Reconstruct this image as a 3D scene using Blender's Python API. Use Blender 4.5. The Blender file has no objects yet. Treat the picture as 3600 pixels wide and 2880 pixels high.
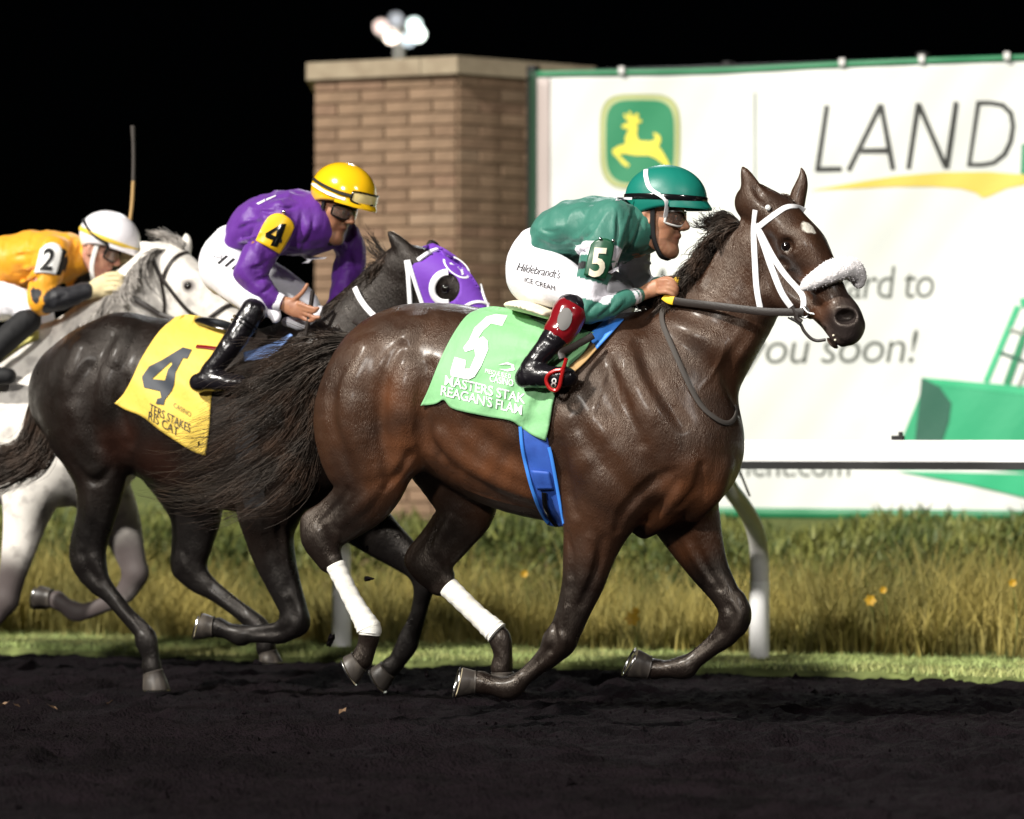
import bpy, bmesh, math, random
import numpy as np
from mathutils import Vector, Matrix
from mathutils.bvhtree import BVHTree

random.seed(7)
rng = np.random.default_rng(7)
sc = bpy.context.scene
COL = sc.collection

# ------------------------------------------------------------------ camera
PSI = math.radians(20.0)          # the track runs along +X; the camera looks a little back up the track
D0 = 11.1                         # metres to the leading horse
CAMZ = 1.08
FPX = 1800.0 / math.tan(math.radians(10.0))
HORY = 1548.0
FWD = np.array([-math.sin(PSI), math.cos(PSI), 0.0])
RGT = np.array([math.cos(PSI), math.sin(PSI), 0.0])
UP = np.array([0.0, 0.0, 1.0])
CAM = -D0 * FWD + np.array([0, 0, CAMZ])

cam_data = bpy.data.cameras.new('camera')
cam = bpy.data.objects.new('camera', cam_data)
COL.objects.link(cam)
cam.location = CAM
cam.rotation_euler = (math.radians(90), 0, PSI)
cam_data.sensor_width = 36.0
cam_data.lens = 18.0 / math.tan(math.radians(10.0))
cam_data.shift_y = (HORY - 1440.0) / 3600.0
cam_data.clip_end = 2000.0
cam_data.dof.use_dof = True
cam_data.dof.focus_distance = 10.95
cam_data.dof.aperture_fstop = 1.75
sc.camera = cam

# ------------------------------------------------------------------ world, key floodlight, added floods, exposure
world = bpy.data.worlds.new('World')
sc.world = world
world.use_nodes = True
wn = world.node_tree
bg = wn.nodes['Background']
sky = wn.nodes.new('ShaderNodeTexSky')
sky.sky_type = 'NISHITA'
sky.sun_disc = False
wn.links.new(sky.outputs[0], bg.inputs[0])
bg.inputs[1].default_value = 0.00006

KEY = -RGT * 0.60 - FWD * 0.50 + UP * 0.62      # towards the main bank of floodlights
KEY = KEY / np.linalg.norm(KEY)
sky.sun_elevation = math.asin(KEY[2])
sky.sun_rotation = math.atan2(KEY[0], KEY[1])
sun_d = bpy.data.lights.new('floodlight_key', 'SUN')
sun_d.energy = 4.5
sun_d.angle = math.radians(3.0)
sun_d.color = (1.0, 0.955, 0.88)
sun = bpy.data.objects.new('floodlight_key', sun_d)
COL.objects.link(sun)
sun.rotation_euler = Vector(KEY).to_track_quat('Z', 'Y').to_euler()

def flood(pos, target, power, color, radius=0.6, cone=40):
    d = bpy.data.lights.new('added_flood', 'SPOT')
    d.energy = power; d.color = color; d.shadow_soft_size = radius
    d.spot_size = math.radians(cone); d.spot_blend = 0.5
    o = bpy.data.objects.new('added_flood', d)
    COL.objects.link(o)
    o.location = pos
    o.rotation_euler = (Vector(pos) - Vector(target)).to_track_quat('Z', 'Y').to_euler()
    return o
# unseen floods added: two as front fill, one as infield backlight
flood(tuple(RGT * 13 - FWD * 26 + UP * 15), (0.5, 1, 1), 7000, (1.0, 0.96, 0.92), 1.2)
flood(tuple(-RGT * 12 - FWD * 31 + UP * 13), (0, 1, 0.9), 21000, (1.0, 0.96, 0.90), 1.2)
flood(tuple(RGT * 1 + FWD * 30 + UP * 19), (0, 0.5, 1), 3500, (0.95, 0.98, 1.0), 1.0)

sc.view_settings.view_transform = 'Standard'
sc.view_settings.look = 'None'
sc.view_settings.exposure = 0.42
sc.view_settings.gamma = 1.0
sc.view_settings.use_curve_mapping = False

# ------------------------------------------------------------------ geometry helpers
def W(px, py, y=0.0):
    """the point at lateral position y (metres across the track) seen at photograph position (px, py)"""
    d = FWD + (px - 1800.0) / FPX * RGT + (HORY - py) / FPX * UP
    return CAM + d * ((y - CAM[1]) / d[1])
def raydir(px, py):
    d = FWD + (px - 1800.0) / FPX * RGT + (HORY - py) / FPX * UP
    return d / np.linalg.norm(d)
def mpp(px, y):                   # metres per photograph pixel at that place
    return float(np.dot(W(px, HORY, y) - CAM, FWD)) / FPX
def ground_y(px, py, z=0.0):      # lateral y where the ray meets height z
    d = FWD + (px - 1800.0) / FPX * RGT + (HORY - py) / FPX * UP
    return float((CAM + d * ((z - CAM[2]) / d[2]))[1])
def catmull(P, n):
    P = np.asarray(P, float)
    if len(P) == 2:
        t = np.linspace(0, 1, n + 1)[:, None]
        return P[0] * (1 - t) + P[1] * t
    Q = np.vstack([2 * P[0] - P[1], P, 2 * P[-1] - P[-2]])
    out = []
    for i in range(1, len(Q) - 2):
        p0, p1, p2, p3 = Q[i - 1], Q[i], Q[i + 1], Q[i + 2]
        for j in range(n):
            t = j / n
            out.append(0.5 * ((2 * p1) + (-p0 + p2) * t + (2 * p0 - 5 * p1 + 4 * p2 - p3) * t * t + (-p0 + 3 * p1 - 3 * p2 + p3) * t ** 3))
    out.append(Q[-2])
    return np.array(out)
def resample(P, step):
    P = np.asarray(P, float)
    s = np.r_[0, np.cumsum(np.linalg.norm(np.diff(P[:, :2], axis=0), axis=1))]
    n = max(2, int(s[-1] / step) + 1)
    t = np.linspace(0, s[-1], n)
    return np.column_stack([np.interp(t, s, P[:, i]) for i in range(P.shape[1])])
def unit(v):
    v = np.asarray(v, float)
    return v / (np.linalg.norm(v) + 1e-12)

def mesh_data(name, V, Fc, smooth=True):
    me = bpy.data.meshes.new(name)
    V = np.asarray(V, np.float32)
    if isinstance(Fc, np.ndarray):
        n, k = Fc.shape
        me.vertices.add(len(V)); me.vertices.foreach_set('co', V.ravel())
        me.loops.add(n * k); me.loops.foreach_set('vertex_index', Fc.astype(np.int32).ravel())
        me.polygons.add(n)
        me.polygons.foreach_set('loop_start', np.arange(0, n * k, k, dtype=np.int32))
        me.polygons.foreach_set('loop_total', np.full(n, k, np.int32))
        me.update(calc_edges=True); me.validate()
    else:
        me.from_pydata([tuple(v) for v in V.tolist()], [], [tuple(int(i) for i in f) for f in Fc])
        me.update()
    me.polygons.foreach_set('use_smooth', np.full(len(me.polygons), smooth, bool))
    me.update()
    return me
def obj(name, V, Fc, mat, parent=None, smooth=True, label=None):
    me = V if isinstance(V, bpy.types.Mesh) else mesh_data(name, V, Fc, smooth)
    if mat is not None and len(me.materials) == 0:
        me.materials.append(mat)
    o = bpy.data.objects.new(name, me)
    COL.objects.link(o)
    if parent is not None:
        adopt(o, parent)
    if label: o['label'] = label
    return o
def wloc(p):
    l = Vector(p.location)
    while p.parent is not None:
        p = p.parent; l = l + Vector(p.location)
    return l
def adopt(o, parent):
    o.parent = parent
    o.matrix_parent_inverse = Matrix.Translation(-wloc(parent)) if parent.type == 'EMPTY' else Matrix.Identity(4)
    if parent.type != 'EMPTY' and parent.parent is not None:
        o.matrix_parent_inverse = Matrix.Translation(Vector((0, 0, 0)))
    return o
def thing(name, label, cat, loc=(0, 0, 0), group=None):
    o = bpy.data.objects.new(name, None)
    COL.objects.link(o)
    o.location = loc
    o.empty_display_size = 0.1
    o['label'] = label; o['category'] = cat
    if group: o['group'] = group
    return o
def tag(o, label=None, cat=None, group=None, kind=None):
    if label: o['label'] = label
    if cat: o['category'] = cat
    if group: o['group'] = group
    if kind: o['kind'] = kind
    return o

class MB:                          # collects simple solids into one mesh
    def __init__(s): s.V = []; s.F = []
    def add(s, V, F):
        o = len(s.V)
        s.V.extend([tuple(map(float, v)) for v in V]); s.F.extend([tuple(i + o for i in f) for f in F])
        return s
    def box(s, c, sx, sy, sz, ax=(1, 0, 0), ay=(0, 1, 0), az=(0, 0, 1)):
        c = np.array(c, float); ax = unit(ax) * sx / 2; ay = unit(ay) * sy / 2; az = unit(az) * sz / 2
        V = [c + i * ax + j * ay + k * az for k in (-1, 1) for j in (-1, 1) for i in (-1, 1)]
        return s.add(V, [(0, 2, 3, 1), (4, 5, 7, 6), (0, 1, 5, 4), (2, 6, 7, 3), (0, 4, 6, 2), (1, 3, 7, 5)])
    def tube(s, P, r, n=10, cap=True, flat=None):
        P = np.asarray(P, float); r = np.broadcast_to(np.asarray(r, float), (len(P),))
        T = np.gradient(P, axis=0); T /= np.linalg.norm(T, axis=1)[:, None] + 1e-12
        ref = np.array([0, 0, 1.0]) if abs(T[0][2]) < 0.9 else np.array([1.0, 0, 0])
        V = []; F = []
        u = unit(np.cross(T[0], ref))
        for i in range(len(P)):
            u = unit(u - T[i] * np.dot(u, T[i])); v = np.cross(T[i], u)
            for k in range(n):
                a = 2 * math.pi * k / n
                V.append(P[i] + r[i] * (math.cos(a) * u + math.sin(a) * v))
        for i in range(len(P) - 1):
            for k in range(n):
                a, b = i * n + k, i * n + (k + 1) % n
                F.append((a, b, b + n, a + n))
        if cap:
            F.append(tuple(range(n - 1, -1, -1))); F.append(tuple((len(P) - 1) * n + k for k in range(n)))
        return s.add(V, F)
    def ribbon(s, P, N, w, t, prof=None):
        """strap of width w and thickness t along P, lying on a surface with normals N"""
        P = np.asarray(P, float); N = np.asarray(N, float)
        w = np.broadcast_to(np.asarray(w, float), (len(P),))
        T = np.gradient(P, axis=0); T /= np.linalg.norm(T, axis=1)[:, None] + 1e-12
        V = []; F = []
        for i in range(len(P)):
            n = unit(N[i] - T[i] * np.dot(N[i], T[i])); b = np.cross(T[i], n)
            h = w[i] / 2
            for (x, z) in ((-1, 0), (-.96, .7), (-.75, 1), (.75, 1), (.96, .7), (1, 0)):
                V.append(P[i] + b * h * x + n * t * z)
        for i in range(len(P) - 1):
            for k in range(6):
                a, c = i * 6 + k, i * 6 + (k + 1) % 6
                F.append((a, c, c + 6, a + 6))
        F.append((5, 4, 3, 2, 1, 0)); F.append(tuple((len(P) - 1) * 6 + k for k in range(6)))
        return s.add(V, F)
    def poly(s, pts, thick, nrm):
        """extruded outline"""
        n = len(pts); nrm = np.array(nrm, float) * thick
        V = [np.array(p, float) for p in pts] + [np.array(p, float) + nrm for p in pts]
        F = [tuple(range(n - 1, -1, -1)), tuple(range(n, 2 * n))] + [(i, (i + 1) % n, n + (i + 1) % n, n + i) for i in range(n)]
        return s.add(V, F)
    def build(s, name, mat, parent=None, smooth=True, label=None):
        o = obj(name, s.V, s.F, mat, parent, smooth, label)
        bm = bmesh.new(); bm.from_mesh(o.data)
        bmesh.ops.recalc_face_normals(bm, faces=bm.faces)
        bm.to_mesh(o.data); bm.free()
        if smooth:
            try: o.data.set_sharp_from_angle(angle=math.radians(42))
            except Exception: pass
        return o

# ------------------------------------------------------------------ implicit surfaces: one continuous skin from blended limbs
class Field:
    def __init__(s, lo, hi, h):
        s.lo = np.array(lo, float); s.h = h
        s.n = np.ceil((np.array(hi, float) - s.lo) / h).astype(int) + 1
        s.f = np.full(s.n, 9.0, np.float32)
        s.ax = [(s.lo[i] + h * np.arange(s.n[i])).astype(np.float32) for i in range(3)]
    def sl(s, lo, hi):
        a = np.maximum(np.floor((np.array(lo) - s.lo) / s.h).astype(int), 0)
        b = np.minimum(np.ceil((np.array(hi) - s.lo) / s.h).astype(int) + 1, s.n)
        if np.any(b <= a): return None
        return tuple(slice(a[i], b[i]) for i in range(3))
    def xyz(s, sl):
        return s.ax[0][sl[0]][:, None, None], s.ax[1][sl[1]][None, :, None], s.ax[2][sl[2]][None, None, :]
    def blend(s, sl, d, k, op='add'):
        a = s.f[sl]
        if op == 'sub':
            a = -a
        if k > 0:
            h = np.maximum(k - np.abs(a - d), 0) / k
            r = np.minimum(a, d) - h * h * k * 0.25
        else:
            r = np.minimum(a, d)
        s.f[sl] = -r if op == 'sub' else r
    def tube(s, P, k=0.03, ax=(0, 1, 0), sub=4, op='add'):
        """P: rows (x, y, z, a, b): a = radius in the plane across ax, b = radius along ax"""
        P = catmull(P, sub) if sub > 1 else np.asarray(P, float)
        P[:, 3:] = np.maximum(P[:, 3:], 0.003)
        m = k + 3 * s.h
        R = P[:, 3:].max(axis=1)[:, None]
        box = s.sl((P[:, :3] - R).min(0) - m, (P[:, :3] + R).max(0) + m)
        if box is None: return
        dt = np.full([q.stop - q.start for q in box], 9.0, np.float32)
        o = [q.start for q in box]
        ax = np.asarray(ax, float)
        for i in range(len(P) - 1):
            p, q = P[i], P[i + 1]
            r = max(R[i, 0], R[i + 1, 0]) + m
            sl = s.sl(np.minimum(p[:3], q[:3]) - r, np.maximum(p[:3], q[:3]) + r)
            if sl is None: continue
            sl = tuple(slice(max(sl[j].start, box[j].start), min(sl[j].stop, box[j].stop)) for j in range(3))
            X, Y, Z = s.xyz(sl)
            d = (q[:3] - p[:3]).astype(np.float32); L2 = float(np.dot(d, d)) + 1e-12
            x, y, z = X - np.float32(p[0]), Y - np.float32(p[1]), Z - np.float32(p[2])
            t = np.clip((x * d[0] + y * d[1] + z * d[2]) / np.float32(L2), 0, 1)
            x = x - t * d[0]; y = y - t * d[1]; z = z - t * d[2]
            a = np.float32(p[3]) + t * np.float32(q[3] - p[3]); b = np.float32(p[4]) + t * np.float32(q[4] - p[4])
            l = x * np.float32(ax[0]) + y * np.float32(ax[1]) + z * np.float32(ax[2])
            l2 = l * l
            r2 = np.maximum(x * x + y * y + z * z - l2, 0)
            a2 = a * a; b2 = b * b
            u = r2 / a2; v = l2 / b2
            k0 = np.sqrt(u + v); k1 = np.sqrt(u / a2 + v / b2) + np.float32(1e-6)
            dd = k0 * (k0 - 1) / k1
            dd = np.where(k0 < 0.05, -np.minimum(a, b), dd)
            ss = tuple(slice(sl[j].start - o[j], sl[j].stop - o[j]) for j in range(3))
            dt[ss] = np.minimum(dt[ss], dd)
        s.blend(box, dt, k, op)
    def ball(s, c, r, k=0.02, op='add', R=None):
        """ellipsoid; R = 3x3 rows of local axes"""
        c = np.asarray(c, float); r = np.broadcast_to(np.asarray(r, float), (3,))
        m = r.max() + k + 3 * s.h
        sl = s.sl(c - m, c + m)
        if sl is None: return
        X, Y, Z = s.xyz(sl)
        x, y, z = X - np.float32(c[0]), Y - np.float32(c[1]), Z - np.float32(c[2])
        if R is not None:
            R = np.asarray(R, np.float32)
            x, y, z = (x * R[0, 0] + y * R[0, 1] + z * R[0, 2], x * R[1, 0] + y * R[1, 1] + z * R[1, 2], x * R[2, 0] + y * R[2, 1] + z * R[2, 2])
        r = r.astype(np.float32)
        k0 = np.sqrt((x / r[0]) ** 2 + (y / r[1]) ** 2 + (z / r[2]) ** 2)
        k1 = np.sqrt((x / r[0] ** 2) ** 2 + (y / r[1] ** 2) ** 2 + (z / r[2] ** 2) ** 2) + np.float32(1e-6)
        d = np.where(k0 < 0.05, -r.min(), k0 * (k0 - 1) / k1)
        s.blend(sl, d, k, op)
    def hit(s, px, py, near=None):
        """first point of the surface on the photograph's ray"""
        d = raydir(px, py)
        t = np.arange(D0 - 2.5, D0 + 6.5, s.h * 0.5)
        P = CAM + t[:, None] * d
        idx = np.round((P - s.lo) / s.h).astype(int)
        ok = np.all((idx >= 0) & (idx < s.n), axis=1)
        v = np.full(len(t), 9.0)
        v[ok] = s.f[tuple(idx[ok].T)]
        w = np.nonzero(v < 0)[0]
        if len(w) == 0: return None
        return P[w[0]]
    def ridge(s, path, k=0.012, sink=0.6, op='add', step=14, closed=False):
        """muscle, vein or crease laid on the visible side: path rows (px, py, radius_px)"""
        path = resample(catmull(path, 6), step)
        if op == 'sub' and sink < -0.25: sink = -(0.46 + 0.5 * abs(sink)); k = max(k, 0.022)
        sink = abs(sink) if op == 'sub' else sink
        rows = []
        n = len(path)
        for i, (px, py, r) in enumerate(path):
            p = s.hit(px, py)
            if p is None: continue
            m = float(np.dot(p - CAM, FWD)) / FPX
            d = raydir(px, py)
            w = min(1.0, min(i, n - 1 - i) / (0.34 * n)); w = w * w * (3 - 2 * w)
            if op == 'add': sk = 1.02 + (sink - 1.02) * w
            else: sk = -(1.3 + (sink - 1.3) * w)
            if closed: sk = sink if op == 'add' else -sink
            rows.append(np.r_[p + d * r * m * sk, r * m, r * m])
        if len(rows) < 2: return
        rows = np.array(rows)
        if len(rows) > 4:                         # smooth the depth
            for _ in range(2):
                rows[1:-1, :3] = (rows[:-2, :3] + 2 * rows[1:-1, :3] + rows[2:, :3]) / 4
        s.tube(rows, k, sub=1, op=op)
    def mesh(s, smooth=1):
        f = s.f; n = s.n
        neg = f < 0
        c = np.zeros(tuple(n - 1), np.uint8)
        offs = [(i, j, k) for i in (0, 1) for j in (0, 1) for k in (0, 1)]
        for (i, j, k) in offs:
            c += neg[i:n[0] - 1 + i, j:n[1] - 1 + j, k:n[2] - 1 + k]
        act = np.argwhere((c > 0) & (c < 8))
        idx = np.full(tuple(n - 1), -1, np.int32)
        idx[tuple(act.T)] = np.arange(len(act))
        vals = np.stack([f[act[:, 0] + i, act[:, 1] + j, act[:, 2] + k] for (i, j, k) in offs], 1)
        acc = np.zeros((len(act), 3)); cnt = np.zeros(len(act))
        O = np.array(offs, float)
        for a in range(8):
            for b in range(a + 1, 8):
                if np.abs(O[a] - O[b]).sum() != 1: continue
                va, vb = vals[:, a], vals[:, b]
                m = (va < 0) != (vb < 0)
                t = np.where(m, va / np.where(m, va - vb, 1), 0)
                acc += np.where(m[:, None], O[a] + t[:, None] * (O[b] - O[a]), 0); cnt += m
        V = s.lo + s.h * (act + acc / cnt[:, None])
        Fs = []
        for axis in range(3):
            a0 = [slice(None)] * 3; a1 = [slice(None)] * 3
            a0[axis] = slice(0, -1); a1[axis] = slice(1, None)
            A = neg[tuple(a0)]; B = neg[tuple(a1)]
            e = np.argwhere(A != B)
            u, v = (axis + 1) % 3, (axis + 2) % 3
            ok = (e[:, u] > 0) & (e[:, v] > 0) & (e[:, u] < n[u] - 1) & (e[:, v] < n[v] - 1)
            e = e[ok]
            fl = A[tuple(e.T)]
            def g(du, dv):
                q = e.copy(); q[:, u] += du; q[:, v] += dv
                return idx[tuple(q.T)]
            quad = np.stack([g(-1, -1), g(0, -1), g(0, 0), g(-1, 0)], 1)
            quad[~fl] = quad[~fl][:, ::-1]
            Fs.append(quad)
        Fq = np.vstack(Fs)
        Fq = Fq[(Fq >= 0).all(1)]
        for _ in range(smooth):
            S = np.zeros_like(V); C = np.zeros(len(V))
            for a in range(4):
                i, j = Fq[:, a], Fq[:, (a + 1) % 4]
                for d in range(3):
                    S[:, d] += np.bincount(i, V[j, d], len(V)) + np.bincount(j, V[i, d], len(V))
                C += np.bincount(i, minlength=len(V)) + np.bincount(j, minlength=len(V))
            V = V * 0.5 + 0.5 * S / np.maximum(C, 1)[:, None]
        return V, Fq

class Surf:                        # ray casting on finished surfaces
    def __init__(s, V, Fq):
        s.b = BVHTree.FromPolygons(np.asarray(V).tolist(), np.asarray(Fq).tolist() if isinstance(Fq, np.ndarray) else Fq)
    def hit(s, px, py, lift=0.0):
        d = Vector(raydir(px, py))
        p, n, i, t = s.b.ray_cast(Vector(CAM), d)
        if p is None: return None, None
        n = np.array(n)
        if np.dot(n, np.array(d)) > 0: n = -n
        return np.array(p) + n * lift, n
    def near(s, p, lift=0.0):
        q, n, i, t = s.b.find_nearest(Vector(p))
        q = np.array(q); n = np.array(n)
        return q + n * lift, n

def merge(parts):
    V = []; F = []; o = 0
    for v, f in parts:
        V.append(np.asarray(v)); F.append(np.asarray(f) + o); o += len(v)
    return np.vstack(V), np.vstack(F)

def pxpath(path, y, z=None):
    return np.array([W(p[0], p[1], p[2] if len(p) > 2 else y) for p in path])

def wob(P, f, seed=0):             # smooth pseudo-noise, -1..1
    r = np.random.default_rng(seed)
    P = np.asarray(P, float)
    out = np.zeros(len(P))
    for i in range(5):
        d = r.normal(size=3); d /= np.linalg.norm(d)
        ff = f * (0.7 + 0.75 * i * 0.6)
        out += np.sin(P @ d * ff * 6.283 + r.uniform(0, 6.28) + 1.3 * np.sin(P @ r.normal(size=3) * f * 2.1 + i)) / (1 + 0.5 * i)
    return out / 2.6
# ------------------------------------------------------------------ materials
def mat(name, color, rough=0.6, spec=0.5, metal=0.0, noise=None, bump=None, coat=0.0, coat_rough=0.1, sheen=0.0, emit=None, sss=0.0, attr=None, detail=4.0, trans=0.0, rvar=None):
    """noise = (scale, colour2, low, high[, stretch]); bump = (scale, strength, distance[, stretch])"""
    m = bpy.data.materials.new(name)
    m.use_nodes = True
    nt = m.node_tree
    b = nt.nodes['Principled BSDF']
    b.inputs['Base Color'].default_value = (*color, 1)
    b.inputs['Roughness'].default_value = rough
    b.inputs['Specular IOR Level'].default_value = spec
    b.inputs['Metallic'].default_value = metal
    b.inputs['Coat Weight'].default_value = coat
    b.inputs['Coat Roughness'].default_value = coat_rough
    b.inputs['Sheen Weight'].default_value = sheen
    b.inputs['Transmission Weight'].default_value = trans
    if sss:
        b.inputs['Subsurface Weight'].default_value = sss
        b.inputs['Subsurface Radius'].default_value = (0.01, 0.004, 0.002)
        b.inputs['Subsurface Scale'].default_value = 0.6
    tc = nt.nodes.new('ShaderNodeTexCoord')
    def noise_node(scale, stretch=None, det=detail):
        n = nt.nodes.new('ShaderNodeTexNoise')
        n.inputs['Scale'].default_value = scale
        n.inputs['Detail'].default_value = det
        if stretch:
            mp = nt.nodes.new('ShaderNodeMapping')
            mp.inputs['Scale'].default_value = stretch
            nt.links.new(tc.outputs['Object'], mp.inputs['Vector'])
            nt.links.new(mp.outputs['Vector'], n.inputs['Vector'])
        else:
            nt.links.new(tc.outputs['Object'], n.inputs['Vector'])
        return n
    out = None
    if noise:
        n = noise_node(noise[0], noise[4] if len(noise) > 4 else None)
        r = nt.nodes.new('ShaderNodeMapRange')
        r.inputs['From Min'].default_value = noise[2]; r.inputs['From Max'].default_value = noise[3]
        nt.links.new(n.outputs['Fac'], r.inputs['Value'])
        mx = nt.nodes.new('ShaderNodeMix'); mx.data_type = 'RGBA'
        mx.inputs['A'].default_value = (*color, 1); mx.inputs['B'].default_value = (*noise[1], 1)
        nt.links.new(r.outputs['Result'], mx.inputs['Factor'])
        out = mx.outputs['Result']
        nt.links.new(out, b.inputs['Base Color'])
    if attr:                                   # attr = (name, colour): blends towards colour by a vertex attribute
        if not isinstance(attr[0], tuple): attr = (attr,)
        for an, ac in attr:
            at = nt.nodes.new('ShaderNodeAttribute'); at.attribute_name = an
            mx = nt.nodes.new('ShaderNodeMix'); mx.data_type = 'RGBA'
            mx.inputs['A'].default_value = (*color, 1); mx.inputs['B'].default_value = (*ac, 1)
            if out is not None: nt.links.new(out, mx.inputs['A'])
            nt.links.new(at.outputs['Fac'], mx.inputs['Factor'])
            out = mx.outputs['Result']
        nt.links.new(out, b.inputs['Base Color'])
    if bump and isinstance(bump[0], tuple):
        prev = None
        for bq in bump:
            n = noise_node(bq[0], bq[3] if len(bq) > 3 else None)
            bp = nt.nodes.new('ShaderNodeBump')
            bp.inputs['Strength'].default_value = bq[1]; bp.inputs['Distance'].default_value = bq[2]
            nt.links.new(n.outputs['Fac'], bp.inputs['Height'])
            if prev is not None: nt.links.new(prev, bp.inputs['Normal'])
            prev = bp.outputs['Normal']
        nt.links.new(prev, b.inputs['Normal'])
        bump = None
    if rvar:
        n = noise_node(rvar[0], rvar[3] if len(rvar) > 3 else None)
        r = nt.nodes.new('ShaderNodeMapRange')
        r.inputs['From Min'].default_value = 0.35; r.inputs['From Max'].default_value = 0.65
        r.inputs['To Min'].default_value = rvar[1]; r.inputs['To Max'].default_value = rvar[2]
        nt.links.new(n.outputs['Fac'], r.inputs['Value'])
        nt.links.new(r.outputs['Result'], b.inputs['Roughness'])
    if bump:
        n = noise_node(bump[0], bump[3] if len(bump) > 3 else None)
        bp = nt.nodes.new('ShaderNodeBump')
        bp.inputs['Strength'].default_value = bump[1]; bp.inputs['Distance'].default_value = bump[2]
        nt.links.new(n.outputs['Fac'], bp.inputs['Height'])
        nt.links.new(bp.outputs['Normal'], b.inputs['Normal'])
    if emit:
        b.inputs['Emission Color'].default_value = (*emit[0], 1)
        b.inputs['Emission Strength'].default_value = emit[1]
    return m
M = {}
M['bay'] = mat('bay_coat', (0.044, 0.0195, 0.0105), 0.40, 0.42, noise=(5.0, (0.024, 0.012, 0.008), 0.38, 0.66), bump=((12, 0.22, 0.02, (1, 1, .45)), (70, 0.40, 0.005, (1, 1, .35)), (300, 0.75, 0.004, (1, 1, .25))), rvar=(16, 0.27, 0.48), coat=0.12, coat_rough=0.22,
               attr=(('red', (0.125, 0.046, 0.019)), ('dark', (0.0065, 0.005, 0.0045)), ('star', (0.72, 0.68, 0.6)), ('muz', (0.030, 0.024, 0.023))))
M['darkbay'] = mat('dark_brown_coat', (0.009, 0.0056, 0.0045), 0.42, 0.26, noise=(5.0, (0.009, 0.007, 0.006), 0.38, 0.66), bump=((12, 0.25, 0.02, (1, 1, .45)), (70, 0.40, 0.005, (1, 1, .35)), (300, 0.75, 0.004, (1, 1, .25))), rvar=(16, 0.26, 0.46), coat=0.06, coat_rough=0.22,
               attr=(('red', (0.03, 0.012, 0.008)), ('dark', (0.006, 0.0055, 0.0055))))
M['grey'] = mat('grey_coat', (0.80, 0.76, 0.70), 0.6, 0.3, noise=(16.0, (0.50, 0.47, 0.435), 0.46, 0.66), bump=(160, 0.10, 0.004),
               attr=(('dark', (0.075, 0.060, 0.058)), ('muz', (0.16, 0.14, 0.14))))
M['hair'] = mat('dark_hair', (0.012, 0.0075, 0.0055), 0.5, 0.4, noise=(9, (0.042, 0.021, 0.012), 0.42, 0.66))
M['hair_grey'] = mat('grey_hair', (0.42, 0.39, 0.36), 0.5, 0.3, noise=(14, (0.17, 0.155, 0.14), 0.45, 0.65))
M['hoof'] = mat('hoof_horn', (0.045, 0.038, 0.033), 0.45, 0.4, noise=(30, (0.10, 0.085, 0.07), 0.5, 0.75, (1, 1, 0.2)))
M['hoof_sole'] = mat('hoof_sole', (0.42, 0.36, 0.24), 0.7, 0.2, noise=(40, (0.2, 0.17, 0.12), 0.45, 0.7))
M['steel'] = mat('polished_steel', (0.62, 0.62, 0.62), 0.22, 0.5, 1.0)
M['eye'] = mat('eye_gloss', (0.006, 0.004, 0.004), 0.06, 0.8)
M['eyerim'] = mat('eyelid_skin', (0.012, 0.009, 0.009), 0.5)
M['inner'] = mat('nostril_inside', (0.10, 0.03, 0.025), 0.5)
M['teeth'] = mat('teeth', (0.75, 0.70, 0.55), 0.3)
M['white_strap'] = mat('white_strap', (0.80, 0.80, 0.82), 0.45, 0.4)
M['fleece'] = mat('white_fleece', (0.92, 0.89, 0.90), 0.95, 0.1, bump=(90, 0.35, 0.008))
M['bandage'] = mat('white_bandage', (0.76, 0.745, 0.69), 0.85, 0.2, bump=((30, .4, .008, (.4, .4, 2)), (260, 0.3, 0.004)), noise=(11, (0.50, 0.46, 0.38), 0.52, 0.78))
M['leather'] = mat('dark_leather', (0.016, 0.011, 0.009), 0.5, 0.4, bump=(140, 0.3, 0.003))
M['rubber'] = mat('grey_rubber', (0.055, 0.048, 0.043), 0.7, 0.3)
M['yellow_rubber'] = mat('yellow_grip', (0.80, 0.50, 0.02), 0.6)
M['blue_web'] = mat('blue_webbing', (0.030, 0.095, 0.42), 0.6, 0.4, bump=(300, 0.2, 0.003), noise=(20, (0.022, 0.07, 0.33), 0.45, 0.7))
M['blue_bright'] = mat('bright_blue_binding', (0.05, 0.24, 0.78), 0.5)
M['pale_blue'] = mat('pale_blue_cloth', (0.20, 0.33, 0.68), 0.7)
M['tan'] = mat('tan_chamois', (0.42, 0.26, 0.10), 0.7)
M['cloth_green'] = mat('pale_green_cloth', (0.215, 0.475, 0.225), 0.6, 0.3, bump=((9, 0.5, 0.03, (1, 1, .5)), (30, .3, .008)))
M['cloth_yellow'] = mat('yellow_cloth', (0.74, 0.52, 0.09), 0.6, 0.3, bump=((9, 0.5, 0.03, (1, 1, .5)), (30, .3, .008)))
M['cloth_print_white'] = mat('white_print', (0.85, 0.86, 0.86), 0.6)
M['cloth_print_navy'] = mat('navy_print', (0.018, 0.024, 0.036), 0.6)
M['cream'] = mat('cream_foam', (0.78, 0.72, 0.55), 0.8)
M['black_gloss'] = mat('black_patent', (0.006, 0.006, 0.007), 0.14, 0.6)
M['black_boot'] = mat('black_boot_leather', (0.007, 0.006, 0.008), 0.24, 0.5, bump=((14, 0.5, 0.012), (60, .3, .003)))
M['black_matte'] = mat('black_matte', (0.010, 0.010, 0.011), 0.7, 0.3)
M['red_patent'] = mat('red_patent', (0.17, 0.006, 0.010), 0.15, 0.6)
M['grey_felt'] = mat('grey_suede', (0.16, 0.155, 0.15), 0.9)
M['red_metal'] = mat('red_anodised', (0.40, 0.012, 0.012), 0.3, 0.5, 0.3)
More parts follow.
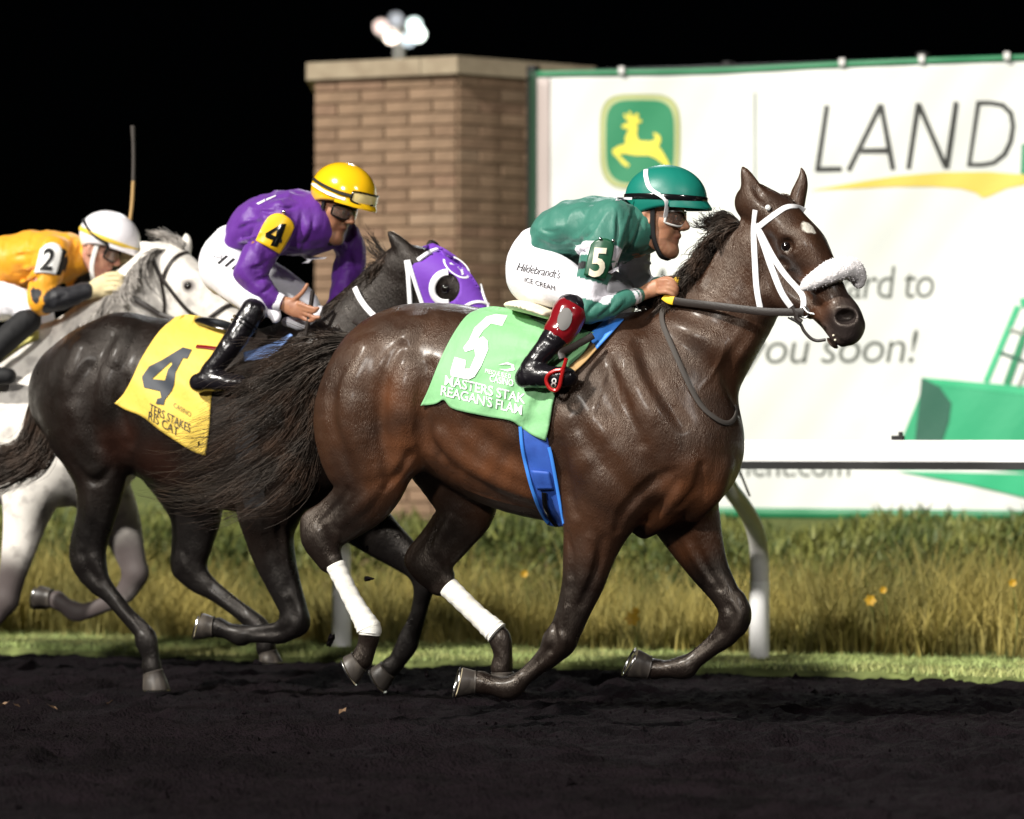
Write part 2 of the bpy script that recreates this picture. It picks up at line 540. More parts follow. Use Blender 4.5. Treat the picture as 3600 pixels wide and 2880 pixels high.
M['skin'] = mat('skin', (0.42, 0.215, 0.125), 0.48, 0.4, sss=0.12, noise=(28, (0.34, 0.15, 0.085), 0.4, 0.7), bump=(220, 0.12, 0.002), attr=(('lip', (0.17, 0.045, 0.035)), ('hair', (0.015, 0.010, 0.009))))
M['skin2'] = mat('skin_tanned', (0.36, 0.17, 0.095), 0.46, 0.4, sss=0.12, noise=(28, (0.28, 0.12, 0.068), 0.4, 0.7), bump=(220, 0.12, 0.002), attr=(('lip', (0.14, 0.04, 0.03)), ('hair', (0.012, 0.009, 0.008))))
M['skin3'] = mat('skin_ruddy', (0.50, 0.26, 0.18), 0.5, 0.35, sss=0.12, noise=(28, (0.40, 0.17, 0.12), 0.4, 0.7), attr=(('lip', (0.30, 0.10, 0.08)), ('hair', (0.05, 0.03, 0.02))))
M['silk_green'] = mat('green_silk', (0.040, 0.170, 0.128), 0.50, 0.35, bump=((11, 0.55, 0.02, (1, 1, 0.35)), (34, 0.4, 0.006)), sheen=0.1)
M['silk_dkgreen'] = mat('dark_green_vinyl', (0.010, 0.075, 0.035), 0.4)
M['silk_white'] = mat('white_silk', (0.78, 0.76, 0.82), 0.55)
M['silk_purple'] = mat('purple_silk', (0.105, 0.022, 0.245), 0.50, 0.35, bump=((11, 0.55, 0.02, (1, 1, 0.35)), (34, 0.4, 0.006)), sheen=0.1)
M['silk_orange'] = mat('orange_silk', (0.78, 0.34, 0.016), 0.50, 0.35, bump=((11, 0.55, 0.02, (1, 1, 0.35)), (34, 0.4, 0.006)), sheen=0.1)
M['vest'] = mat('dark_vest', (0.012, 0.022, 0.022), 0.6)
M['breeches'] = mat('white_breeches', (0.80, 0.79, 0.84), 0.6, 0.3, bump=(13, 0.4, 0.012, (1.4, 1.4, .5)))
M['helmet_green'] = mat('green_helmet_cover', (0.006, 0.165, 0.125), 0.42, 0.45, bump=(18, 0.25, 0.006))
M['helmet_yellow'] = mat('yellow_helmet', (0.82, 0.47, 0.008), 0.16, 0.6, coat=0.5, coat_rough=0.05)
M['helmet_white'] = mat('white_helmet', (0.80, 0.78, 0.82), 0.3)
M['yellow_vinyl'] = mat('yellow_vinyl', (0.85, 0.50, 0.012), 0.35)
M['yellow_band'] = mat('yellow_band', (0.75, 0.52, 0.06), 0.5)
M['lens'] = mat('goggle_lens', (0.62, 0.46, 0.38), 0.03, 0.6, trans=0.85)
M['lens_clear'] = mat('goggle_lens_pale', (0.78, 0.62, 0.28), 0.05, 0.9)
M['gloss_white'] = mat('white_plastic', (0.80, 0.80, 0.78), 0.3)
M['purple_hood'] = mat('purple_hood_cloth', (0.155, 0.045, 0.40), 0.65, 0.3, bump=(60, 0.25, 0.004))
M['glove'] = mat('cream_glove', (0.62, 0.52, 0.30), 0.8)

for k_, c_ in (('bay', (1.0, .86, .73, 1)), ('darkbay', (1.0, .92, .85, 1)), ('hair', (1.0, .90, .80, 1))):   # warm sheen of the hair coat
    M[k_].node_tree.nodes['Principled BSDF'].inputs['Specular Tint'].default_value = c_
# ------------------------------------------------------------------ horses
def tubep(F, Y0, st, k=0.03, ax=(0, 1, 0), sub=4, op='add'):
    rows = []
    for s in st:
        px, py, r = s[0], s[1], s[2]
        yo = s[3] if len(s) > 3 else 0.0
        m = mpp(px, Y0 + yo)
        b = s[4] if len(s) > 4 else r * m
        rows.append(np.r_[W(px, py, Y0 + yo), r * m, b])
    F.tube(rows, k, ax, sub, op)

def set_attr(me, name, vals):
    a = me.attributes.new(name, 'FLOAT', 'POINT')
    a.data.foreach_set('value', np.asarray(vals, np.float32))

def sstep(x, a, b):
    t = np.clip((x - a) / (b - a), 0, 1)
    return t * t * (3 - 2 * t)

def dist_path(V, P):
    P = np.asarray(P, float)
    d = np.full(len(V), 9.0)
    for i in range(len(P) - 1):
        e = P[i + 1] - P[i]
        t = np.clip(((V - P[i]) @ e) / (e @ e + 1e-9), 0, 1)
        d = np.minimum(d, np.linalg.norm(V - P[i] - t[:, None] * e, axis=1))
    return d

def hoof(parent, cor, sole, toe, Y, rc=0.043, rs=0.058, tilt=0.0):
    """horn wall from the hair line (cor) to the ground surface (sole), pixel positions; toe gives the front"""
    C = W(cor[0], cor[1], Y); S = W(sole[0], sole[1], Y + tilt); T = W(toe[0], toe[1], Y + tilt)
    ax = unit(S - C); fw = unit((T - S) - ax * np.dot(T - S, ax)); sd = np.cross(ax, fw)
    L = np.linalg.norm(S - C)
    m = MB(); V = []; F = []; n = 20
    for (t, r, sh) in ((0, rc * .93, 0.0), (.06, rc * 1.05, 0.0), (.15, rc * 1.0, .03), (.5, (rc + rs) / 2, .14), (.93, rs, .25), (1.0, rs * .985, .26)):
        for k in range(n):
            a = 2 * math.pi * k / n
            c, s_ = math.cos(a), math.sin(a)
            rr = r * (1.12 if c > 0 else 0.92)
            drop = L * (0.30 * (1 - t)) * (0.5 - 0.5 * c) * (1 if t < .93 else .2)
            V.append(C + ax * (t * L + drop * (1 - t)) + fw * (rr * c + sh * rs) + sd * r * 0.93 * s_)
    R = 6
    for i in range(R - 1):
        for k in range(n):
            a, b = i * n + k, i * n + (k + 1) % n
            F.append((a, b, b + n, a + n))
    F.append(tuple(range(n)))
    m.add(V, F)
    h = m.build('hoof', M['hoof'], parent)
    m = MB()
    base = V[(R - 1) * n:]
    ctr = np.mean(base, axis=0)
    m.add([ctr + (p - ctr) * .99 for p in base] + [ctr - ax * 0.008 + fw * 0.0], [(k, (k + 1) % n, n) for k in range(n)])
    m.build('sole', M['hoof_sole'], h)
    # shoe: open ring on the ground surface
    m = MB()
    P = [ctr + (base[k % n] - ctr) * 0.93 + ax * 0.004 for k in range(-8, 9)]
    P = catmull(P, 2)
    m.ribbon(P, np.tile(ax, (len(P), 1)), 0.016, 0.007)
    m.build('horseshoe', M['steel'], h)
    return h

def strands(guides, n, spread, r0, r1, seed=1, npt=14, curl=0.02, keep=None, fan=1.0, lmin=0.62):
    """hair as many thin tapered strands that follow guide curves (arrays of 3-D points)"""
    r = np.random.default_rng(seed)
    G = [resample3(catmull(g, 8), npt) for g in guides]
    V = []; F = []
    tt = np.linspace(0, 1, npt)
    nc = max(6, n // 28)
    cl_a = r.uniform(0, len(G) - 1, nc); cl_o = r.normal(size=(nc, 3)); cl_o /= np.linalg.norm(cl_o, axis=1)[:, None]; cl_o *= (r.uniform(0, 1, nc) ** .5)[:, None] * spread
    cl_ph = r.uniform(0, 6.28, (nc, 3)); cl_fr = r.uniform(.5, 1.6, nc)
    for i in range(n):
        ci = r.integers(nc); loose = r.uniform() < .25
        a = float(np.clip(cl_a[ci] + r.normal() * .12, 0, len(G) - 1)) if not loose else r.uniform(0, len(G) - 1); j = min(int(a), len(G) - 2) if len(G) > 1 else 0
        u = a - j if len(G) > 1 else 0
        P = G[j] * (1 - u) + (G[j + 1] * u if len(G) > 1 else 0)
        off = r.normal(size=3); off /= np.linalg.norm(off); off = off * r.uniform(0, 1) ** 0.5 * spread if loose else cl_o[ci] + off * r.uniform(0, 1) * spread * .28
        ln = r.uniform(lmin, 1.0)
        P = np.column_stack([np.interp(tt * ln, tt, P[:, d]) for d in range(3)])
        ph = r.uniform(0, 6.28, 3) if loose else cl_ph[ci] + r.normal(size=3) * .35; fr = r.uniform(.6, 2.0) if loose else cl_fr[ci]
        wv = np.sin(tt[:, None] * fr * 6.28 + ph) * curl * (tt[:, None] ** 1.3)
        P = P + off * (0.35 + fan * tt[:, None]) + wv
        rad = (r0 * (1 - tt) + r1 * tt) * r.uniform(0.6, 1.25)
        T = np.gradient(P, axis=0); T /= np.linalg.norm(T, axis=1)[:, None] + 1e-9
        A = np.cross(T, [0.3, 0.9, 0.2]); A /= np.linalg.norm(A, axis=1)[:, None] + 1e-9
        B = np.cross(T, A)
        o = len(V) * 1
        base = i * npt * 3
        ring = np.stack([P + A * rad[:, None], P + (-0.5 * A + 0.866 * B) * rad[:, None], P + (-0.5 * A - 0.866 * B) * rad[:, None]], 1)
        V.append(ring.reshape(-1, 3))
        k = np.arange(npt - 1)[:, None] * 3 + base
        for q in range(3):
            F.append(np.hstack([k + q, k + (q + 1) % 3, k + 3 + (q + 1) % 3, k + 3 + q]))
    return np.vstack(V), np.vstack(F)
def resample3(P, n):
    P = np.asarray(P, float)
    s = np.r_[0, np.cumsum(np.linalg.norm(np.diff(P, axis=0), axis=1))]
    t = np.linspace(0, s[-1], n)
    return np.column_stack([np.interp(t, s, P[:, i]) for i in range(3)])

def strap(S, path, w, t, name, mat_, parent, step=9, lift=0.002, y=None, smooth=3):
    """strap following the visible side of surface S along a pixel path"""
    path = resample(catmull(path, 5), step)
    P = []; N = []
    last = None
    for q in path:
        p, n = S.hit(q[0], q[1], lift)
        if p is None:
            if last is None: continue
            yy = last[1]
            p = W(q[0], q[1], yy); n = unit(CAM - p)
        P.append(p); N.append(n); last = p
    P = np.array(P); N = np.array(N)
    for _ in range(smooth):
        P[1:-1] = (P[:-2] + 2 * P[1:-1] + P[2:]) / 4
        N[1:-1] = (N[:-2] + 2 * N[1:-1] + N[2:]) / 4
    m = MB(); m.ribbon(P, N, w, t)
    return m.build(name, mat_, parent)

def coons(T, B, L, R, nu, nv):
    T = resample3(catmull(np.c_[T, np.zeros(len(T))], 6), nu); B = resample3(catmull(np.c_[B, np.zeros(len(B))], 6), nu)
    L = resample3(catmull(np.c_[L, np.zeros(len(L))], 6), nv); R = resample3(catmull(np.c_[R, np.zeros(len(R))], 6), nv)
    u = np.linspace(0, 1, nu)[None, :, None]; v = np.linspace(0, 1, nv)[:, None, None]
    S = (1 - v) * T[None] + v * B[None] + (1 - u) * L[:, None] + u * R[:, None] - ((1 - u) * (1 - v) * T[0] + u * (1 - v) * T[-1] + (1 - u) * v * B[0] + u * v * B[-1])
    return S[:, :, :2]

def drape(S, grid, lift, name, mat_, parent, wrinkle=None, mirror_y=None, thick=0.004, blur=4, fallback_y=0.0):
    """cloth panel laid on surface S over a pixel grid; optional mirrored panel on the far side of the horse"""
    nv, nu, _ = grid.shape
    P = np.zeros((nv, nu, 3)); D = np.full((nv, nu), np.nan)
    for i in range(nv):
        for j in range(nu):
            p, n = S.hit(grid[i, j, 0], grid[i, j, 1])
            if p is not None: D[i, j] = np.dot(p - CAM, FWD)
    # fill holes from the row below, then smooth the depth
    for i in range(nv - 2, -1, -1):
        bad = np.isnan(D[i]); D[i][bad] = D[i + 1][bad]
    for i in range(1, nv):
        bad = np.isnan(D[i]); D[i][bad] = D[i - 1][bad]
    D = np.where(np.isnan(D), np.nanmean(D), D)
    for _ in range(blur):
        E = np.pad(D, 1, mode='edge')
        D = np.minimum(D + 0.004, (E[:-2, 1:-1] + E[2:, 1:-1] + E[1:-1, :-2] + E[1:-1, 2:] + 4 * D) / 8)
    D = D - lift
    if wrinkle is not None: D = D - wrinkle(grid)
    for i in range(nv):
        for j in range(nu):
            d = FWD + (grid[i, j, 0] - 1800) / FPX * RGT + (HORY - grid[i, j, 1]) / FPX * UP
            P[i, j] = CAM + d * D[i, j]
    V = P.reshape(-1, 3)
    ii, jj = np.meshgrid(np.arange(nv - 1), np.arange(nu - 1), indexing='ij')
    a = (ii * nu + jj).ravel()
    F = np.stack([a, a + nu, a + nu + 1, a + 1], 1)
    if mirror_y is not None:
        V2 = V.copy(); V2[:, 1] = 2 * mirror_y - V2[:, 1]
        Fm = F[:, ::-1] + len(V)
        j = np.arange(nu - 1)
        br = np.stack([j + 1, j + 1 + len(V), j + len(V), j], 1)
        V = np.vstack([V, V2]); F = np.vstack([F, Fm, br])
    o = obj(name, V, F, mat_, parent)
    sm = o.modifiers.new('thick', 'SOLIDIFY'); sm.thickness = thick; sm.offset = -1
    return o, Surf(V, F)

def text_2d(s, size=1.0, bold=0.0, shear=0.0, maxlen=None, spacing=1.0):
    cu = bpy.data.curves.new('t', 'FONT')
    cu.body = s; cu.size = size; cu.offset = bold; cu.shear = shear; cu.space_character = spacing
    cu.resolution_u = 3
    o = bpy.data.objects.new('t', cu); COL.objects.link(o)
    dg = bpy.context.evaluated_depsgraph_get()
    me = bpy.data.meshes.new_from_object(o.evaluated_get(dg))
    bpy.data.objects.remove(o); bpy.data.curves.remove(cu)
    return me
def refine_2d(me, maxlen):
    bm = bmesh.new(); bm.from_mesh(me)
    bmesh.ops.triangulate(bm, faces=bm.faces)
    for _ in range(4):
        E = [e for e in bm.edges if e.calc_length() > maxlen]
        if not E: break
        bmesh.ops.subdivide_edges(bm, edges=E, cuts=1)
        bmesh.ops.triangulate(bm, faces=[f for f in bm.faces if len(f.verts) > 3])
    V = np.array([v.co[:2] for v in bm.verts]); bm.verts.index_update()
    F = [tuple(v.index for v in f.verts) for f in bm.faces]
    bm.free(); bpy.data.meshes.remove(me)
    return V, F
def poly_2d(outer, holes=()):
    """filled outline (with holes) as a 2-D mesh"""
    bm = bmesh.new(); E = []
    for loop in [outer] + list(holes):
        vs = [bm.verts.new((p[0], p[1], 0)) for p in loop]
        E += [bm.edges.new((vs[i], vs[(i + 1) % len(vs)])) for i in range(len(vs))]
    bmesh.ops.triangle_fill(bm, use_beauty=True, edges=E)
    me = bpy.data.meshes.new('p'); bm.to_mesh(me); bm.free()
    return me
def decal(S, V2, F2, name, mat_, parent, lift=0.003, fy=None):
    """flat print: 2-D pixel mesh laid onto the surface it is printed on"""
    P = []
    lastd = None
    D = np.full(len(V2), np.nan)
    for i, (x, y) in enumerate(V2):
        p, n = S.hit(x, y)
        if p is not None: D[i] = np.dot(p - CAM, FWD)
    D = np.where(np.isnan(D), np.nanmedian(D), D) - lift
    P = [CAM + (FWD + (x - 1800) / FPX * RGT + (HORY - y) / FPX * UP) * D[i] for i, (x, y) in enumerate(V2)]
    return obj(name, P, F2, mat_, parent, smooth=True)
def text_decal(S, s, org, ex, ey, name, mat_, parent, bold=0.0, shear=0.0, lift=0.003, seg=14, spacing=1.0):
    """text with baseline origin org; ex, ey: pixel vectors of one em across and up"""
    V, F = refine_2d(text_2d(s, 1.0, bold, shear, spacing=spacing), seg / max(1e-6, np.linalg.norm(ex)))
    V = np.array(org) + V[:, :1] * np.array(ex) + V[:, 1:2] * np.array(ey)
    return decal(S, V, F, name, mat_, parent, lift)
# ------------------------------------------------------------------ the place: track, verge, planting, rail, pillar, banner, floodlight
YEDGE = 2.60
M['track'] = mat('dark_track', (0.0068, 0.0042, 0.0057), 0.9, 0.08, noise=(1.7, (0.0032, 0.0019, 0.0027), 0.40, 0.62, (0.35, 2.2, 1)), bump=((18, .5, .05), (80, .9, 0.025)))
M['soil'] = mat('verge_soil', (0.10, 0.12, 0.04), 0.9, 0.2, noise=(8, (0.20, 0.24, 0.08), 0.4, 0.65))
M['blade_short'] = mat('mown_grass', (0.40, 0.50, 0.18), 0.6, 0.3, noise=(1.6, (0.46, 0.46, 0.18), 0.44, 0.60, (1, 2, 1)))
M['blade_tall'] = mat('tall_dry_grass', (0.42, 0.34, 0.095), 0.65, 0.25, noise=(2.3, (0.18, 0.165, 0.05), 0.36, 0.62, (1, 1, 1.2)), detail=3.0)
M['blade_green'] = mat('green_planting', (0.16, 0.17, 0.04), 0.6, 0.3, noise=(3.0, (0.060, 0.082, 0.020), 0.42, 0.58))
M['rail_white'] = mat('rail_white_paint', (0.80, 0.80, 0.80), 0.35, 0.4, noise=(6, (0.66, 0.66, 0.64), 0.5, 0.8))
M['post_grey'] = mat('rail_post_paint', (0.62, 0.61, 0.59), 0.45, 0.4, noise=(9, (0.45, 0.43, 0.40), 0.52, 0.8))
M['rail_black'] = mat('rail_flat_black', (0.008, 0.008, 0.008), 0.6)
xs = np.r_[-600, -300, -120, -60, -30, -15, np.linspace(-8, 8, 560), 15, 30, 60, 120, 300, 600]
ys = np.r_[-600, -300, -120, -60, -30, -14, np.linspace(-9, YEDGE + .25, 380)]
GX, GY = np.meshgrid(xs, ys)
Pg = np.column_stack([GX.ravel(), GY.ravel(), np.zeros(GX.size)])
amp = np.where((np.abs(Pg[:, 0]) < 8.1) & (Pg[:, 1] > -9.1), 1, 0)
Pg[:, 2] = amp * (0.010 * wob(Pg * [1, 1, 0], 1.6, 1) + 0.008 * wob(Pg * [1, 1, 0], 4.0, 2) + 0.006 * rng.normal(size=len(Pg))) - 0.012
rh = np.random.default_rng(12)
for _ in range(420):                       # hoof prints pressed into the surface, each with a thrown-up rim
    hx_, hy_ = rh.uniform(-5, 4.5), rh.uniform(-6.5, 2.3); rad_ = rh.uniform(.06, .10)
    m_ = (np.abs(Pg[:, 0] - hx_) < .4) & (np.abs(Pg[:, 1] - hy_) < .4)
    dd = np.hypot((Pg[m_, 0] - hx_) / 1.5, Pg[m_, 1] - hy_) / rad_
    Pg[m_, 2] += -.030 * np.exp(-dd ** 4) + .014 * np.exp(-((dd - 1.45) / .35) ** 2) * (1 + .6 * np.sin(np.arctan2(Pg[m_, 1] - hy_, Pg[m_, 0] - hx_) * 3 + hx_ * 9))
nx = len(xs)
a = (np.arange(len(ys) - 1)[:, None] * nx + np.arange(nx - 1)[None]).ravel()
tag(obj('track', Pg, np.stack([a, a + 1, a + nx + 1, a + nx], 1), M['track']), kind='structure')
# infield ground, rising a little behind the rail
xs = np.r_[-600, -200, -60, -20, np.linspace(-9, 9, 60), 20, 60, 200, 600]; ys = np.r_[YEDGE - .02, np.linspace(YEDGE + .05, 8, 40), 14, 30, 90, 300, 700]
GX, GY = np.meshgrid(xs, ys)
Pg = np.column_stack([GX.ravel(), GY.ravel(), np.zeros(GX.size)])
Pg[:, 1] += np.where(Pg[:, 1] < YEDGE + .1, .05 * wob(Pg * [1, 0, 0], .9, 3), 0)
Pg[:, 2] = 0.012 + 0.02 * sstep(Pg[:, 1], YEDGE, YEDGE + .3) + 0.006 * wob(Pg, 1.5, 4)
Pg[:, 2] = np.where(Pg[:, 1] < YEDGE + .02, -.03, Pg[:, 2])
nx = len(xs); a = (np.arange(len(ys) - 1)[:, None] * nx + np.arange(nx - 1)[None]).ravel()
tag(obj('infield_ground', Pg, np.stack([a, a + 1, a + nx + 1, a + nx], 1), M['soil']), kind='structure')

def blades(base, hgt, wid, lean, seed, seg=3, lean_dir=None):
    """many curved blades: base (n,3), height and width arrays"""
    r = np.random.default_rng(seed); n = len(base)
    az = r.uniform(0, 6.283, n); dirv = np.column_stack([np.cos(az), np.sin(az), np.zeros(n)])
    if lean_dir is not None: dirv = dirv * .8 + np.array(lean_dir)
    fz = r.uniform(0, 6.283, n); wd = np.column_stack([np.cos(fz), np.sin(fz), np.zeros(n)])
    ln = r.uniform(.2, 1.0, n) * lean
    V = []
    for i in range(seg + 1):
        t = i / seg
        c = base + dirv * (ln * hgt * t ** 2)[:, None] + np.array([0, 0, 1]) * (hgt * (t - .35 * ln * t * t))[:, None]
        w_ = (wid * (1 - t * .92) / 2)[:, None] * wd
        V += [c - w_, c + w_]
    V = np.stack(V, 1).reshape(-1, 3)
    k = 2 * (seg + 1); o = np.arange(n)[:, None] * k
    F = np.vstack([np.hstack([o + 2 * i, o + 2 * i + 1, o + 2 * i + 3, o + 2 * i + 2]) for i in range(seg)])
    return V, F
n = 42000
bx = rng.uniform(-7, 6, n); by = YEDGE - .02 + rng.beta(1.1, 1.1, n) * 1.05 + .06 * np.sin(bx * 3.1) + .04 * np.sin(bx * 9.7)
V, F_ = blades(np.column_stack([bx, by, np.full(n, .015)]), rng.uniform(.018, .055, n), rng.uniform(.004, .008, n), .9, 2, 2)
tag(obj('verge_grass', V, F_, M['blade_short']), 'short pale green mown grass strip along the track edge', 'grass', kind='stuff')
# tall dry grass in clumps
B_ = []; Hh = []
for c in range(620):
    cx = rng.uniform(-7, 6); cy = rng.uniform(3.42, 4.75); hh = (rng.uniform(.27, .55) + .10 * math.sin(cx * 1.7) * math.sin(cx * .63 + 1)) * (1 if cy > 3.6 else .72)
    m_ = rng.integers(38, 70)
    B_.append(np.column_stack([cx + rng.normal(0, .07, m_), cy + rng.normal(0, .06, m_), np.full(m_, .02)])); Hh.append(hh * rng.uniform(.6, 1.15, m_))
B_ = np.vstack(B_); Hh = np.concatenate(Hh)
V, F_ = blades(B_, Hh, rng.uniform(.005, .011, len(B_)), .75, 5, 4)
tag(obj('tall_grass', V, F_, M['blade_tall']), 'tall brown and gold ornamental grass massed behind the rail', 'grass', kind='stuff')
# green planting behind it
n = 52000
bx = rng.uniform(-8, 6.5, n); by = rng.uniform(4.8, 6.6, n)
top = .54 + .05 * np.sin(bx * 2.3) + .04 * np.sin(bx * 5.9 + 1) + .05 * sstep(by, 4.8, 6.2)
bz = top * rng.uniform(.0, 1, n) ** .55
V, F_ = blades(np.column_stack([bx, by, bz]), rng.uniform(.05, .13, n), rng.uniform(.012, .028, n), 1.2, 9, 2)
tag(obj('green_planting', V, F_, M['blade_green']), 'dense dark green planting below the banner', 'planting', kind='stuff')
# yellow flowers
M['petal'] = mat('yellow_petal', (0.50, 0.29, 0.012), .6)
M['stalk'] = mat('flower_stalk', (0.12, 0.14, 0.03), .6)
for i, (px, py, yy, r_, lb) in enumerate([(2222, 2176, 3.36, .040, 'larger yellow flower low in the grass between the bay horse forelegs'), (2234, 2150, 3.38, .024, 'small yellow flower just above the larger one between the forelegs'), (3060, 2112, 3.40, .030, 'yellow flower right of the rail post, lower of the two there'), (3105, 2075, 3.50, .020, 'faint yellow flower right of the rail post, upper of the two there'), (1843, 2018, 3.6, .022, 'faint yellow flower right of the bandaged hind leg'), (3560, 2050, 3.5, .022, 'yellow flower in the grass near the right edge')]):
    c = W(px, py, yy)
    fl = thing('flower', lb, 'flower', (c[0], c[1], 0.02), 'yellow flowers in the tall grass')
    m = MB(); nrm = unit(CAM - c + np.array([0, 0, 2.0])); e1 = unit(np.cross(nrm, UP)); e2 = np.cross(nrm, e1)
    for k in range(6):
        a_ = k * math.pi / 3 + i; d_ = e1 * math.cos(a_) + e2 * math.sin(a_); s_ = np.cross(nrm, d_)
        m.add([c, c + d_ * r_ * .6 + s_ * r_ * .34 + nrm * .006, c + d_ * r_ * 1.05 + nrm * .01, c + d_ * r_ * .6 - s_ * r_ * .34 + nrm * .006], [(0, 1, 2, 3)])
    m.build('petals', M['petal'], fl)
    m = MB(); m.tube(catmull([(c[0], c[1], .02), c * [1, 1, .5] + [.02, .01, .01], c], 3), .003, 6); m.build('stalk', M['stalk'], fl)
# ---- running rail
YP, YR = 3.13, 2.47
xp1 = W(2670, 2000, YP)[0]; xp0 = W(1200, 2000, YP)[0]; sp = xp1 - xp0
RAIL = thing('running_rail', 'white running rail on goose-neck posts along the inside of the track', 'rail', (xp1, YP, 0))
prof = [(-.045, -.085), (-.045, .0), (-.036, .012), (.036, .012), (.045, .0), (.045, -.085)]
def extrude(prof, x0, x1, y, z, name, mt, P):
    n = len(prof)
    V = [(x, y + p[0], z + p[1]) for x in np.linspace(x0, x1, 12) for p in prof]
    F_ = [(i * n + k, i * n + (k + 1) % n, (i + 1) * n + (k + 1) % n, (i + 1) * n + k) for i in range(11) for k in range(n)] + [tuple(range(n))[::-1], tuple(11 * n + k for k in range(n))]
    m = MB(); m.add(V, F_); return m.build(name, mt, P)
beam = extrude(prof, -9, 7, YR, 1.068, 'rail_beam', M['rail_white'], RAIL)
extrude([(-.047, -.120), (-.047, -.0855), (.047, -.0855), (.047, -.120)], -9, 7, YR, 1.068, 'rail_strip', M['rail_black'], RAIL)  # black strip along the bottom of the beam
pm = None
for k in range(-3, 3):
    xx = xp1 + k * sp
    if k == -3 or pm is None:
        m = MB()
        pts = catmull([(0, 0, -.05), (0, 0, .3), (0, 0, .50), (0, -.035, .60), (0, -.15, .70), (0, -.35, .79), (0, -.53, .86), (0, YR - YP + .0, .945)], 5)
        m.tube(pts, np.interp(np.arange(len(pts)), [0, 10, 16, len(pts) - 1], [.046, .046, .043, .038]), 16)
        pm = m.build('post', M['post_grey'], RAIL); pm.location = (xx, YP, 0)
        m = MB(); m.tube([(0, -.40, .82), (.012, YR - YP + .02, .955)], .006, 6); sm_ = m.build('post_strut', M['rail_black'], RAIL); sm_.location = (xx + .06, YP, 0)
        m = MB(); m.tube([(0, 0, .03), (0, 0, .40)], .0485, 16); sl_ = m.build('post_sleeve', M['rail_white'], RAIL); sl_.location = (xx, YP, 0)
    else:
        for src, dx in ((pm, 0), (sm_, .06), (sl_, 0)):
            c = src.copy(); COL.objects.link(c); c.location = (xx + dx, YP, 0)
bxp = W(3157, 1542, YR)
m = MB(); m.box((bxp[0], YR, 1.09), .05, .05, .022); m.box((bxp[0] + .012, YR, 1.108), .016, .02, .02); m.build('rail_bracket', M['rail_black'], RAIL)
# ---- brick pillar
def camplan(px, d, z): return CAM * [1, 1, 0] + FWD * d + RGT * ((px - 1800) / FPX * d) + UP * z
Ap, Bp, Cp = camplan(1103, 19.53, 0), camplan(1607, 19.2, 0), camplan(2066, 19.72, 0)
Dp, Ep = Cp + FWD * 1.2 + RGT * .05, Ap + FWD * 1.2
ZT = 3.50
PIL = thing('brick_pillar', 'tan and brown brick pillar with pale stone cap beside the banner', 'pillar', tuple(Bp))
M['mortar'] = mat('mortar', (0.262, 0.178, 0.115), .95, .1, noise=(12, (.20, .15, .10), .4, .7), bump=(60, .4, .01))
BR = [mat('brick_%s' % nme, c, .9, .15, noise=(9, tuple(q * .72 for q in c), .4, .7), bump=(50, .5, .008)) for nme, c in
      (('tan', (.262, .176, .114)), ('buff', (.272, .184, .120)), ('rose', (.258, .165, .110)), ('brown', (.240, .158, .103)), ('light', (.292, .204, .136)))]
m = MB(); core = [Ap, Bp, Cp, Dp, Ep]; cen_ = np.mean(core, axis=0)
m.poly([cen_ + (q - cen_) * .985 for q in core], ZT, UP); m.build('mortar_core', M['mortar'], PIL, smooth=False)
ch = .0834; cache = {}
def brick(P0, P1, z, key, mi):
    L_ = np.linalg.norm(P1 - P0); kk = (round(L_, 3), mi)
    if kk not in cache:
        bm = bmesh.new(); bmesh.ops.create_cube(bm, size=1)
        bmesh.ops.scale(bm, vec=(L_ - .010, .09, ch - .011), verts=bm.verts)
        bmesh.ops.bevel(bm, geom=bm.edges[:], offset=.004, segments=1, affect='EDGES')
        me_ = bpy.data.meshes.new('brick'); bm.to_mesh(me_); bm.free(); me_.materials.append(BR[mi]); cache[kk] = me_
    o = bpy.data.objects.new('brick', cache[kk]); COL.objects.link(o); adopt(o, PIL)
    ax_ = unit(P1 - P0); nrm = np.array([ax_[1], -ax_[0], 0])
    c = (P0 + P1) / 2 + UP * (z + ch / 2) - nrm * (.040 + random.uniform(-.002, .002))
    o.location = c; o.rotation_euler = (0, 0, math.atan2(ax_[1], ax_[0]))
rb = random.Random(4)
for row in range(5, 42):
    z = row * ch
    for (P0, P1) in ((Ap, Bp), (Bp, Cp)):
        L_ = np.linalg.norm(P1 - P0); ax_ = unit(P1 - P0)
        nb = 3; bl = L_ / nb; cuts = [0.0]; x = bl * (.5 if row % 2 else 1.0)
        while x < L_ - .04: cuts.append(x); x += bl
        cuts.append(L_)
        for i in range(len(cuts) - 1):
            brick(P0 + ax_ * (cuts[i] + (.0 if i else .004)), P0 + ax_ * (cuts[i + 1] - (.0 if i < len(cuts) - 2 else .004)), z, None, rb.choices(range(5), (34, 22, 20, 16, 8))[0])
M['capstone'] = mat('cap_stone', (.32, .265, .185), .85, .2, noise=(7, (.24, .19, .13), .4, .7), bump=(40, .4, .008))
ov = [cen_ + (q - cen_) * 1.0 + unit(q - cen_) * .055 for q in core]
mid = ov[0] + (ov[1] - ov[0]) * .755
for quad in ([ov[0], mid, cen_, ov[4]], [mid + unit(ov[1] - ov[0]) * .006, ov[1], ov[2], cen_ + RGT * .006], [cen_ + RGT * .006 + FWD * .006, ov[2] + FWD * .006, ov[3], ov[4] + RGT * .006]):
    m = MB(); m.poly([q + UP * ZT for q in quad], .115, UP); m.build('cap_stone', M['capstone'], PIL, smooth=False)
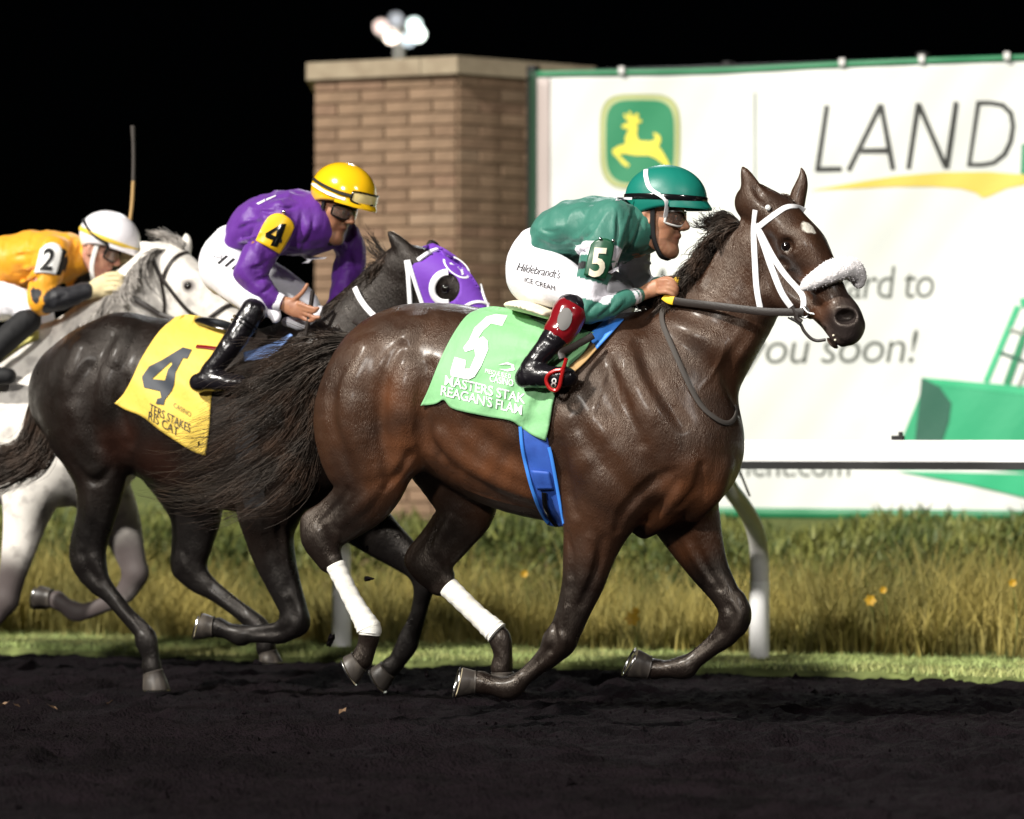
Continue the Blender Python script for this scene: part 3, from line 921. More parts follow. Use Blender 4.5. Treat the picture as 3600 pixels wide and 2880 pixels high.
# ---- banner
YB = 7.10
def bpt(px, py, e=0.0):
    """point on the gently billowing sheet"""
    y = YB + .026 * math.sin(px / 190 + py / 330) + .009 * math.sin(px / 77 - py / 150 + 1) + .0025 * math.sin(px / 31 + py / 44) + .03 * math.sin(py / 420 + .7)
    y += .05 * max(0.0, (1960 - px) / 80) ** 2
    y += .022 * math.exp(-((px - 1960 - (py - 300) * .35) / 40) ** 2) * max(0, 1 - (py - 250) / 420)
    return W(px, py, y - e)
BAN = thing('banner', 'large white advertising banner with green border, deer emblem and LAND lettering', 'banner', tuple(W(2700, 1812, YB) * [1, 1, 0]))
M['vinyl'] = mat('white_vinyl', (.63, .645, .615), .45, .3, noise=(1.1, (.56, .585, .555), .4, .7))
M['vinyl_green'] = mat('green_vinyl', (.010, .17, .065), .5)
M['vinyl_grey'] = mat('grey_vinyl', (.40, .34, .32), .6)
M['print_black'] = mat('banner_black_print', (.014, .016, .013), .6)
M['print_grey'] = mat('banner_grey_print', (.065, .075, .06), .6)
M['print_line'] = mat('banner_pale_line', (.24, .27, .23), .6)
M['print_yellow'] = mat('banner_yellow_print', (.60, .47, .075), .6)
M['print_yellow2'] = mat('banner_gold_print', (.76, .66, .06), .6)
M['print_green'] = mat('banner_green_print', (.012, .20, .085), .6)
M['print_green_lt'] = mat('banner_light_green_print', (.020, .36, .16), .6)
M['print_green_dk'] = mat('banner_dark_green_print', (.008, .085, .05), .6)
M['print_olive'] = mat('banner_olive_print', (.30, .33, .10), .6)
def topy(px): return 262 - (px - 1880) * .0335 + 10 * math.exp(-((px - 2500) / 400) ** 2)
def boty(px): return 1800 + (px - 1880) * .010
def sheet(fx0, fx1, fy0, fy1, nu, nv, name, mt, P, e):
    V = []; 
    for j in range(nv + 1):
        for i in range(nu + 1):
            u = i / nu; v = j / nv
            x0 = fx0 if not callable(fx0) else fx0(v); x1 = fx1 if not callable(fx1) else fx1(v)
            x = x0 + (x1 - x0) * u; ya = fy0(x); yb = fy1(x)
            V.append(bpt(x, ya + (yb - ya) * v, e))
    F_ = [(j * (nu + 1) + i, (j + 1) * (nu + 1) + i, (j + 1) * (nu + 1) + i + 1, j * (nu + 1) + i + 1) for j in range(nv) for i in range(nu)]
    o = obj(name, V, F_, mt, P)
    md = o.modifiers.new('t', 'SOLIDIFY'); md.thickness = .004; md.offset = 0
    return o
sheet(1885, 4350, topy, boty, 150, 70, 'sheet', M['vinyl'], BAN, 0)
sheet(1872, 4352, lambda x: topy(x) - 12, lambda x: topy(x) + 9, 120, 2, 'top_border', M['vinyl_green'], BAN, .008)
sheet(1872, 4352, lambda x: boty(x) - 22, lambda x: boty(x) + 14, 120, 2, 'bottom_border', M['vinyl_green'], BAN, .008)
sheet(1862, 1888, lambda x: 250, lambda x: 1812, 3, 60, 'side_border', mat('dark_green_vinyl2', (.006, .035, .016), .6), BAN, .010)
sheet(1888, 1934, lambda x: topy(x) + 14, lambda x: boty(x) - 22, 4, 60, 'side_strip', M['vinyl_grey'], BAN, .006)  # grey strip down the sheet's left margin
for px in (1875, 2560, 3245, 3930):
    q = W(px, 1548, YB + .14); zt = W(px, topy(px) - 30, YB + .14)[2]
    m = MB(); m.tube([(q[0], q[1], -.05), (q[0], q[1], zt)], .045, 12); m.build('frame_post', M['rail_black'], BAN)
q0 = W(1860, topy(1860) + 4, YB + .10); q1 = W(4350, topy(4350) + 4, YB + .10)
m = MB(); m.tube([q0, q1], .03, 10); m.build('frame_rail', M['rail_black'], BAN)
for px in (2185, 2960, 3240, 3540):
    q = bpt(px, topy(px) - 10, .02); m = MB(); m.box(q, .035, .02, .045); m.build('banner_clip', M['post_grey'], BAN, smooth=False)
def bprint(V, F_, name, mt, e=.006): return obj(name, [bpt(x, y, e) for x, y in V], F_, mt, BAN, smooth=False)
def bpoly(pts, name, mt, e=.006, holes=()):
    V, F_ = refine_2d(poly_2d(pts, holes), 40); return bprint(V, F_, name, mt, e)
def k7(*pts): return [(1850 + .8117 * a_, 150 + .8117 * b_) for a_, b_ in pts]
def stroke(a_, b_, w_):
    a_, b_ = np.array(a_, float), np.array(b_, float); d_ = b_ - a_; n_ = np.array([-d_[1], d_[0]]) / np.linalg.norm(d_) * w_ / 2
    return [tuple(a_ + n_), tuple(b_ + n_), tuple(b_ - n_), tuple(a_ - n_)]
SWL = 21
for a_, b_ in (((1303, 272), (1260, 556)), ((1252, 549), (1366, 547))): bpoly(k7(*stroke(a_, b_, SWL)), 'letter_l', M['print_black'], .006 + (.002 if a_[0] < 1300 else 0))
for i, (a_, b_) in enumerate((((1536, 268), (1395, 556)), ((1536, 268), (1588, 550)), ((1448, 468), (1580, 466)))): bpoly(k7(*stroke(a_, b_, SWL)), 'letter_a', M['print_black'], .006 + .002 * i)
for i, (a_, b_) in enumerate((((1698, 262), (1655, 548)), ((1698, 264), (1818, 543)), ((1862, 256), (1820, 543)))): bpoly(k7(*stroke(a_, b_, SWL)), 'letter_n', M['print_black'], .006 + .002 * i)
do = [(1950, 252), (2010, 252), (2070, 262), (2108, 300), (2118, 360), (2108, 430), (2080, 490), (2030, 528), (1980, 538), (1908, 538)]
di = [(1966, 270), (2008, 270), (2058, 280), (2090, 312), (2099, 362), (2088, 426), (2062, 478), (2020, 512), (1975, 520), (1928, 520)]
bpoly(k7(*do), 'letter_d', M['print_black'], .006, [k7(*di)])
bpoly(k7((2146, 440), (2190, 430), (2190, 580), (2140, 572)), 'edge_block', M['print_green'], .006)
bpoly(k7((1232, 640), (1400, 610), (1600, 578), (1800, 562), (2000, 560), (2200, 575), (2300, 590), (2200, 606), (2080, 632), (2000, 668), (1975, 673), (1945, 650), (1880, 632), (1760, 624), (1600, 624), (1400, 633)), 'swoosh', M['print_yellow'], .006)
bpoly([(2650, 325), (2657, 325), (2657, 760), (2650, 760)], 'divider_line', M['print_line'], .006)
def sup(cx, cy, rx, ry, n=4.2, k=48):
    out = []
    for i in range(k):
        a_ = 2 * math.pi * i / k; c_, s_ = math.cos(a_), math.sin(a_)
        out.append((cx + rx * abs(c_) ** (2 / n) * (1 if c_ > 0 else -1) * (.98 + .05 * (1 - s_ * s_) - .03 * s_), cy + ry * abs(s_) ** (2 / n) * (1 if s_ > 0 else -1)))
    return out
bpoly(sup(2250, 498, 137, 167), 'emblem_border', M['print_olive'], .006)
bpoly(sup(2250, 498, 128, 158), 'emblem_rim', mat('emblem_pale', (.42, .46, .22), .6), .009)
bpoly(sup(2250, 498, 117, 147), 'emblem_field', M['print_green'], .012)
deer = k7((372, 465), (400, 447), (430, 440), (428, 410), (440, 385), (445, 372), (420, 372), (412, 362), (425, 352), (450, 345), (432, 332), (420, 312), (430, 308), (446, 326), (442, 300), (452, 298), (460, 325), (478, 305), (488, 310), (480, 330), (500, 335), (498, 345), (478, 350), (482, 370), (478, 400), (488, 425), (540, 428), (562, 418), (550, 395), (555, 388), (580, 405), (582, 430), (570, 448), (592, 475), (615, 520), (622, 540), (600, 532), (560, 500), (530, 488), (470, 488), (440, 482), (420, 480), (400, 485), (430, 515), (447, 530), (440, 540), (418, 528), (395, 500), (376, 482))
bpoly(deer, 'emblem_deer', M['print_yellow2'], .015)
def btext(s_, org, ex, ey, mt, bold, shear, spacing=1.0):
    V, F_ = refine_2d(text_2d(s_, 1.0, bold, shear, spacing=spacing), .5)
    V = np.array(org) + V[:, :1] * np.array(ex) + V[:, 1:2] * np.array(ey)
    return bprint(V, F_, 'lettering', mt, .006)
btext('We look forward to', (2245, 1058), (136.6, -1.5), (4, -166), M['print_grey'], -.006, .12, .92)
btext('seeing you soon!', (2201, 1283), (163, -1.5), (4, -168), M['print_grey'], -.006, .16, .93)
btext('equipment.com', (2320, 1676), (113, 0), (4, -128), M['print_grey'], -.006, .0, .95)
# printed loader at the right edge
bpoly(k7((1712, 1450), (1800, 1458), (2450, 1512), (2450, 1560), (1725, 1478)), 'printed_bucket', M['print_green_lt'], .009)
bpoly(k7((1725, 1476), (2450, 1558), (2450, 1900), (1850, 1830), (1650, 1790), (1600, 1780)), 'printed_bucket', mat('bucket_green', (.016, .30, .135), .6), .006)
bpoly(k7((1712, 1450), (1790, 1490), (1840, 1560), (1830, 1640), (1790, 1760), (1680, 1760)), 'printed_bucket', M['print_green_dk'], .012)
bpoly([(3150, 1656), (3640, 1668), (4100, 1690), (4100, 1790), (3640, 1758), (3420, 1706)], 'printed_bucket', M['print_green_lt'], .015)
for i, (a_, b_, w_, mt) in enumerate((((1990, 1470), (2130, 1140), 26, 'print_green_lt'), ((2080, 1480), (2170, 1230), 30, 'print_green'), ((2140, 1130), (2260, 1100), 40, 'print_green_lt'), ((2130, 1490), (2200, 1330), 14, 'print_line'), ((2050, 1340), (2160, 1380), 12, 'print_green_dk'), ((2090, 1240), (2160, 1260), 12, 'print_line'))):
    bpoly(k7(*stroke(a_, b_, w_)), 'printed_loader_arm', M[mt], .009 + .002 * i)
# ---- floodlight mast far behind
DL = 110.0
def far(px, py, d=DL): return CAM + FWD * d + RGT * ((px - 1800) / FPX * d) + UP * ((HORY - py) / FPX * d)
MAST = thing('floodlight_mast', 'tall floodlight mast with glowing lamps far behind the pillar', 'floodlight', tuple(far(1405, 0) * [1, 1, 0]))
q = far(1405, 100)
m = MB(); m.tube([(q[0], q[1], -.1), (q[0], q[1], q[2] * .5), tuple(q)], [.22, .18, .12], 12); m.build('mast', M['post_grey'], MAST)
m = MB(); m.tube([far(1335, 120), far(1470, 120)], .06, 8); m.build('crossarm', M['post_grey'], MAST)
for i, (px, py, col, st_) in enumerate(((1340, 95, (1, .70, .62), 2.2), (1376, 128, (1, .80, .66), 7), (1456, 89, (.80, 1, .95), 4), (1470, 121, (.88, 1, .90), 7), (1436, 138, (.70, .88, 1), 1.8), (1392, 70, (.55, .65, .9), .5))):
    c = far(px, py)
    m = MB(); m.tube([c, c + FWD * .35], [.24, .12], 14); hsg = m.build('lamp_housing', M['rail_black'], MAST)
    m = MB(); m.tube([c - FWD * .02, c - FWD * .005], .20, 16); m.build('lamp_glass', mat('lamp_glow_%d' % i, (.8, .8, .8), emit=(col, st_)), hsg)
# ---- small things on and above the track
M['leaf'] = mat('dry_leaf', (.15, .09, .05), .7)
for i, (px, py, lb) in enumerate([(14, 2479, 'dry leaf on the track, leftmost at the very edge of the picture'), (107, 2470, 'dry leaf on the track, third from the left edge'), (60, 2484, 'tiny dry leaf on the track, second from the left edge'), (385, 2474, 'dry leaf on the track near the hind hoof of the dark horse'), (1203, 2505, 'dry leaf on the track below the bandaged hind hoof'), (185, 2490, 'dry leaf on the track, fourth from the left edge')]):
    c = W(px, py, ground_y(px, py, .004)); a_ = i * 1.9
    e1 = np.array([math.cos(a_), math.sin(a_), .25]); e2 = np.array([-math.sin(a_), math.cos(a_), .3]); r_ = .022 if i != 2 else .014
    m = MB(); m.add([c - e1 * r_, c - e1 * r_ * .2 + e2 * r_ * .55 + UP * .01, c + e1 * r_ * .6 + e2 * r_ * .35 + UP * .006, c + e1 * r_ * 1.2 + UP * .012, c + e1 * r_ * .5 - e2 * r_ * .4 + UP * .004, c - e1 * r_ * .3 - e2 * r_ * .5 + UP * .012, c + UP * .002], [(0, 1, 6), (1, 2, 6), (2, 3, 6), (3, 4, 6), (4, 5, 6), (5, 0, 6)])
    tag(m.build('fallen_leaf', M['leaf'], smooth=False), lb, 'leaf', 'dry leaves scattered on the track')
for i, (px, py, yy, r_, lb) in enumerate([(1297, 2035, .3, .016, 'dirt clod in the air right of the left white bandage'), (1162, 2252, .4, .022, 'largest dirt clod in the air before the left rail post'), (1290, 1928, .3, .011, 'tiny dirt clod in the air above the left white bandage'), (905, 2330, .7, .015, 'dirt clod in the air by the dark horse hind hoof'), (1500, 2370, .05, .012, 'dirt clod in the air between the bay horse hind and fore hooves')]):
    bm = bmesh.new(); bmesh.ops.create_icosphere(bm, subdivisions=2, radius=r_)
    for v in bm.verts: v.co = v.co * (1 + .35 * math.sin(v.co.x / r_ * 3 + i) * math.cos(v.co.z / r_ * 4)); v.co.z *= .6; v.co.x *= 1.4
    me_ = bpy.data.meshes.new('dirt_clod'); bm.to_mesh(me_); bm.free(); me_.materials.append(M['track'])
    o = bpy.data.objects.new('dirt_clod', me_); COL.objects.link(o); o.location = W(px, py, yy); o.rotation_euler = (i, i * 2, i)
    tag(o, lb, 'clod', 'clods kicked up by the horses')

# loose crumbs of track surface
nC = 3200
cx_ = rng.uniform(-5, 4.5, nC); cy_ = -7.5 + 10.0 * rng.uniform(0, 1, nC) ** .8; rr = rng.uniform(.004, .013, nC) * (1 + 1.2 * (rng.uniform(0, 1, nC) > .95))
tet = np.array([(1, 0, -.3), (-.5, .87, -.3), (-.5, -.87, -.3), (.1, .1, .75)])
Vc_ = (tet[None] * (rr[:, None, None] * rng.uniform(.7, 1.3, (nC, 4, 1))))
an = rng.uniform(0, 6.28, nC); ca, sa = np.cos(an)[:, None], np.sin(an)[:, None]
Vc_ = np.stack([Vc_[..., 0] * ca - Vc_[..., 1] * sa + cx_[:, None], Vc_[..., 0] * sa + Vc_[..., 1] * ca + cy_[:, None], Vc_[..., 2]], 2).reshape(-1, 3)
o_ = np.arange(nC)[:, None] * 4
Fc_ = np.vstack([o_ + np.array(q_) for q_ in ((0, 1, 3), (1, 2, 3), (2, 0, 3), (2, 1, 0))])
tag(obj('track_crumbs', Vc_, Fc_, M['track'], smooth=False), 'loose dark crumbs of soil strewn over the track', 'soil', kind='stuff')
# ---- the leading bay horse
Y5 = 0.0
H5 = thing('racehorse', 'bay racehorse number 5 in front with white bridle, fleece noseband and white hind bandages', 'horse', (0.0, Y5, 0.0), 'galloping racehorses')

def c1(s, n):                       # head: distance along poll-muzzle axis, height above it
    return (2200 + .4638 * (1050 + .557 * s + .83 * n), 500 + .4638 * (480 + .83 * s - .557 * n))

def horse5():
    lo = W(900, 2560, 0) * [1, 0, 1] + [-.1, -.42, -.05]; hi = W(3150, 560, 0) * [1, 0, 1] + [0.05, .42, .05]
    F = Field(lo, hi, 0.0065)
    Y = Y5
    # barrel
    tubep(F, Y, [(1365, 1372, 215, 0, .22), (1440, 1345, 268, 0, .26), (1560, 1358, 292, 0, .265), (1700, 1412, 322, 0, .285), (1840, 1452, 352, 0, .30),
                 (1980, 1472, 366, 0, .30), (2120, 1488, 372, 0, .285), (2250, 1515, 350, 0, .265), (2350, 1560, 270, 0, .235), (2410, 1600, 185, 0, .19)], 0.03)
    # neck
    tubep(F, Y, [(2250, 1410, 295, 0, .215), (2345, 1345, 242, 0, .185), (2425, 1275, 200, 0, .15), (2505, 1175, 176, 0, .118), (2580, 1070, 162, 0, .10), (2625, 980, 150, 0, .088), (2658, 910, 132, 0, .08)], 0.05)
    # breast
    F.ball(W(2410, 1600, Y - .09), (0.135, 0.11, 0.19), 0.05)
    F.ball(W(2370, 1590, Y + .09), (0.12, 0.11, 0.20), 0.05)
    # croup, thigh and near hind leg
    tubep(F, Y, [(1420, 1225, 130, -.06, .15), (1345, 1315, 182, -.11, .16), (1290, 1450, 194, -.135, .15), (1290, 1570, 178, -.14, .13), (1304, 1660, 142, -.14, .105), (1278, 1745, 112, -.14, .078), (1222, 1808, 88, -.14, .058),
                 (1158, 1862, 74, -.14, .048), (1132, 1900, 66, -.14, .045)], 0.05)
    tubep(F, Y, [(1120, 1885, 66, -.14, .046), (1150, 1945, 52, -.14, .038), (1182, 2000, 33, -.14, .030), (1225, 2085, 29, -.14, .027), (1272, 2170, 31, -.14, .028), (1297, 2222, 40, -.14, .036), (1290, 2270, 35, -.14, .033), (1272, 2318, 40, -.14, .04)], 0.02)
    tubep(F, Y, [(1195, 1735, 26, -.14, .018), (1135, 1785, 22, -.14, .016), (1082, 1830, 27, -.14, .024), (1095, 1890, 27, -.14, .022), (1145, 1990, 20, -.14, .02)], 0.02)
    tubep(F, Y, [(1415, 1330, 95, -.17, .09), (1430, 1440, 85, -.19, .075), (1435, 1545, 62, -.175, .07), (1425, 1610, 60, -.165, .07)], 0.06)      # stifle mass
    # far hind leg
    tubep(F, Y, [(1440, 1270, 160, .07, .15), (1500, 1450, 185, .12, .13), (1600, 1640, 150, .13, .11), (1640, 1770, 112, .13, .08), (1600, 1860, 88, .13, .06), (1548, 1935, 74, .13, .05), (1512, 1985, 70, .13, .047)], 0.05)
    tubep(F, Y, [(1510, 1985, 68, .13, .047), (1548, 2040, 52, .13, .038), (1580, 2070, 34, .13, .03), (1660, 2145, 30, .13, .027), (1735, 2215, 32, .13, .028), (1758, 2248, 41, .13, .036), (1768, 2300, 34, .13, .033), (1764, 2350, 40, .13, .04)], 0.02)
    tubep(F, Y, [(1540, 1830, 24, .13, .018), (1490, 1890, 20, .13, .016), (1447, 1962, 27, .13, .024), (1470, 2005, 26, .13, .022), (1535, 2070, 20, .13, .02)], 0.02)
    # near fore leg
    tubep(F, Y, [(2190, 1560, 190, -.14, .13), (2130, 1720, 165, -.155, .115), (2095, 1850, 118, -.15, .088), (2070, 1950, 94, -.15, .068), (2052, 2040, 78, -.15, .056), (2022, 2130, 63, -.15, .047), (1996, 2200, 57, -.15, .044), (1970, 2258, 55, -.15, .045)], 0.05)
    tubep(F, Y, [(1972, 2245, 55, -.15, .046), (1935, 2300, 45, -.15, .038), (1885, 2345, 33, -.15, .029), (1838, 2385, 31, -.15, .027), (1795, 2418, 42, -.15, .036), (1738, 2412, 35, -.15, .033), (1690, 2400, 42, -.15, .042)], 0.02)
    # far fore leg
    tubep(F, Y, [(2330, 1640, 170, .10, .12), (2400, 1790, 130, .13, .10), (2445, 1900, 98, .13, .075), (2490, 1995, 72, .13, .056), (2540, 2075, 55, .13, .047), (2580, 2140, 52, .13, .045), (2584, 2175, 52, .13, .046)], 0.05)
    tubep(F, Y, [(2582, 2168, 54, .13, .046), (2555, 2225, 46, .13, .038), (2500, 2275, 34, .13, .029), (2440, 2322, 33, .13, .028), (2405, 2346, 42, .13, .036), (2345, 2352, 31, .13, .033), (2300, 2352, 38, .13, .04)], 0.02)
    tubep(F, Y, [(2595, 2105, 24, .13, .03), (2612, 2150, 24, .13, .03), (2598, 2210, 22, .13, .03)], 0.02)       # flexed knee cap
    tubep(F, Y, [(1930, 2240, 18, -.15, .02), (1925, 2265, 16, -.15, .02)], 0.02)
    # head, turned a little towards the camera
    dl = math.radians(13)
    hx = (math.sin(dl), math.cos(dl), 0)
    td = math.tan(dl)
    def hp(s, n, r, b, lat=0.0):
        x, y = c1(s, n)
        m = mpp(x, Y)
        yy = -(x - 2640) * m * td
        return (x, y, r * .4638, yy + lat, b)
    tubep(F, Y, [hp(-60, -50, 150, .075), hp(120, 25, 165, .088), hp(300, 55, 168, .098), hp(450, 72, 160, .098), hp(600, 70, 146, .083), hp(760, 55, 128, .064), hp(900, 38, 120, .055), hp(1030, 50, 118, .056), hp(1120, 40, 108, .052)], 0.04, hx)
    tubep(F, Y, [hp(230, -190, 165, .062), hp(400, -235, 172, .068), hp(560, -245, 160, .066), hp(690, -220, 125, .055), hp(820, -150, 85, .042), hp(950, -100, 70, .038)], 0.05, hx)
    tubep(F, Y, [hp(900, -85, 75, .04), hp(1040, -95, 60, .042), hp(1130, -112, 62, .044), hp(1175, -120, 48, .04)], 0.02, hx)                 # lower jaw, chin
    tubep(F, Y, [hp(1000, 20, 95, .052), hp(1110, 0, 100, .056), hp(1165, -15, 85, .050)], 0.03, hx)                                       # upper lip
    tubep(F, Y, [hp(330, 130, 42, .03, -.05), hp(440, 125, 44, .03, -.055), hp(560, 90, 30, .02, -.05)], 0.03, hx)
    tubep(F, Y, [hp(330, 165, 50, .036, .06), hp(440, 180, 58, .042, .066), hp(550, 160, 48, .03, .06)], 0.03, hx)                     # brows
    tubep(F, Y, [(2190, 1150, 40, 0, .07), (2270, 1135, 42, 0, .065), (2350, 1105, 42, 0, .06), (2420, 1062, 34, 0, .05), (2470, 1010, 22, 0, .04)], 0.04)   # withers and crest
    tubep(F, Y, [(2849, 1121, 5, -.075, .09), (2886, 1158, 6, -.078, .09), (2926, 1194, 7, -.08, .09), (2950, 1228, 8, -.085, .09)], 0.008, hx, op='sub')
    # ears
    tubep(F, Y, [(2664, 735, 36, -.045, .032), (2648, 690, 41, -.05, .03), (2634, 645, 30, -.05, .022), (2620, 608, 17, -.05, .014), (2611, 588, 5, -.05, .006)], 0.02)
    tubep(F, Y, [(2800, 735, 27, .06, .03), (2806, 690, 29, .065, .028), (2818, 650, 23, .065, .022), (2822, 615, 13, .065, .013), (2817, 590, 4, .065, .006)], 0.02)
    F.ridge([(2695, 715, 14), (2668, 680, 16), (2640, 635, 9)], 0.01, -0.2, 'sub')
    # --- surface anatomy of the visible side
    R = F.ridge
    R([(2470, 1010, 12), (2545, 860, 10), (2610, 785, 8)], 0.02, .2)                                   # crest
    R([(2330, 1130, 14), (2470, 1190, 30), (2580, 1240, 40), (2650, 1130, 34), (2680, 1040, 20)], 0.05, .75)   # cheek / brachiocephalic band
    R([(2600, 1440, 16), (2560, 1300, 22), (2640, 1150, 14)], 0.02, -.35, 'sub')                        # jugular groove
    R([(2180, 1180, 46), (2230, 1330, 56), (2310, 1480, 60), (2380, 1600, 48)], 0.06, .72)             # scapula spine to point of shoulder
    R([(2250, 1200, 18), (2300, 1330, 20), (2400, 1490, 18)], 0.03, -.4, 'sub')
    R([(2120, 1260, 16), (2190, 1420, 18), (2250, 1560, 14)], 0.03, -.45, 'sub')
    R([(2010, 1480, 40), (2060, 1600, 62), (2130, 1700, 72), (2200, 1760, 50)], 0.05, .72)             # triceps
    R([(2040, 1400, 34), (2130, 1530, 44), (2220, 1650, 46), (2290, 1720, 30)], 0.04, .72)
    R([(1960, 1560, 14), (1985, 1690, 18), (2010, 1800, 16)], 0.03, -.4, 'sub')
    R([(2170, 1870, 13), (2195, 1800, 17), (2300, 1690, 15), (2380, 1660, 10)], 0.018, -.35, 'sub')       # line above the forearm
    R([(2420, 1640, 40), (2370, 1740, 46), (2310, 1830, 38), (2240, 1880, 26)], 0.04, .7)             # pectoral folds
    R([(2530, 1650, 40), (2500, 1730, 44), (2440, 1800, 34)], 0.04, .7)
    R([(2470, 1640, 9), (2450, 1720, 11), (2390, 1790, 9)], 0.018, -.35, 'sub')
    R([(2380, 1690, 9), (2330, 1770, 11), (2270, 1840, 8)], 0.018, -.35, 'sub')
    R([(2080, 1890, 24), (2070, 1990, 22), (2040, 2090, 15)], 0.02, .6)
    R([(2120, 1900, 10), (2095, 2010, 9), (2040, 2130, 7)], 0.012, -.3, 'sub')
    R([(1990, 1880, 8), (2010, 1990, 8), (1995, 2120, 6)], 0.012, -.3, 'sub')
    # flank and ribs
    R([(1500, 1290, 22), (1478, 1420, 26), (1490, 1540, 24), (1540, 1600, 16)], 0.04, -.5, 'sub')
    R([(1560, 1530, 22), (1620, 1600, 26), (1760, 1690, 22), (1880, 1740, 14)], 0.04, .7)
    R([(1640, 1500, 26), (1740, 1590, 30), (1840, 1640, 20)], 0.05, -.75, 'sub')
    # hip and thigh
    R([(1470, 1150, 36), (1440, 1190, 40), (1420, 1230, 30)], 0.04, .62)                                   # point of hip
    R([(1400, 1220, 14), (1352, 1320, 20), (1340, 1450, 22), (1350, 1580, 18), (1365, 1680, 10)], 0.04, -.5, 'sub')
    R([(1250, 1230, 14), (1185, 1350, 20), (1175, 1480, 24), (1215, 1600, 22), (1260, 1690, 14)], 0.04, -.5, 'sub')
    R([(1290, 1240, 40), (1245, 1380, 56), (1255, 1520, 58), (1300, 1640, 44)], 0.05, .74)
    R([(1440, 1300, 40), (1420, 1420, 50), (1420, 1530, 46)], 0.05, .74)
    R([(1440, 1600, 10), (1400, 1670, 12), (1350, 1720, 10)], 0.02, -.4, 'sub')
    R([(1330, 1700, 20), (1270, 1780, 22), (1200, 1840, 14)], 0.02, .6)
    R([(1220, 1730, 8), (1160, 1800, 10), (1120, 1840, 7)], 0.014, -.35, 'sub')
    R([(1190, 1870, 10), (1180, 1920, 12), (1190, 1960, 8)], 0.014, .5)
    R([(1130, 1860, 9), (1145, 1910, 10), (1160, 1950, 7)], 0.012, -.35, 'sub')
    R([(1560, 1940, 9), (1570, 1990, 12), (1590, 2020, 8)], 0.014, .5)
    R([(1590, 1820, 18), (1560, 1880, 18), (1530, 1940, 12)], 0.02, .6)
    # lower legs: tendons and joints
    R([(1925, 2290, 7), (1885, 2325, 8), (1840, 2362, 7)], 0.01, -.3, 'sub')
    R([(1960, 2215, 10), (1985, 2250, 13), (1978, 2285, 9)], 0.012, .5)
    R([(1945, 2200, 7), (1950, 2250, 8), (1935, 2285, 6)], 0.01, -.3, 'sub')
    R([(2530, 2222, 7), (2490, 2260, 8), (2440, 2300, 7)], 0.01, -.3, 'sub')
    R([(2575, 2120, 9), (2605, 2160, 11), (2590, 2205, 8)], 0.012, .5)
    R([(2560, 2130, 6), (2578, 2170, 8), (2565, 2210, 6)], 0.01, -.3, 'sub')
    R([(2400, 1880, 14), (2440, 1960, 14), (2500, 2050, 8)], 0.012, .5)
    R([(2440, 1900, 7), (2480, 1990, 8), (2530, 2070, 6)], 0.012, -.3, 'sub')
    R([(2010, 2040, 14), (1995, 2130, 12), (1975, 2200, 8)], 0.014, .5)
    R([(1740, 2270, 6), (1770, 2310, 8), (1775, 2340, 6)], 0.01, .5)
    # veins
    for p in ([(2240, 1140, 3), (2200, 1250, 4), (2190, 1390, 4), (2215, 1500, 3)], [(2150, 1240, 3), (2110, 1380, 4), (2080, 1480, 4), (2075, 1570, 3)],
              [(2560, 1180, 3), (2520, 1290, 4), (2460, 1370, 3)], [(1640, 1720, 3), (1720, 1750, 4), (1800, 1770, 4), (1900, 1795, 3)],
              [(1400, 1750, 3), (1330, 1730, 3), (1290, 1690, 3)], [(1460, 1560, 3), (1440, 1520, 3), (1455, 1470, 3)]):
        R([(a, b, c * 1.5) for a, b, c in p], 0.006, .35)
    # head details
    R([(2735, 905, 7), (2762, 882, 9), (2795, 890, 8)], 0.008, .4)                                     # upper lid
    R([(2740, 935, 7), (2775, 950, 5), (2805, 920, 5)], 0.008, .5)
    F.ball(F.hit(2765, 866), (0.028, 0.02, 0.028), 0.02, 'sub')
    R([(2790, 960, 9), (2850, 1010, 11), (2900, 1060, 9)], 0.016, .5)                                   # facial crest
    R([(2700, 850, 14), (2690, 960, 20), (2720, 1050, 16)], 0.03, -.5, 'sub')
    hn = F.hit(2972, 1112)
    if hn is not None:
        F.ridge([(2938, 1100, 9), (2955, 1086, 10), (2990, 1088, 10), (3008, 1108, 9), (2995, 1138, 9), (2960, 1142, 9), (2938, 1122, 9), (2938, 1100, 9)], 0.024, .78, step=8, closed=True)
        F.ball(W(2974, 1114, hn[1]) , (0.036, 0.045, 0.026), 0.010, 'sub')
    R([(2845, 1112, 5), (2880, 1140, 5), (2920, 1178, 6), (2960, 1205, 6)], 0.008, -.2, 'sub', step=8)   # mouth
    R([(2900, 1140, 7), (2930, 1190, 8), (2960, 1200, 5)], 0.01, .3)
    return F
F5 = horse5()
V5, Q5 = F5.mesh(1)
me = mesh_data('body', V5, Q5)
legs = [[(1222, 1808, -.14), (1130, 1880, -.14), (1182, 2000, -.14), (1297, 2222, -.14), (1272, 2330, -.14)],
        [(1600, 1860, .13), (1512, 1985, .13), (1580, 2070, .13), (1758, 2248, .13), (1764, 2360, .13)],
        [(2040, 2080, -.15), (1970, 2258, -.15), (1795, 2418, -.15), (1680, 2400, -.15)],
        [(2520, 2050, .13), (2584, 2175, .13), (2405, 2346, .13), (2290, 2352, .13)]]
d = np.min([dist_path(V5, [W(*q) for q in L]) for L in legs], axis=0)
set_attr(me, 'dark', (1 - sstep(d, 0.05, 0.20)) * 0.92)
red = np.zeros(len(V5))
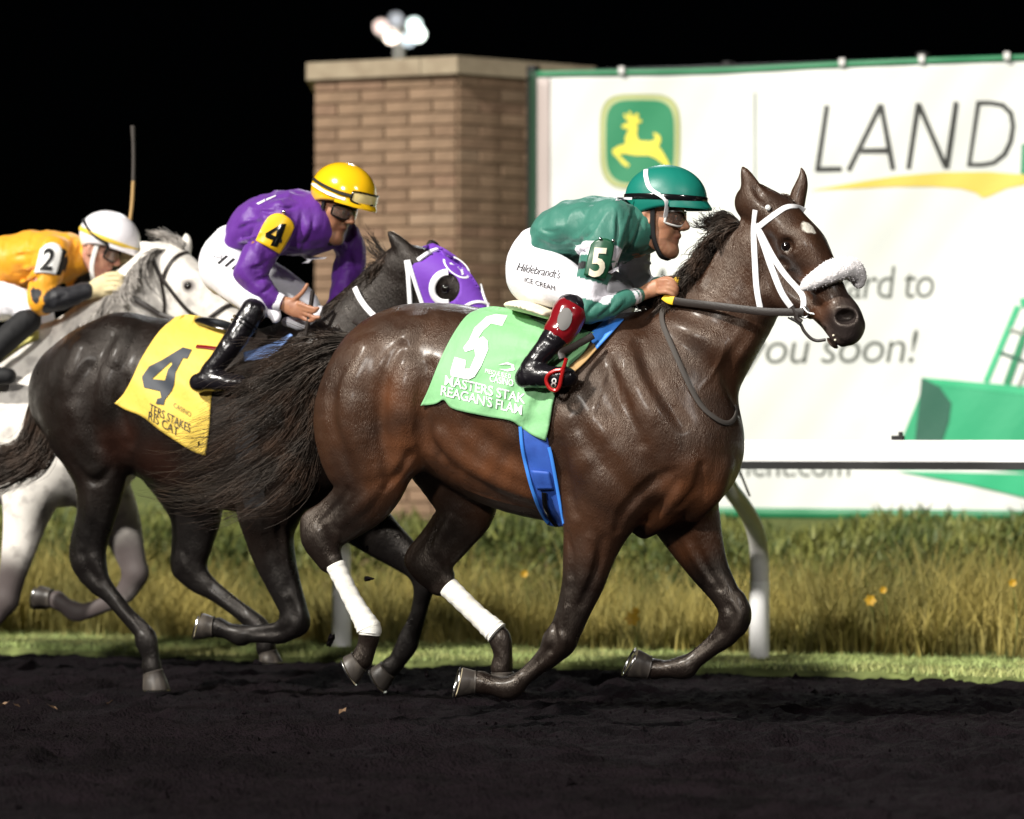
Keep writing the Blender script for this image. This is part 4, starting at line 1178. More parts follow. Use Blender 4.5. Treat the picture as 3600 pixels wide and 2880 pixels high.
for (x, y, r, yy) in ((1440, 1560, .17, -.2), (1400, 1660, .16, -.2), (1650, 1640, .26, -.28), (1180, 1560, .12, -.1), (2440, 1720, .17, -.15), (2440, 1930, .15, .1), (2330, 1850, .14, -.1), (2860, 1000, .09, -.1), (1420, 1400, .16, -.22), (1780, 1700, .2, -.28), (2900, 1080, .08, -.1)):
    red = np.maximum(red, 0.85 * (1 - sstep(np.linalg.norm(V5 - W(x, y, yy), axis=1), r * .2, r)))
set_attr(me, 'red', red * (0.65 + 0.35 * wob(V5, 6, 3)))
hs = F5.hit(2843, 800)
ds = np.linalg.norm((V5 - hs) * [1, 1, 1.0], axis=1) + 0.006 * wob(V5, 30, 5)
set_attr(me, 'star', 1 - sstep(ds, 0.026, 0.034))
set_attr(me, 'muz', .9 - .9 * sstep(np.linalg.norm(V5 - W(2990, 1150, -.1), axis=1), 0.05, 0.15))
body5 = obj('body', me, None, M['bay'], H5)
S5 = Surf(V5, Q5)
hoof(H5, (1268, 2318), (1222, 2342), (1225, 2395), -.14, tilt=-.012)
hoof(H5, (1766, 2352), (1752, 2418), (1790, 2428), .13)
hoof(H5, (1684, 2398), (1618, 2382), (1592, 2425), -.15, tilt=-.030)
hoof(H5, (2298, 2350), (2228, 2316), (2195, 2345), .13, tilt=-.035)
# ------------------------------------------------------------------ jockeys
def frame(fwd, up):
    f = unit(fwd); l = unit(np.cross(up, f)); u = np.cross(f, l)
    return f, l, u
def face(F, o, f, l, u, s):
    R = np.array([f, l, u])
    def p(x, y, z): return o + (f * x + l * y + u * z) * s
    def B(x, y, z, r, k=0.02, op='add'): F.ball(p(x, y, z), np.array(r) * s, k * s, op, R)
    def T(rows, k=0.015, ax=None): F.tube([np.r_[p(x, y, z), a * s, b * s] for x, y, z, a, b in rows], k * s, l if ax is None else ax, 3)
    B(0.005, 0, 0.065, (0.098, 0.074, 0.092))
    T([(0.02, 0, 0.02, .068, .066), (0.040, 0, -0.03, .050, .056), (0.050, 0, -0.072, .036, .038)], 0.025)
    T([(-0.005, .050, -0.035, .028, .014), (0.03, .045, -0.075, .024, .014), (0.066, .022, -0.098, .020, .016), (0.075, 0, -0.100, .020, .02)], 0.025)
    T([(-0.005, -.050, -0.035, .028, .014), (0.03, -.045, -0.075, .024, .014), (0.066, -.022, -0.098, .020, .016), (0.075, 0, -0.100, .020, .02)], 0.025)
    B(0.076, 0, -0.096, (0.016, 0.020, 0.017), 0.014)
    for q in (-1, 1):
        B(0.055, q * .046, -0.004, (0.026, 0.020, 0.018), 0.025)
        T([(0.088, q * .008, 0.040, .011, .012), (0.080, q * .040, 0.042, .010, .012), (0.062, q * .058, 0.032, .008, .01)], 0.018)
        B(0.098, q * .033, 0.018, (0.018, 0.018, 0.013), 0.012, 'sub')
        B(0.082, q * .033, 0.017, (0.014, 0.015, 0.013), 0.004)
        B(0.107, q * .013, -0.018, (0.013, 0.011, 0.010), 0.008)
        B(0.112, q * .008, -0.030, (0.006, 0.005, 0.006), 0.003, 'sub')
        B(-0.004, q * .076, 0.003, (0.022, 0.010, 0.034), 0.008)
        B(0.004, q * .086, 0.006, (0.010, 0.008, 0.018), 0.006, 'sub')
        B(0.062, q * .036, -0.032, (0.018, 0.014, 0.022), 0.018)
    T([(0.088, 0, 0.035, .009, .009), (0.105, 0, 0.012, .010, .010), (0.121, 0, -0.012, .012, .012)], 0.010)
    T([(0.074, -.026, -0.053, .005, .005), (0.094, -.008, -0.046, .008, .008), (0.094, .008, -0.046, .008, .008), (0.074, .026, -0.053, .005, .005)], 0.005, u)
    T([(0.074, -.024, -0.060, .005, .005), (0.090, 0, -0.065, .008, .008), (0.074, .024, -0.060, .005, .005)], 0.004, u)
    T([(0.082, 0, -0.035, .014, .018), (0.077, 0, -0.075, .011, .016)], 0.015)
    return p
def finger(F, pts, r, k=0.004):
    F.tube([np.r_[p, r * (1 - .06 * i), r * (1 - .06 * i)] for i, p in enumerate(pts)], k, (0, 1, 0), 3)

def helmet(P, o, f, l, u, s, mt, c=(0.062, 0, 0.094), r=(0.141, 0.116, 0.118), low=-0.32, band=None, bandmat=None, peak=True, seams=None, mt_peak=None):
    """dome with rim and peak in the head's own frame; returns a function giving points on the dome"""
    def pt(th, ph, g=1.0):
        q = np.array([math.cos(th) * math.cos(ph) * r[0], math.cos(th) * math.sin(ph) * r[1], math.sin(th) * r[2]]) * g + np.array(c)
        return o + (f * q[0] + l * q[1] + u * q[2]) * s
    nph, nth = 56, 22
    V = []; Fc = []
    def lowth(ph): return low * (1.0 + 0.35 * math.cos(ph + math.pi)) - 0.10 * (1 - math.cos(ph)) / 2 - 0.42 * ((1 - math.cos(ph)) / 2) ** 3
    for i in range(nth):
        for j in range(nph):
            ph = 2 * math.pi * j / nph
            lo = lowth(ph)
            th = lo + (math.pi / 2 - lo) * i / (nth - 1) * 0.995
            g = 1.0
            if seams: g -= 0.010 * math.exp(-((ph % (2 * math.pi / seams)) / 0.06) ** 2) * math.cos(th) ** .5 if math.cos(th) > 0 else 0
            V.append(pt(th, ph, g))
    for i in range(nth - 1):
        for j in range(nph):
            a, b = i * nph + j, i * nph + (j + 1) % nph
            Fc.append((a, b, b + nph, a + nph))
    V.append(pt(math.pi / 2, 0)); top = len(V) - 1
    for j in range(nph): Fc.append(((nth - 1) * nph + j, (nth - 1) * nph + (j + 1) % nph, top))
    h = obj('helmet', V, Fc, mt, P)
    md = h.modifiers.new('thick', 'SOLIDIFY'); md.thickness = 0.012; md.offset = -1
    if peak:
        m = MB(); Vp = []; Fp = []
        n = 19
        for j in range(n):
            a = -1.25 + 2.5 * j / (n - 1)
            e = max(0.0, math.cos(a * 1.2)) ** 0.7
            for (g, dz) in ((0.985, 0.010), (1.0, 0.012), (1.0 + 0.16 * e, -0.006 - .010 * e), (1.0 + 0.15 * e, -0.012 - .010 * e), (0.985, -0.004)):
                th = lowth(a) + 0.10
                q = np.array([math.cos(th) * math.cos(a) * r[0] * g, math.cos(th) * math.sin(a) * r[1] * (1 + (g - 1) * .4), math.sin(th) * r[2] + dz]) + np.array(c)
                Vp.append(o + (f * q[0] + l * q[1] + u * q[2]) * s)
        for j in range(n - 1):
            for k in range(5):
                a_, b_ = j * 5 + k, j * 5 + (k + 1) % 5
                Fp.append((a_, b_, b_ + 5, a_ + 5))
        Fp.append((4, 3, 2, 1, 0)); Fp.append(tuple((n - 1) * 5 + k for k in range(5)))
        m.add(Vp, Fp)
        m.build('peak', mt_peak or mt, h)
    if band is not None:
        m = MB(); P_ = []; N_ = []
        for j in range(61):
            ph = 2 * math.pi * j / 60
            th = band(ph)
            a = pt(th, ph, 1.004); P_.append(a); N_.append(unit(a - pt(th, ph, 0.9)))
        m.ribbon(P_, N_, 0.019 * s, 0.004)
        m.build('helmet_band', bandmat, h)
    return h, pt

def sleeve_white(V, A, B, r):
    """1 inside the slab between points A and B (a band round a sleeve)"""
    e = B - A; L = np.linalg.norm(e); e = e / L
    t = (V - A) @ e
    d = np.linalg.norm((V - A) - t[:, None] * e, axis=1)
    return ((t > 0) & (t < L) & (d < r)).astype(float)

def garment(name, tubes, Y, mt, P, h=0.006, wr=0.004, wf=7.0, seed=2, k=0.03, box=None, attrs=None, smooth=1, extra=None, stretch=(1, 1, 1)):
    rows = [q for t in tubes for q in t]
    pts = np.array([W(q[0], q[1], Y + q[3]) for q in rows]); R = max(max(q[2] for q in rows) * mpp(1800, Y), max((q[4] for q in rows if len(q) > 4), default=0)) + .03
    F = Field(pts.min(0) - R, pts.max(0) + R, h)
    for t in tubes: tubep(F, Y, t, k)
    if extra: extra(F)
    V, Q = F.mesh(smooth)
    me = mesh_data(name, V, Q)
    if wr:
        N = np.zeros(len(V) * 3, np.float32); me.vertices.foreach_get('normal', N); N = N.reshape(-1, 3)
        st = np.array(stretch)
        w = wob(V * st, wf, seed); w2 = wob(V * st[::-1], wf * 2.3, seed + 1)
        ridge_ = np.clip(1 - np.abs(w) * 2.6, -.6, 1)
        V = V + N * (wr * (0.9 * ridge_ + 0.5 * w2))[:, None]
        me.vertices.foreach_set('co', V.astype(np.float32).ravel()); me.update()
    if attrs:
        for an, fn in attrs.items(): set_attr(me, an, fn(V))
    o = obj(name, me, None, mt, P)
    return o, Surf(V, Q), V

def mat_variant(base, name, attr):
    m = M[base].copy(); m.name = name
    nt = m.node_tree; b = nt.nodes['Principled BSDF']
    out = b.inputs['Base Color'].links[0].from_socket if b.inputs['Base Color'].links else None
    for an, ac in attr:
        at = nt.nodes.new('ShaderNodeAttribute'); at.attribute_name = an
        mx = nt.nodes.new('ShaderNodeMix'); mx.data_type = 'RGBA'
        mx.inputs['A'].default_value = b.inputs['Base Color'].default_value; mx.inputs['B'].default_value = (*ac, 1)
        if out is not None: nt.links.new(out, mx.inputs['A'])
        nt.links.new(at.outputs['Fac'], mx.inputs['Factor'])
        out = mx.outputs['Result']
    nt.links.new(out, b.inputs['Base Color'])
    return m
M['silk_green_w'] = mat_variant('silk_green', 'green_silk_white_bands', [('white', (0.74, 0.72, 0.78)), ('black', (0.006, 0.008, 0.008))])
M['silk_orange_b'] = mat_variant('silk_orange', 'orange_silk_black_sleeve', [('black', (0.016, 0.016, 0.02))])
M['silk_purple_w'] = mat_variant('silk_purple', 'purple_silk_white_marks', [('white', (0.74, 0.72, 0.80))])

def loop_strap(pts, w, t, name, mt, P, nrm_from):
    pts = catmull(np.array(pts), 6)
    N = np.array([unit(p - nrm_from) for p in pts])
    m = MB(); m.ribbon(pts, N, w, t)
    return m.build(name, mt, P)

def goggles(P, S_pt, o, f, l, u, s, frame_mt, lens_mt, strap_mt, hp, strap_ph=None, on_face=True, zc=0.018, xc=0.092):
    """goggles over the eyes: one curved lens with a rim, strap up round the helmet"""
    def p(x, y, z): return o + (f * x + l * y + u * z) * s
    V = []; Fc = []; n = 17; mrow = 7
    rim = []
    for j in range(n):
        a = -1.12 + 2.24 * j / (n - 1)
        hh = 0.026 * (1 - 0.35 * abs(a / 1.12) ** 4) - 0.008 * math.exp(-(a / 0.18) ** 2)
        for i in range(mrow):
            t = -1 + 2 * i / (mrow - 1)
            z = zc + (t * hh if t > 0 else t * (0.026 * (1 - 0.35 * abs(a / 1.12) ** 4) - 0.016 * math.exp(-(a / 0.22) ** 2)))
            rr = 0.086 + 0.005 * (1 - t * t)
            V.append(p(xc - 0.066 + rr * math.cos(a) * 0.96, rr * math.sin(a) * 0.90, z))
    for j in range(n - 1):
        for i in range(mrow - 1):
            a_ = j * mrow + i
            Fc.append((a_, a_ + mrow, a_ + mrow + 1, a_ + 1))
    g = obj('goggles', V, Fc, lens_mt, P)
    md = g.modifiers.new('thick', 'SOLIDIFY'); md.thickness = 0.003; md.offset = 1
    loop = [V[j * mrow] for j in range(n)] + [V[(n - 1) * mrow + i] for i in range(1, mrow)] + [V[j * mrow + mrow - 1] for j in range(n - 2, -1, -1)] + [V[i] for i in range(mrow - 2, 0, -1)]
    m = MB(); m.tube(np.array(loop + [loop[0]]), 0.0045 * s, 8, False)
    m.build('goggle_frame', frame_mt, g)
    if strap_ph is not None:
        for sd in (1, -1):
            a = V[(n - 1) * mrow + 3] if sd > 0 else V[3]
            pts = [a] + [hp(th, sd * ph, 1.03) for th, ph in strap_ph]
            loop_strap(pts, 0.016 * s, 0.003, 'goggle_strap', strap_mt, g, o)
    return g

def folds(F, L):
    """creases in the cloth: raised folds with hollows between them"""
    for p in L:
        F.ridge([(x, y, r) for x, y, r in p], 0.008, .45)
        F.ridge([(x + 13, y + 5, r * .9) for x, y, r in p], 0.006, -.2, 'sub')
FOLDS5 = [[(2168, 870, 8), (2190, 800, 11), (2215, 730, 8)], [(2195, 885, 8), (2222, 820, 10), (2245, 760, 7)], [(2150, 880, 7), (2158, 800, 9), (2160, 735, 6)], [(1880, 800, 7), (1915, 812, 10), (1960, 805, 7)], [(1895, 830, 7), (1940, 850, 10), (1990, 845, 7)],
          [(1930, 880, 7), (1990, 890, 9), (2050, 870, 7)], [(2010, 905, 6), (2050, 880, 9), (2080, 840, 6)], [(2000, 850, 6), (2050, 830, 9), (2085, 790, 6)], [(2090, 1110, 7), (2125, 1085, 9), (2150, 1050, 6)], [(2130, 1105, 6), (2165, 1082, 8), (2190, 1050, 5)],
          [(2050, 1100, 7), (2072, 1070, 9), (2105, 1050, 6)], [(2180, 930, 6), (2210, 905, 8), (2250, 890, 6)], [(2060, 930, 6), (2090, 945, 7), (2130, 940, 5)]]
FOLDS4 = [[(830, 800, 7), (870, 780, 10), (930, 770, 7)], [(840, 850, 7), (885, 840, 10), (930, 815, 7)], [(880, 730, 6), (930, 745, 9), (970, 730, 6)], [(1010, 860, 7), (1040, 800, 10), (1050, 730, 7)], [(1050, 870, 7), (1080, 810, 9), (1090, 750, 6)], [(960, 720, 6), (1000, 730, 8), (1040, 715, 6)],
          [(860, 940, 7), (895, 935, 9), (930, 915, 6)], [(880, 985, 7), (910, 975, 9), (940, 955, 6)], [(900, 1030, 6), (930, 1010, 8), (950, 990, 5)], [(1200, 850, 6), (1230, 880, 8), (1260, 880, 5)], [(1190, 940, 6), (1220, 930, 8), (1250, 940, 5)]]
FOLDS2 = [[(20, 900, 7), (80, 890, 10), (130, 880, 7)], [(30, 960, 7), (90, 950, 10), (130, 930, 7)], [(210, 930, 6), (235, 880, 9), (245, 840, 6)], [(250, 930, 6), (265, 890, 8), (270, 850, 5)], [(60, 1000, 6), (100, 985, 8), (130, 960, 5)], [(160, 1055, 6), (190, 1050, 7), (220, 1030, 5)]]
# ---- jockey in green on the leading horse
J5 = thing('person', 'jockey in green silks and green helmet with white goggles, crouched on horse number 5', 'person', tuple(W(1950, 1300, 0)), 'jockeys riding the race')
def jockey5():
    Y = 0.0
    # clothes ------------------------------------------------------------------
    tor = [(1935, 862, 66, 0, .145), (1972, 826, 96, 0, .165), (2040, 810, 110, 0, .18), (2120, 808, 116, 0, .188), (2195, 806, 104, 0, .175), (2255, 812, 80, 0, .115), (2283, 815, 62, 0, .075)]
    arm = [(2150, 775, 74, -.15), (2118, 865, 68, -.19), (2092, 960, 60, -.21), (2062, 1050, 52, -.215), (2058, 1078, 50, -.215)]
    fore = [(2056, 1072, 51, -.215), (2085, 1088, 46, -.21), (2150, 1070, 40, -.19), (2210, 1048, 33, -.15), (2248, 1037, 28, -.11)]
    arm2 = [(2200, 800, 70, .15), (2225, 900, 60, .20), (2235, 1000, 48, .215)]
    fore2 = [(2236, 1000, 47, .215), (2275, 1010, 38, .17), (2318, 1005, 29, .10)]
    Af = lambda x, y, yy: W(x, y, yy)
    def white(V):
        w = sleeve_white(V, Af(2118, 868, -.19), Af(2108, 915, -.2), .12) * (V[:, 1] < -.10)
        w = np.maximum(w, sleeve_white(V, Af(2080, 990, -.21), Af(2062, 1052, -.215), .10))
        w = np.maximum(w, sleeve_white(V, Af(2216, 1046, -.147), Af(2228, 1042, -.133), .06))
        w = np.maximum(w, sleeve_white(V, Af(2233, 1040, -.128), Af(2240, 1038, -.12), .06))
        w = np.maximum(w, sleeve_white(V, Af(2226, 905, .2), Af(2300, 1008, .13), .09))
        return w
    silks, Ss, Vs = garment('silks', [tor, arm, fore, arm2, fore2], Y, M['silk_green_w'], J5, 0.006, 0.0060, 5.0, 11, 0.028, attrs={'white': white,
        'black': lambda V: sleeve_white(V, Af(2098, 935, -.205), Af(2093, 962, -.21), .085) * (V[:, 1] < -.12)}, stretch=(1, 1, .6),
        extra=lambda F: folds(F, FOLDS5))
    pel = [(1893, 862, 66, 0, .135), (1886, 925, 98, 0, .16), (1890, 975, 98, 0, .165)]
    th = [(1888, 968, 102, -.07), (1945, 990, 94, -.13), (1998, 1008, 78, -.18), (2042, 1030, 64, -.21), (2030, 1068, 52, -.225)]
    th2 = [(1930, 955, 95, .08), (2060, 990, 78, .14), (2160, 1018, 60, .17), (2205, 1035, 48, .18), (2190, 1080, 40, .22)]
    breeches, Sb, Vb = garment('breeches', [pel, th, th2], Y, M['breeches'], J5, 0.006, 0.002, 5.0, 5, 0.03, stretch=(1, 1, .5))
    # boots ----------------------------------------------------------------------
    sh = [(2012, 1085, 58, -.25), (1985, 1140, 55, -.275), (1945, 1200, 48, -.305), (1895, 1256, 39, -.325), (1868, 1292, 37, -.335)]
    ft = [(1846, 1328, 36, -.34), (1875, 1322, 40, -.34), (1935, 1326, 40, -.34), (1985, 1326, 37, -.335), (2005, 1326, 29, -.33)]
    boot, Sboot, Vboot = garment('boot', [sh, ft], Y, M['black_boot'], J5, 0.005, 0.002, 9.0, 8, 0.02)
    sh2 = [(2190, 1075, 46, .23), (2150, 1160, 46, .275), (2100, 1230, 40, .31), (2075, 1275, 35, .33)]
    ft2 = [(2055, 1310, 34, .335), (2110, 1312, 38, .335), (2190, 1314, 30, .33)]
    garment('boot', [sh2, ft2], Y, M['black_boot'], J5, 0.007, 0, k=0.02)
    cuff, Sc, Vc = garment('boot_top', [[(2003, 1102, 62.5, -.258), (1985, 1140, 59.5, -.275), (1968, 1168, 57, -.29)]], Y, M['red_patent'], boot, 0.005, 0.0012, 9, 3, 0.01)
    ell = [(1985 + 30 * math.cos(a) * .75 - 38 * math.sin(a) * .35, 1122 + 38 * math.sin(a) + 12 * math.cos(a)) for a in np.linspace(0, 2 * math.pi, 29)[:-1]]
    V2, F2 = refine_2d(poly_2d(ell), 14)
    decal(Sc, V2, F2, 'suede_patch', M['grey_felt'], cuff, 0.003)
    # body under the clothes ---------------------------------------------------
    o = W(2296, 776, 0.0); s = 1.10
    f, l, u = frame((math.cos(math.radians(1)), math.sin(math.radians(1)), -0.10), (0, 0, 1))
    F = Field(W(1760, 1420, 0) * [1, 0, 1] + [0, -.42, 0], W(2520, 600, 0) * [1, 0, 1] + [0, .42, 0], 0.0048)
    p = face(F, o, f, l, u, s)
    sc_ = lambda st, g: [(q[0], q[1], q[2] * g, q[3], (q[4] * g if len(q) > 4 else q[2] * g * mpp(q[0], Y))) for q in st]
    for st in (tor, arm, arm2, pel, th, th2, sh, ft, sh2, ft2): tubep(F, Y, sc_(st, .78), 0.02)
    tubep(F, Y, sc_(fore, .74) + [(2262, 1034, 21, -.10, .018)], 0.01); tubep(F, Y, sc_(fore2, .74), 0.01)
    neck0 = p(-0.022, 0, -0.03); 
    F.tube([np.r_[W(2235, 850, 0), .062, .066], np.r_[W(2272, 825, 0), .056, .058], np.r_[neck0, .056, .056]], 0.02, l, 3)
    # near hand: palm, four curled fingers, thumb
    Yh = -.085
    tubep(F, Y, [(2252, 1036, 22, -.10, .019), (2278, 1024, 27, Yh, .022), (2306, 1012, 30, Yh, .021), (2330, 1008, 28, Yh, .018)], 0.008)
    for i in range(4):
        y0 = 990 + 13.5 * i; e = [0, 5, 3, -6][i]
        finger(F, [W(2318, y0 - 3, Yh - .018), W(2350 + e, y0 - 4, Yh - .024), W(2374 + e, y0 + 8, Yh - .014), W(2370 + e, y0 + 20, Yh + .006), W(2348, y0 + 20, Yh + .012)], 0.0098)
    finger(F, [W(2288, 1004, Yh - .005), W(2322, 984, Yh + .005), W(2352, 980, Yh + .008), W(2368, 990, Yh + .006)], 0.0105)
    # far hand
    Y2 = .09
    tubep(F, Y, [(2312, 1006, 22, .10, .018), (2340, 998, 28, Y2, .02), (2362, 996, 26, Y2, .017)], 0.008)
    for i in range(4):
        y0 = 978 + 13 * i
        finger(F, [W(2356, y0, Y2), W(2384, y0, Y2), W(2398, y0 + 10, Y2), W(2384, y0 + 18, Y2 - .02)], 0.0095)
    finger(F, [W(2340, 990, Y2 - .01), W(2368, 976, Y2 - .02), W(2386, 984, Y2 - .02)], 0.010)
    V, Q = F.mesh(1)
    me = mesh_data('body', V, Q)
    L = (V - o) @ np.array([f, l, u]).T / s
    lip = np.exp(-(((L[:, 2] + .053) / .011) ** 2 + (L[:, 1] / .026) ** 2)) * (L[:, 0] > .07)
    set_attr(me, 'lip', lip)
    hair = (L[:, 0] < .022) * (L[:, 2] > -.03) * (L[:, 2] < .2) * (np.abs(L[:, 1]) > -1) * (np.hypot(L[:, 0] + .004, L[:, 2] - .003) > .040) * (L[:, 0] > -.2)
    beard = 0.55 * np.exp(-((L[:, 2] + .034) / .008) ** 2) * (L[:, 0] > .075) * (np.abs(L[:, 1]) < .03) + 0.30 * (L[:, 2] < -.06) * (L[:, 0] > 0.02) * (L[:, 2] > -.15)
    brow = 0.8 * np.exp(-((L[:, 2] - .045) / .006) ** 2) * (L[:, 0] > .06) * (np.abs(L[:, 1]) > .01)
    set_attr(me, 'hair', np.clip(np.maximum(hair * 1.0 * sstep(L[:, 2], -.03, .0), np.maximum(beard, brow)), 0, 1))
    body = obj('body', me, None, M['skin'], J5)
    for sd in (1, -1):
        m = MB(); c = p(0.0845, sd * .033, 0.017)
        ico(m, c, 0.0125 * s); m.build('eye', M['eye'], J5)
    # helmet, goggles, chin strap ------------------------------------------------
    h, hp = helmet(J5, o, f, l, u, s, M['helmet_green'], c=(0.038, 0, 0.080), r=(0.142, 0.108, 0.113), low=-0.26, band=lambda ph: -0.02 + 0.05 * math.cos(ph), bandmat=M['black_gloss'], seams=6)
    goggles(J5, None, o, f, l, u, s, M['gloss_white'], M['lens'], M['white_strap'], hp, [(-0.12, 1.35), (0.18, 1.75), (0.55, 2.0), (0.85, 2.3)], zc=0.012)
    for sd in (1, -1):
        loop_strap([p(0.02, sd * .090, 0.05), p(0.022, sd * .076, -0.02), p(0.03, sd * .064, -0.07), p(0.05, sd * .040, -0.118), p(0.066, sd * .01, -0.128)], 0.018, 0.003, 'chin_strap', M['black_matte'], h, p(0.02, 0, -.02))
        loop_strap([p(-0.045, sd * .080, 0.03), p(-0.02, sd * .076, -0.03), p(0.01, sd * .070, -0.055), p(0.026, sd * .066, -0.06)], 0.012, 0.003, 'chin_strap', M['black_matte'], h, p(0.02, 0, -.02))
    # collar
    m = MB(); ring = []
    cc = W(2262, 826, 0)
    nx = unit(neck0 - cc); a1 = unit(np.cross(nx, (0, 1, 0))); a2 = np.cross(nx, a1)
    ring = [cc + nx * .02 + a1 * .074 * math.cos(t) + a2 * .076 * math.sin(t) for t in np.linspace(0, 2 * math.pi, 33)]
    m.ribbon(ring, [unit(q - cc) for q in ring], 0.035, 0.005); m.build('collar', M['vest'], silks)
    m = MB(); ring = [cc + nx * .040 + a1 * .069 * math.cos(t) + a2 * .070 * math.sin(t) for t in np.linspace(0, 2 * math.pi, 33)]
    m.ribbon(ring, [unit(q - cc) for q in ring], 0.012, 0.004); m.build('collar_edge', M['silk_white'], silks)
    # numbered armband -----------------------------------------------------------------
    g = coons([(2078, 858), (2098, 842), (2130, 838), (2152, 850), (2160, 866)], [(2052, 968), (2090, 976), (2128, 986)], [(2078, 858), (2066, 900), (2052, 968)], [(2160, 866), (2150, 920), (2128, 986)], 14, 14)
    ab, Sab = drape(Ss, g, 0.012, 'armband', M['silk_dkgreen'], J5, thick=0.006, blur=8)
    text_decal(Sab, '5', (2066, 968), (120, 6), (22, -138), 'armband_number', M['cream'], ab, bold=0.028, lift=0.004)
    m = MB()
    for (x, y) in ((2112, 842), (2152, 848)):
        q, n_ = Ss.hit(x, y, 0.014); ico(m, q, 0.007)
    m.build('armband_snap', M['steel'], ab)
    # chest marks and printing
    for pts in ([(2150, 925), (2180, 918), (2288, 920), (2290, 930), (2180, 934), (2155, 950)], [(2135, 958), (2175, 936), (2190, 936), (2150, 962)], [(2175, 948), (2215, 938), (2222, 944), (2180, 956)]):
        V2, F2 = refine_2d(poly_2d(pts), 14); decal(Ss, V2, F2, 'chest_stripe', M['silk_white'], silks, 0.004)
    V2, F2 = refine_2d(poly_2d([(2158, 694), (2222, 694), (2222, 702), (2164, 705)]), 14); decal(Ss, V2, F2, 'shoulder_stripe', M['silk_white'], silks, 0.006)
    text_decal(Sb, "Hildebrandt's", (1812, 950), (31.5, 6.0), (9, -41), 'breeches_print', M['black_matte'], breeches, bold=-0.006, shear=0.25, lift=0.004, spacing=0.92)
    text_decal(Sb, "ICE CREAM", (1842, 990), (22, 6.5), (1, -24), 'breeches_print', M['black_matte'], breeches, bold=0.0, lift=0.004, spacing=1.0)
    return Ss, Sb
def ico(m, c, r):
    bm = bmesh.new(); bmesh.ops.create_icosphere(bm, subdivisions=2, radius=r)
    m.add([np.array(v.co) + c for v in bm.verts], [tuple(v.index for v in f_.verts) for f_ in bm.faces]); bm.free()
S5silk, S5br = jockey5()
# ------------------------------------------------------------------ tack of the leading horse
def k1(*pts): return [(2200 + .4638 * a, 500 + .4638 * b) for a, b in pts]
def k3(*pts): return [(1000 + .4638 * a, 1000 + .4638 * b) for a, b in pts]
def k4(*pts): return [(1700 + .4638 * a, 1000 + .4638 * b) for a, b in pts]
def solid(name, st, Y, mt, P, n=18, label=None, flat=None):
    """round tube with flat ends through pixel stations (px, py, r_px, yoff)"""
    rows = np.array([np.r_[W(q[0], q[1], Y + q[3]), q[2] * mpp(q[0], Y + q[3])] for q in st])
    rows = catmull(rows, 5)
    m = MB(); m.tube(rows[:, :3], rows[:, 3], n)
    return m.build(name, mt, P, label=label)
def ring(name, px, py, r_px, tube_px, Y, mt, P, tilt=(0, 1, 0)):
    c = W(px, py, Y); mm = mpp(px, Y); a, b = unit(np.cross(tilt, (0, 0, 1))), None
    b = unit(np.cross(a, tilt))
    pts = np.array([c + (a * math.cos(t) + b * math.sin(t)) * r_px * mm for t in np.linspace(0, 2 * math.pi, 25)])
    m = MB(); m.tube(pts, tube_px * mm, 8, False)
    return m.build(name, mt, P)
br = strap(S5, k1((985, 515), (972, 640), (974, 780), (980, 900), (985, 1020), (998, 1140), (1018, 1255)), 0.022, 0.004, 'throat_latch', M['white_strap'], H5)
br2 = strap(S5, k1((975, 680), (1030, 625), (1090, 580), (1150, 538), (1200, 502), (1260, 488), (1310, 498), (1350, 520)), 0.023, 0.004, 'browband', M['white_strap'], H5)
strap(S5, k1((995, 620), (1040, 760), (1085, 890), (1130, 1010), (1165, 1100), (1200, 1170), (1255, 1245)), 0.024, 0.005, 'cheekpiece', M['white_strap'], H5)
nb = strap(S5, k1((1005, 650), (1065, 770), (1130, 890), (1210, 1010), (1280, 1090), (1340, 1160), (1352, 1210), (1345, 1265)), 0.022, 0.004, 'noseband_strap', M['white_strap'], H5)
m = MB(); q, n_ = S5.hit(*k1((1085, 507))[0], 0.012); ico(m, q, .011); m.build('browband_rosette', M['gloss_white'], br2)
# fleece noseband (shadow roll) over the bridge of the nose
Fl = Field(W(2790, 1060, 0) * [1, 0, 1] + [0, -.25, 0], W(3070, 880, 0) * [1, 0, 1] + [0, .1, 0], 0.005)
tubep(Fl, 0, [(2828, 1010, 16, -.155), (2850, 995, 27, -.16), (2890, 972, 37, -.155), (2940, 950, 41, -.13), (2985, 945, 40, -.085), (3012, 965, 34, -.045), (3018, 990, 24, -.03)], 0.02)
Vf, Qf = Fl.mesh(1)
mef = mesh_data('fleece_noseband', Vf, Qf)
Nf = np.zeros(len(Vf) * 3, np.float32); mef.vertices.foreach_get('normal', Nf); Nf = Nf.reshape(-1, 3)
Vf = Vf + Nf * (0.003 * wob(Vf, 9, 2) + 0.0010 * wob(Vf, 34, 9) + 0.0003 * rng.normal(size=len(Vf)))[:, None]
mef.vertices.foreach_set('co', Vf.astype(np.float32).ravel()); mef.update()
fl = obj('fleece_noseband', mef, None, M['fleece'], H5)
# short wool fibres
NW = 500
ii = rng.choice(len(Vf), NW)
P0 = Vf[ii]; dirs = Nf[ii] + rng.normal(size=(NW, 3)) * .45; dirs /= np.linalg.norm(dirs, axis=1)[:, None]
aa = np.cross(dirs, rng.normal(size=(NW, 3))); aa /= np.linalg.norm(aa, axis=1)[:, None]
Vw = np.stack([P0 - aa * .0016, P0 + aa * .0016, P0 + dirs * .006], 1).reshape(-1, 3)
w = obj('wool', Vw, np.arange(NW * 3).reshape(-1, 3), M['fleece'], fl); w['kind'] = 'stuff'
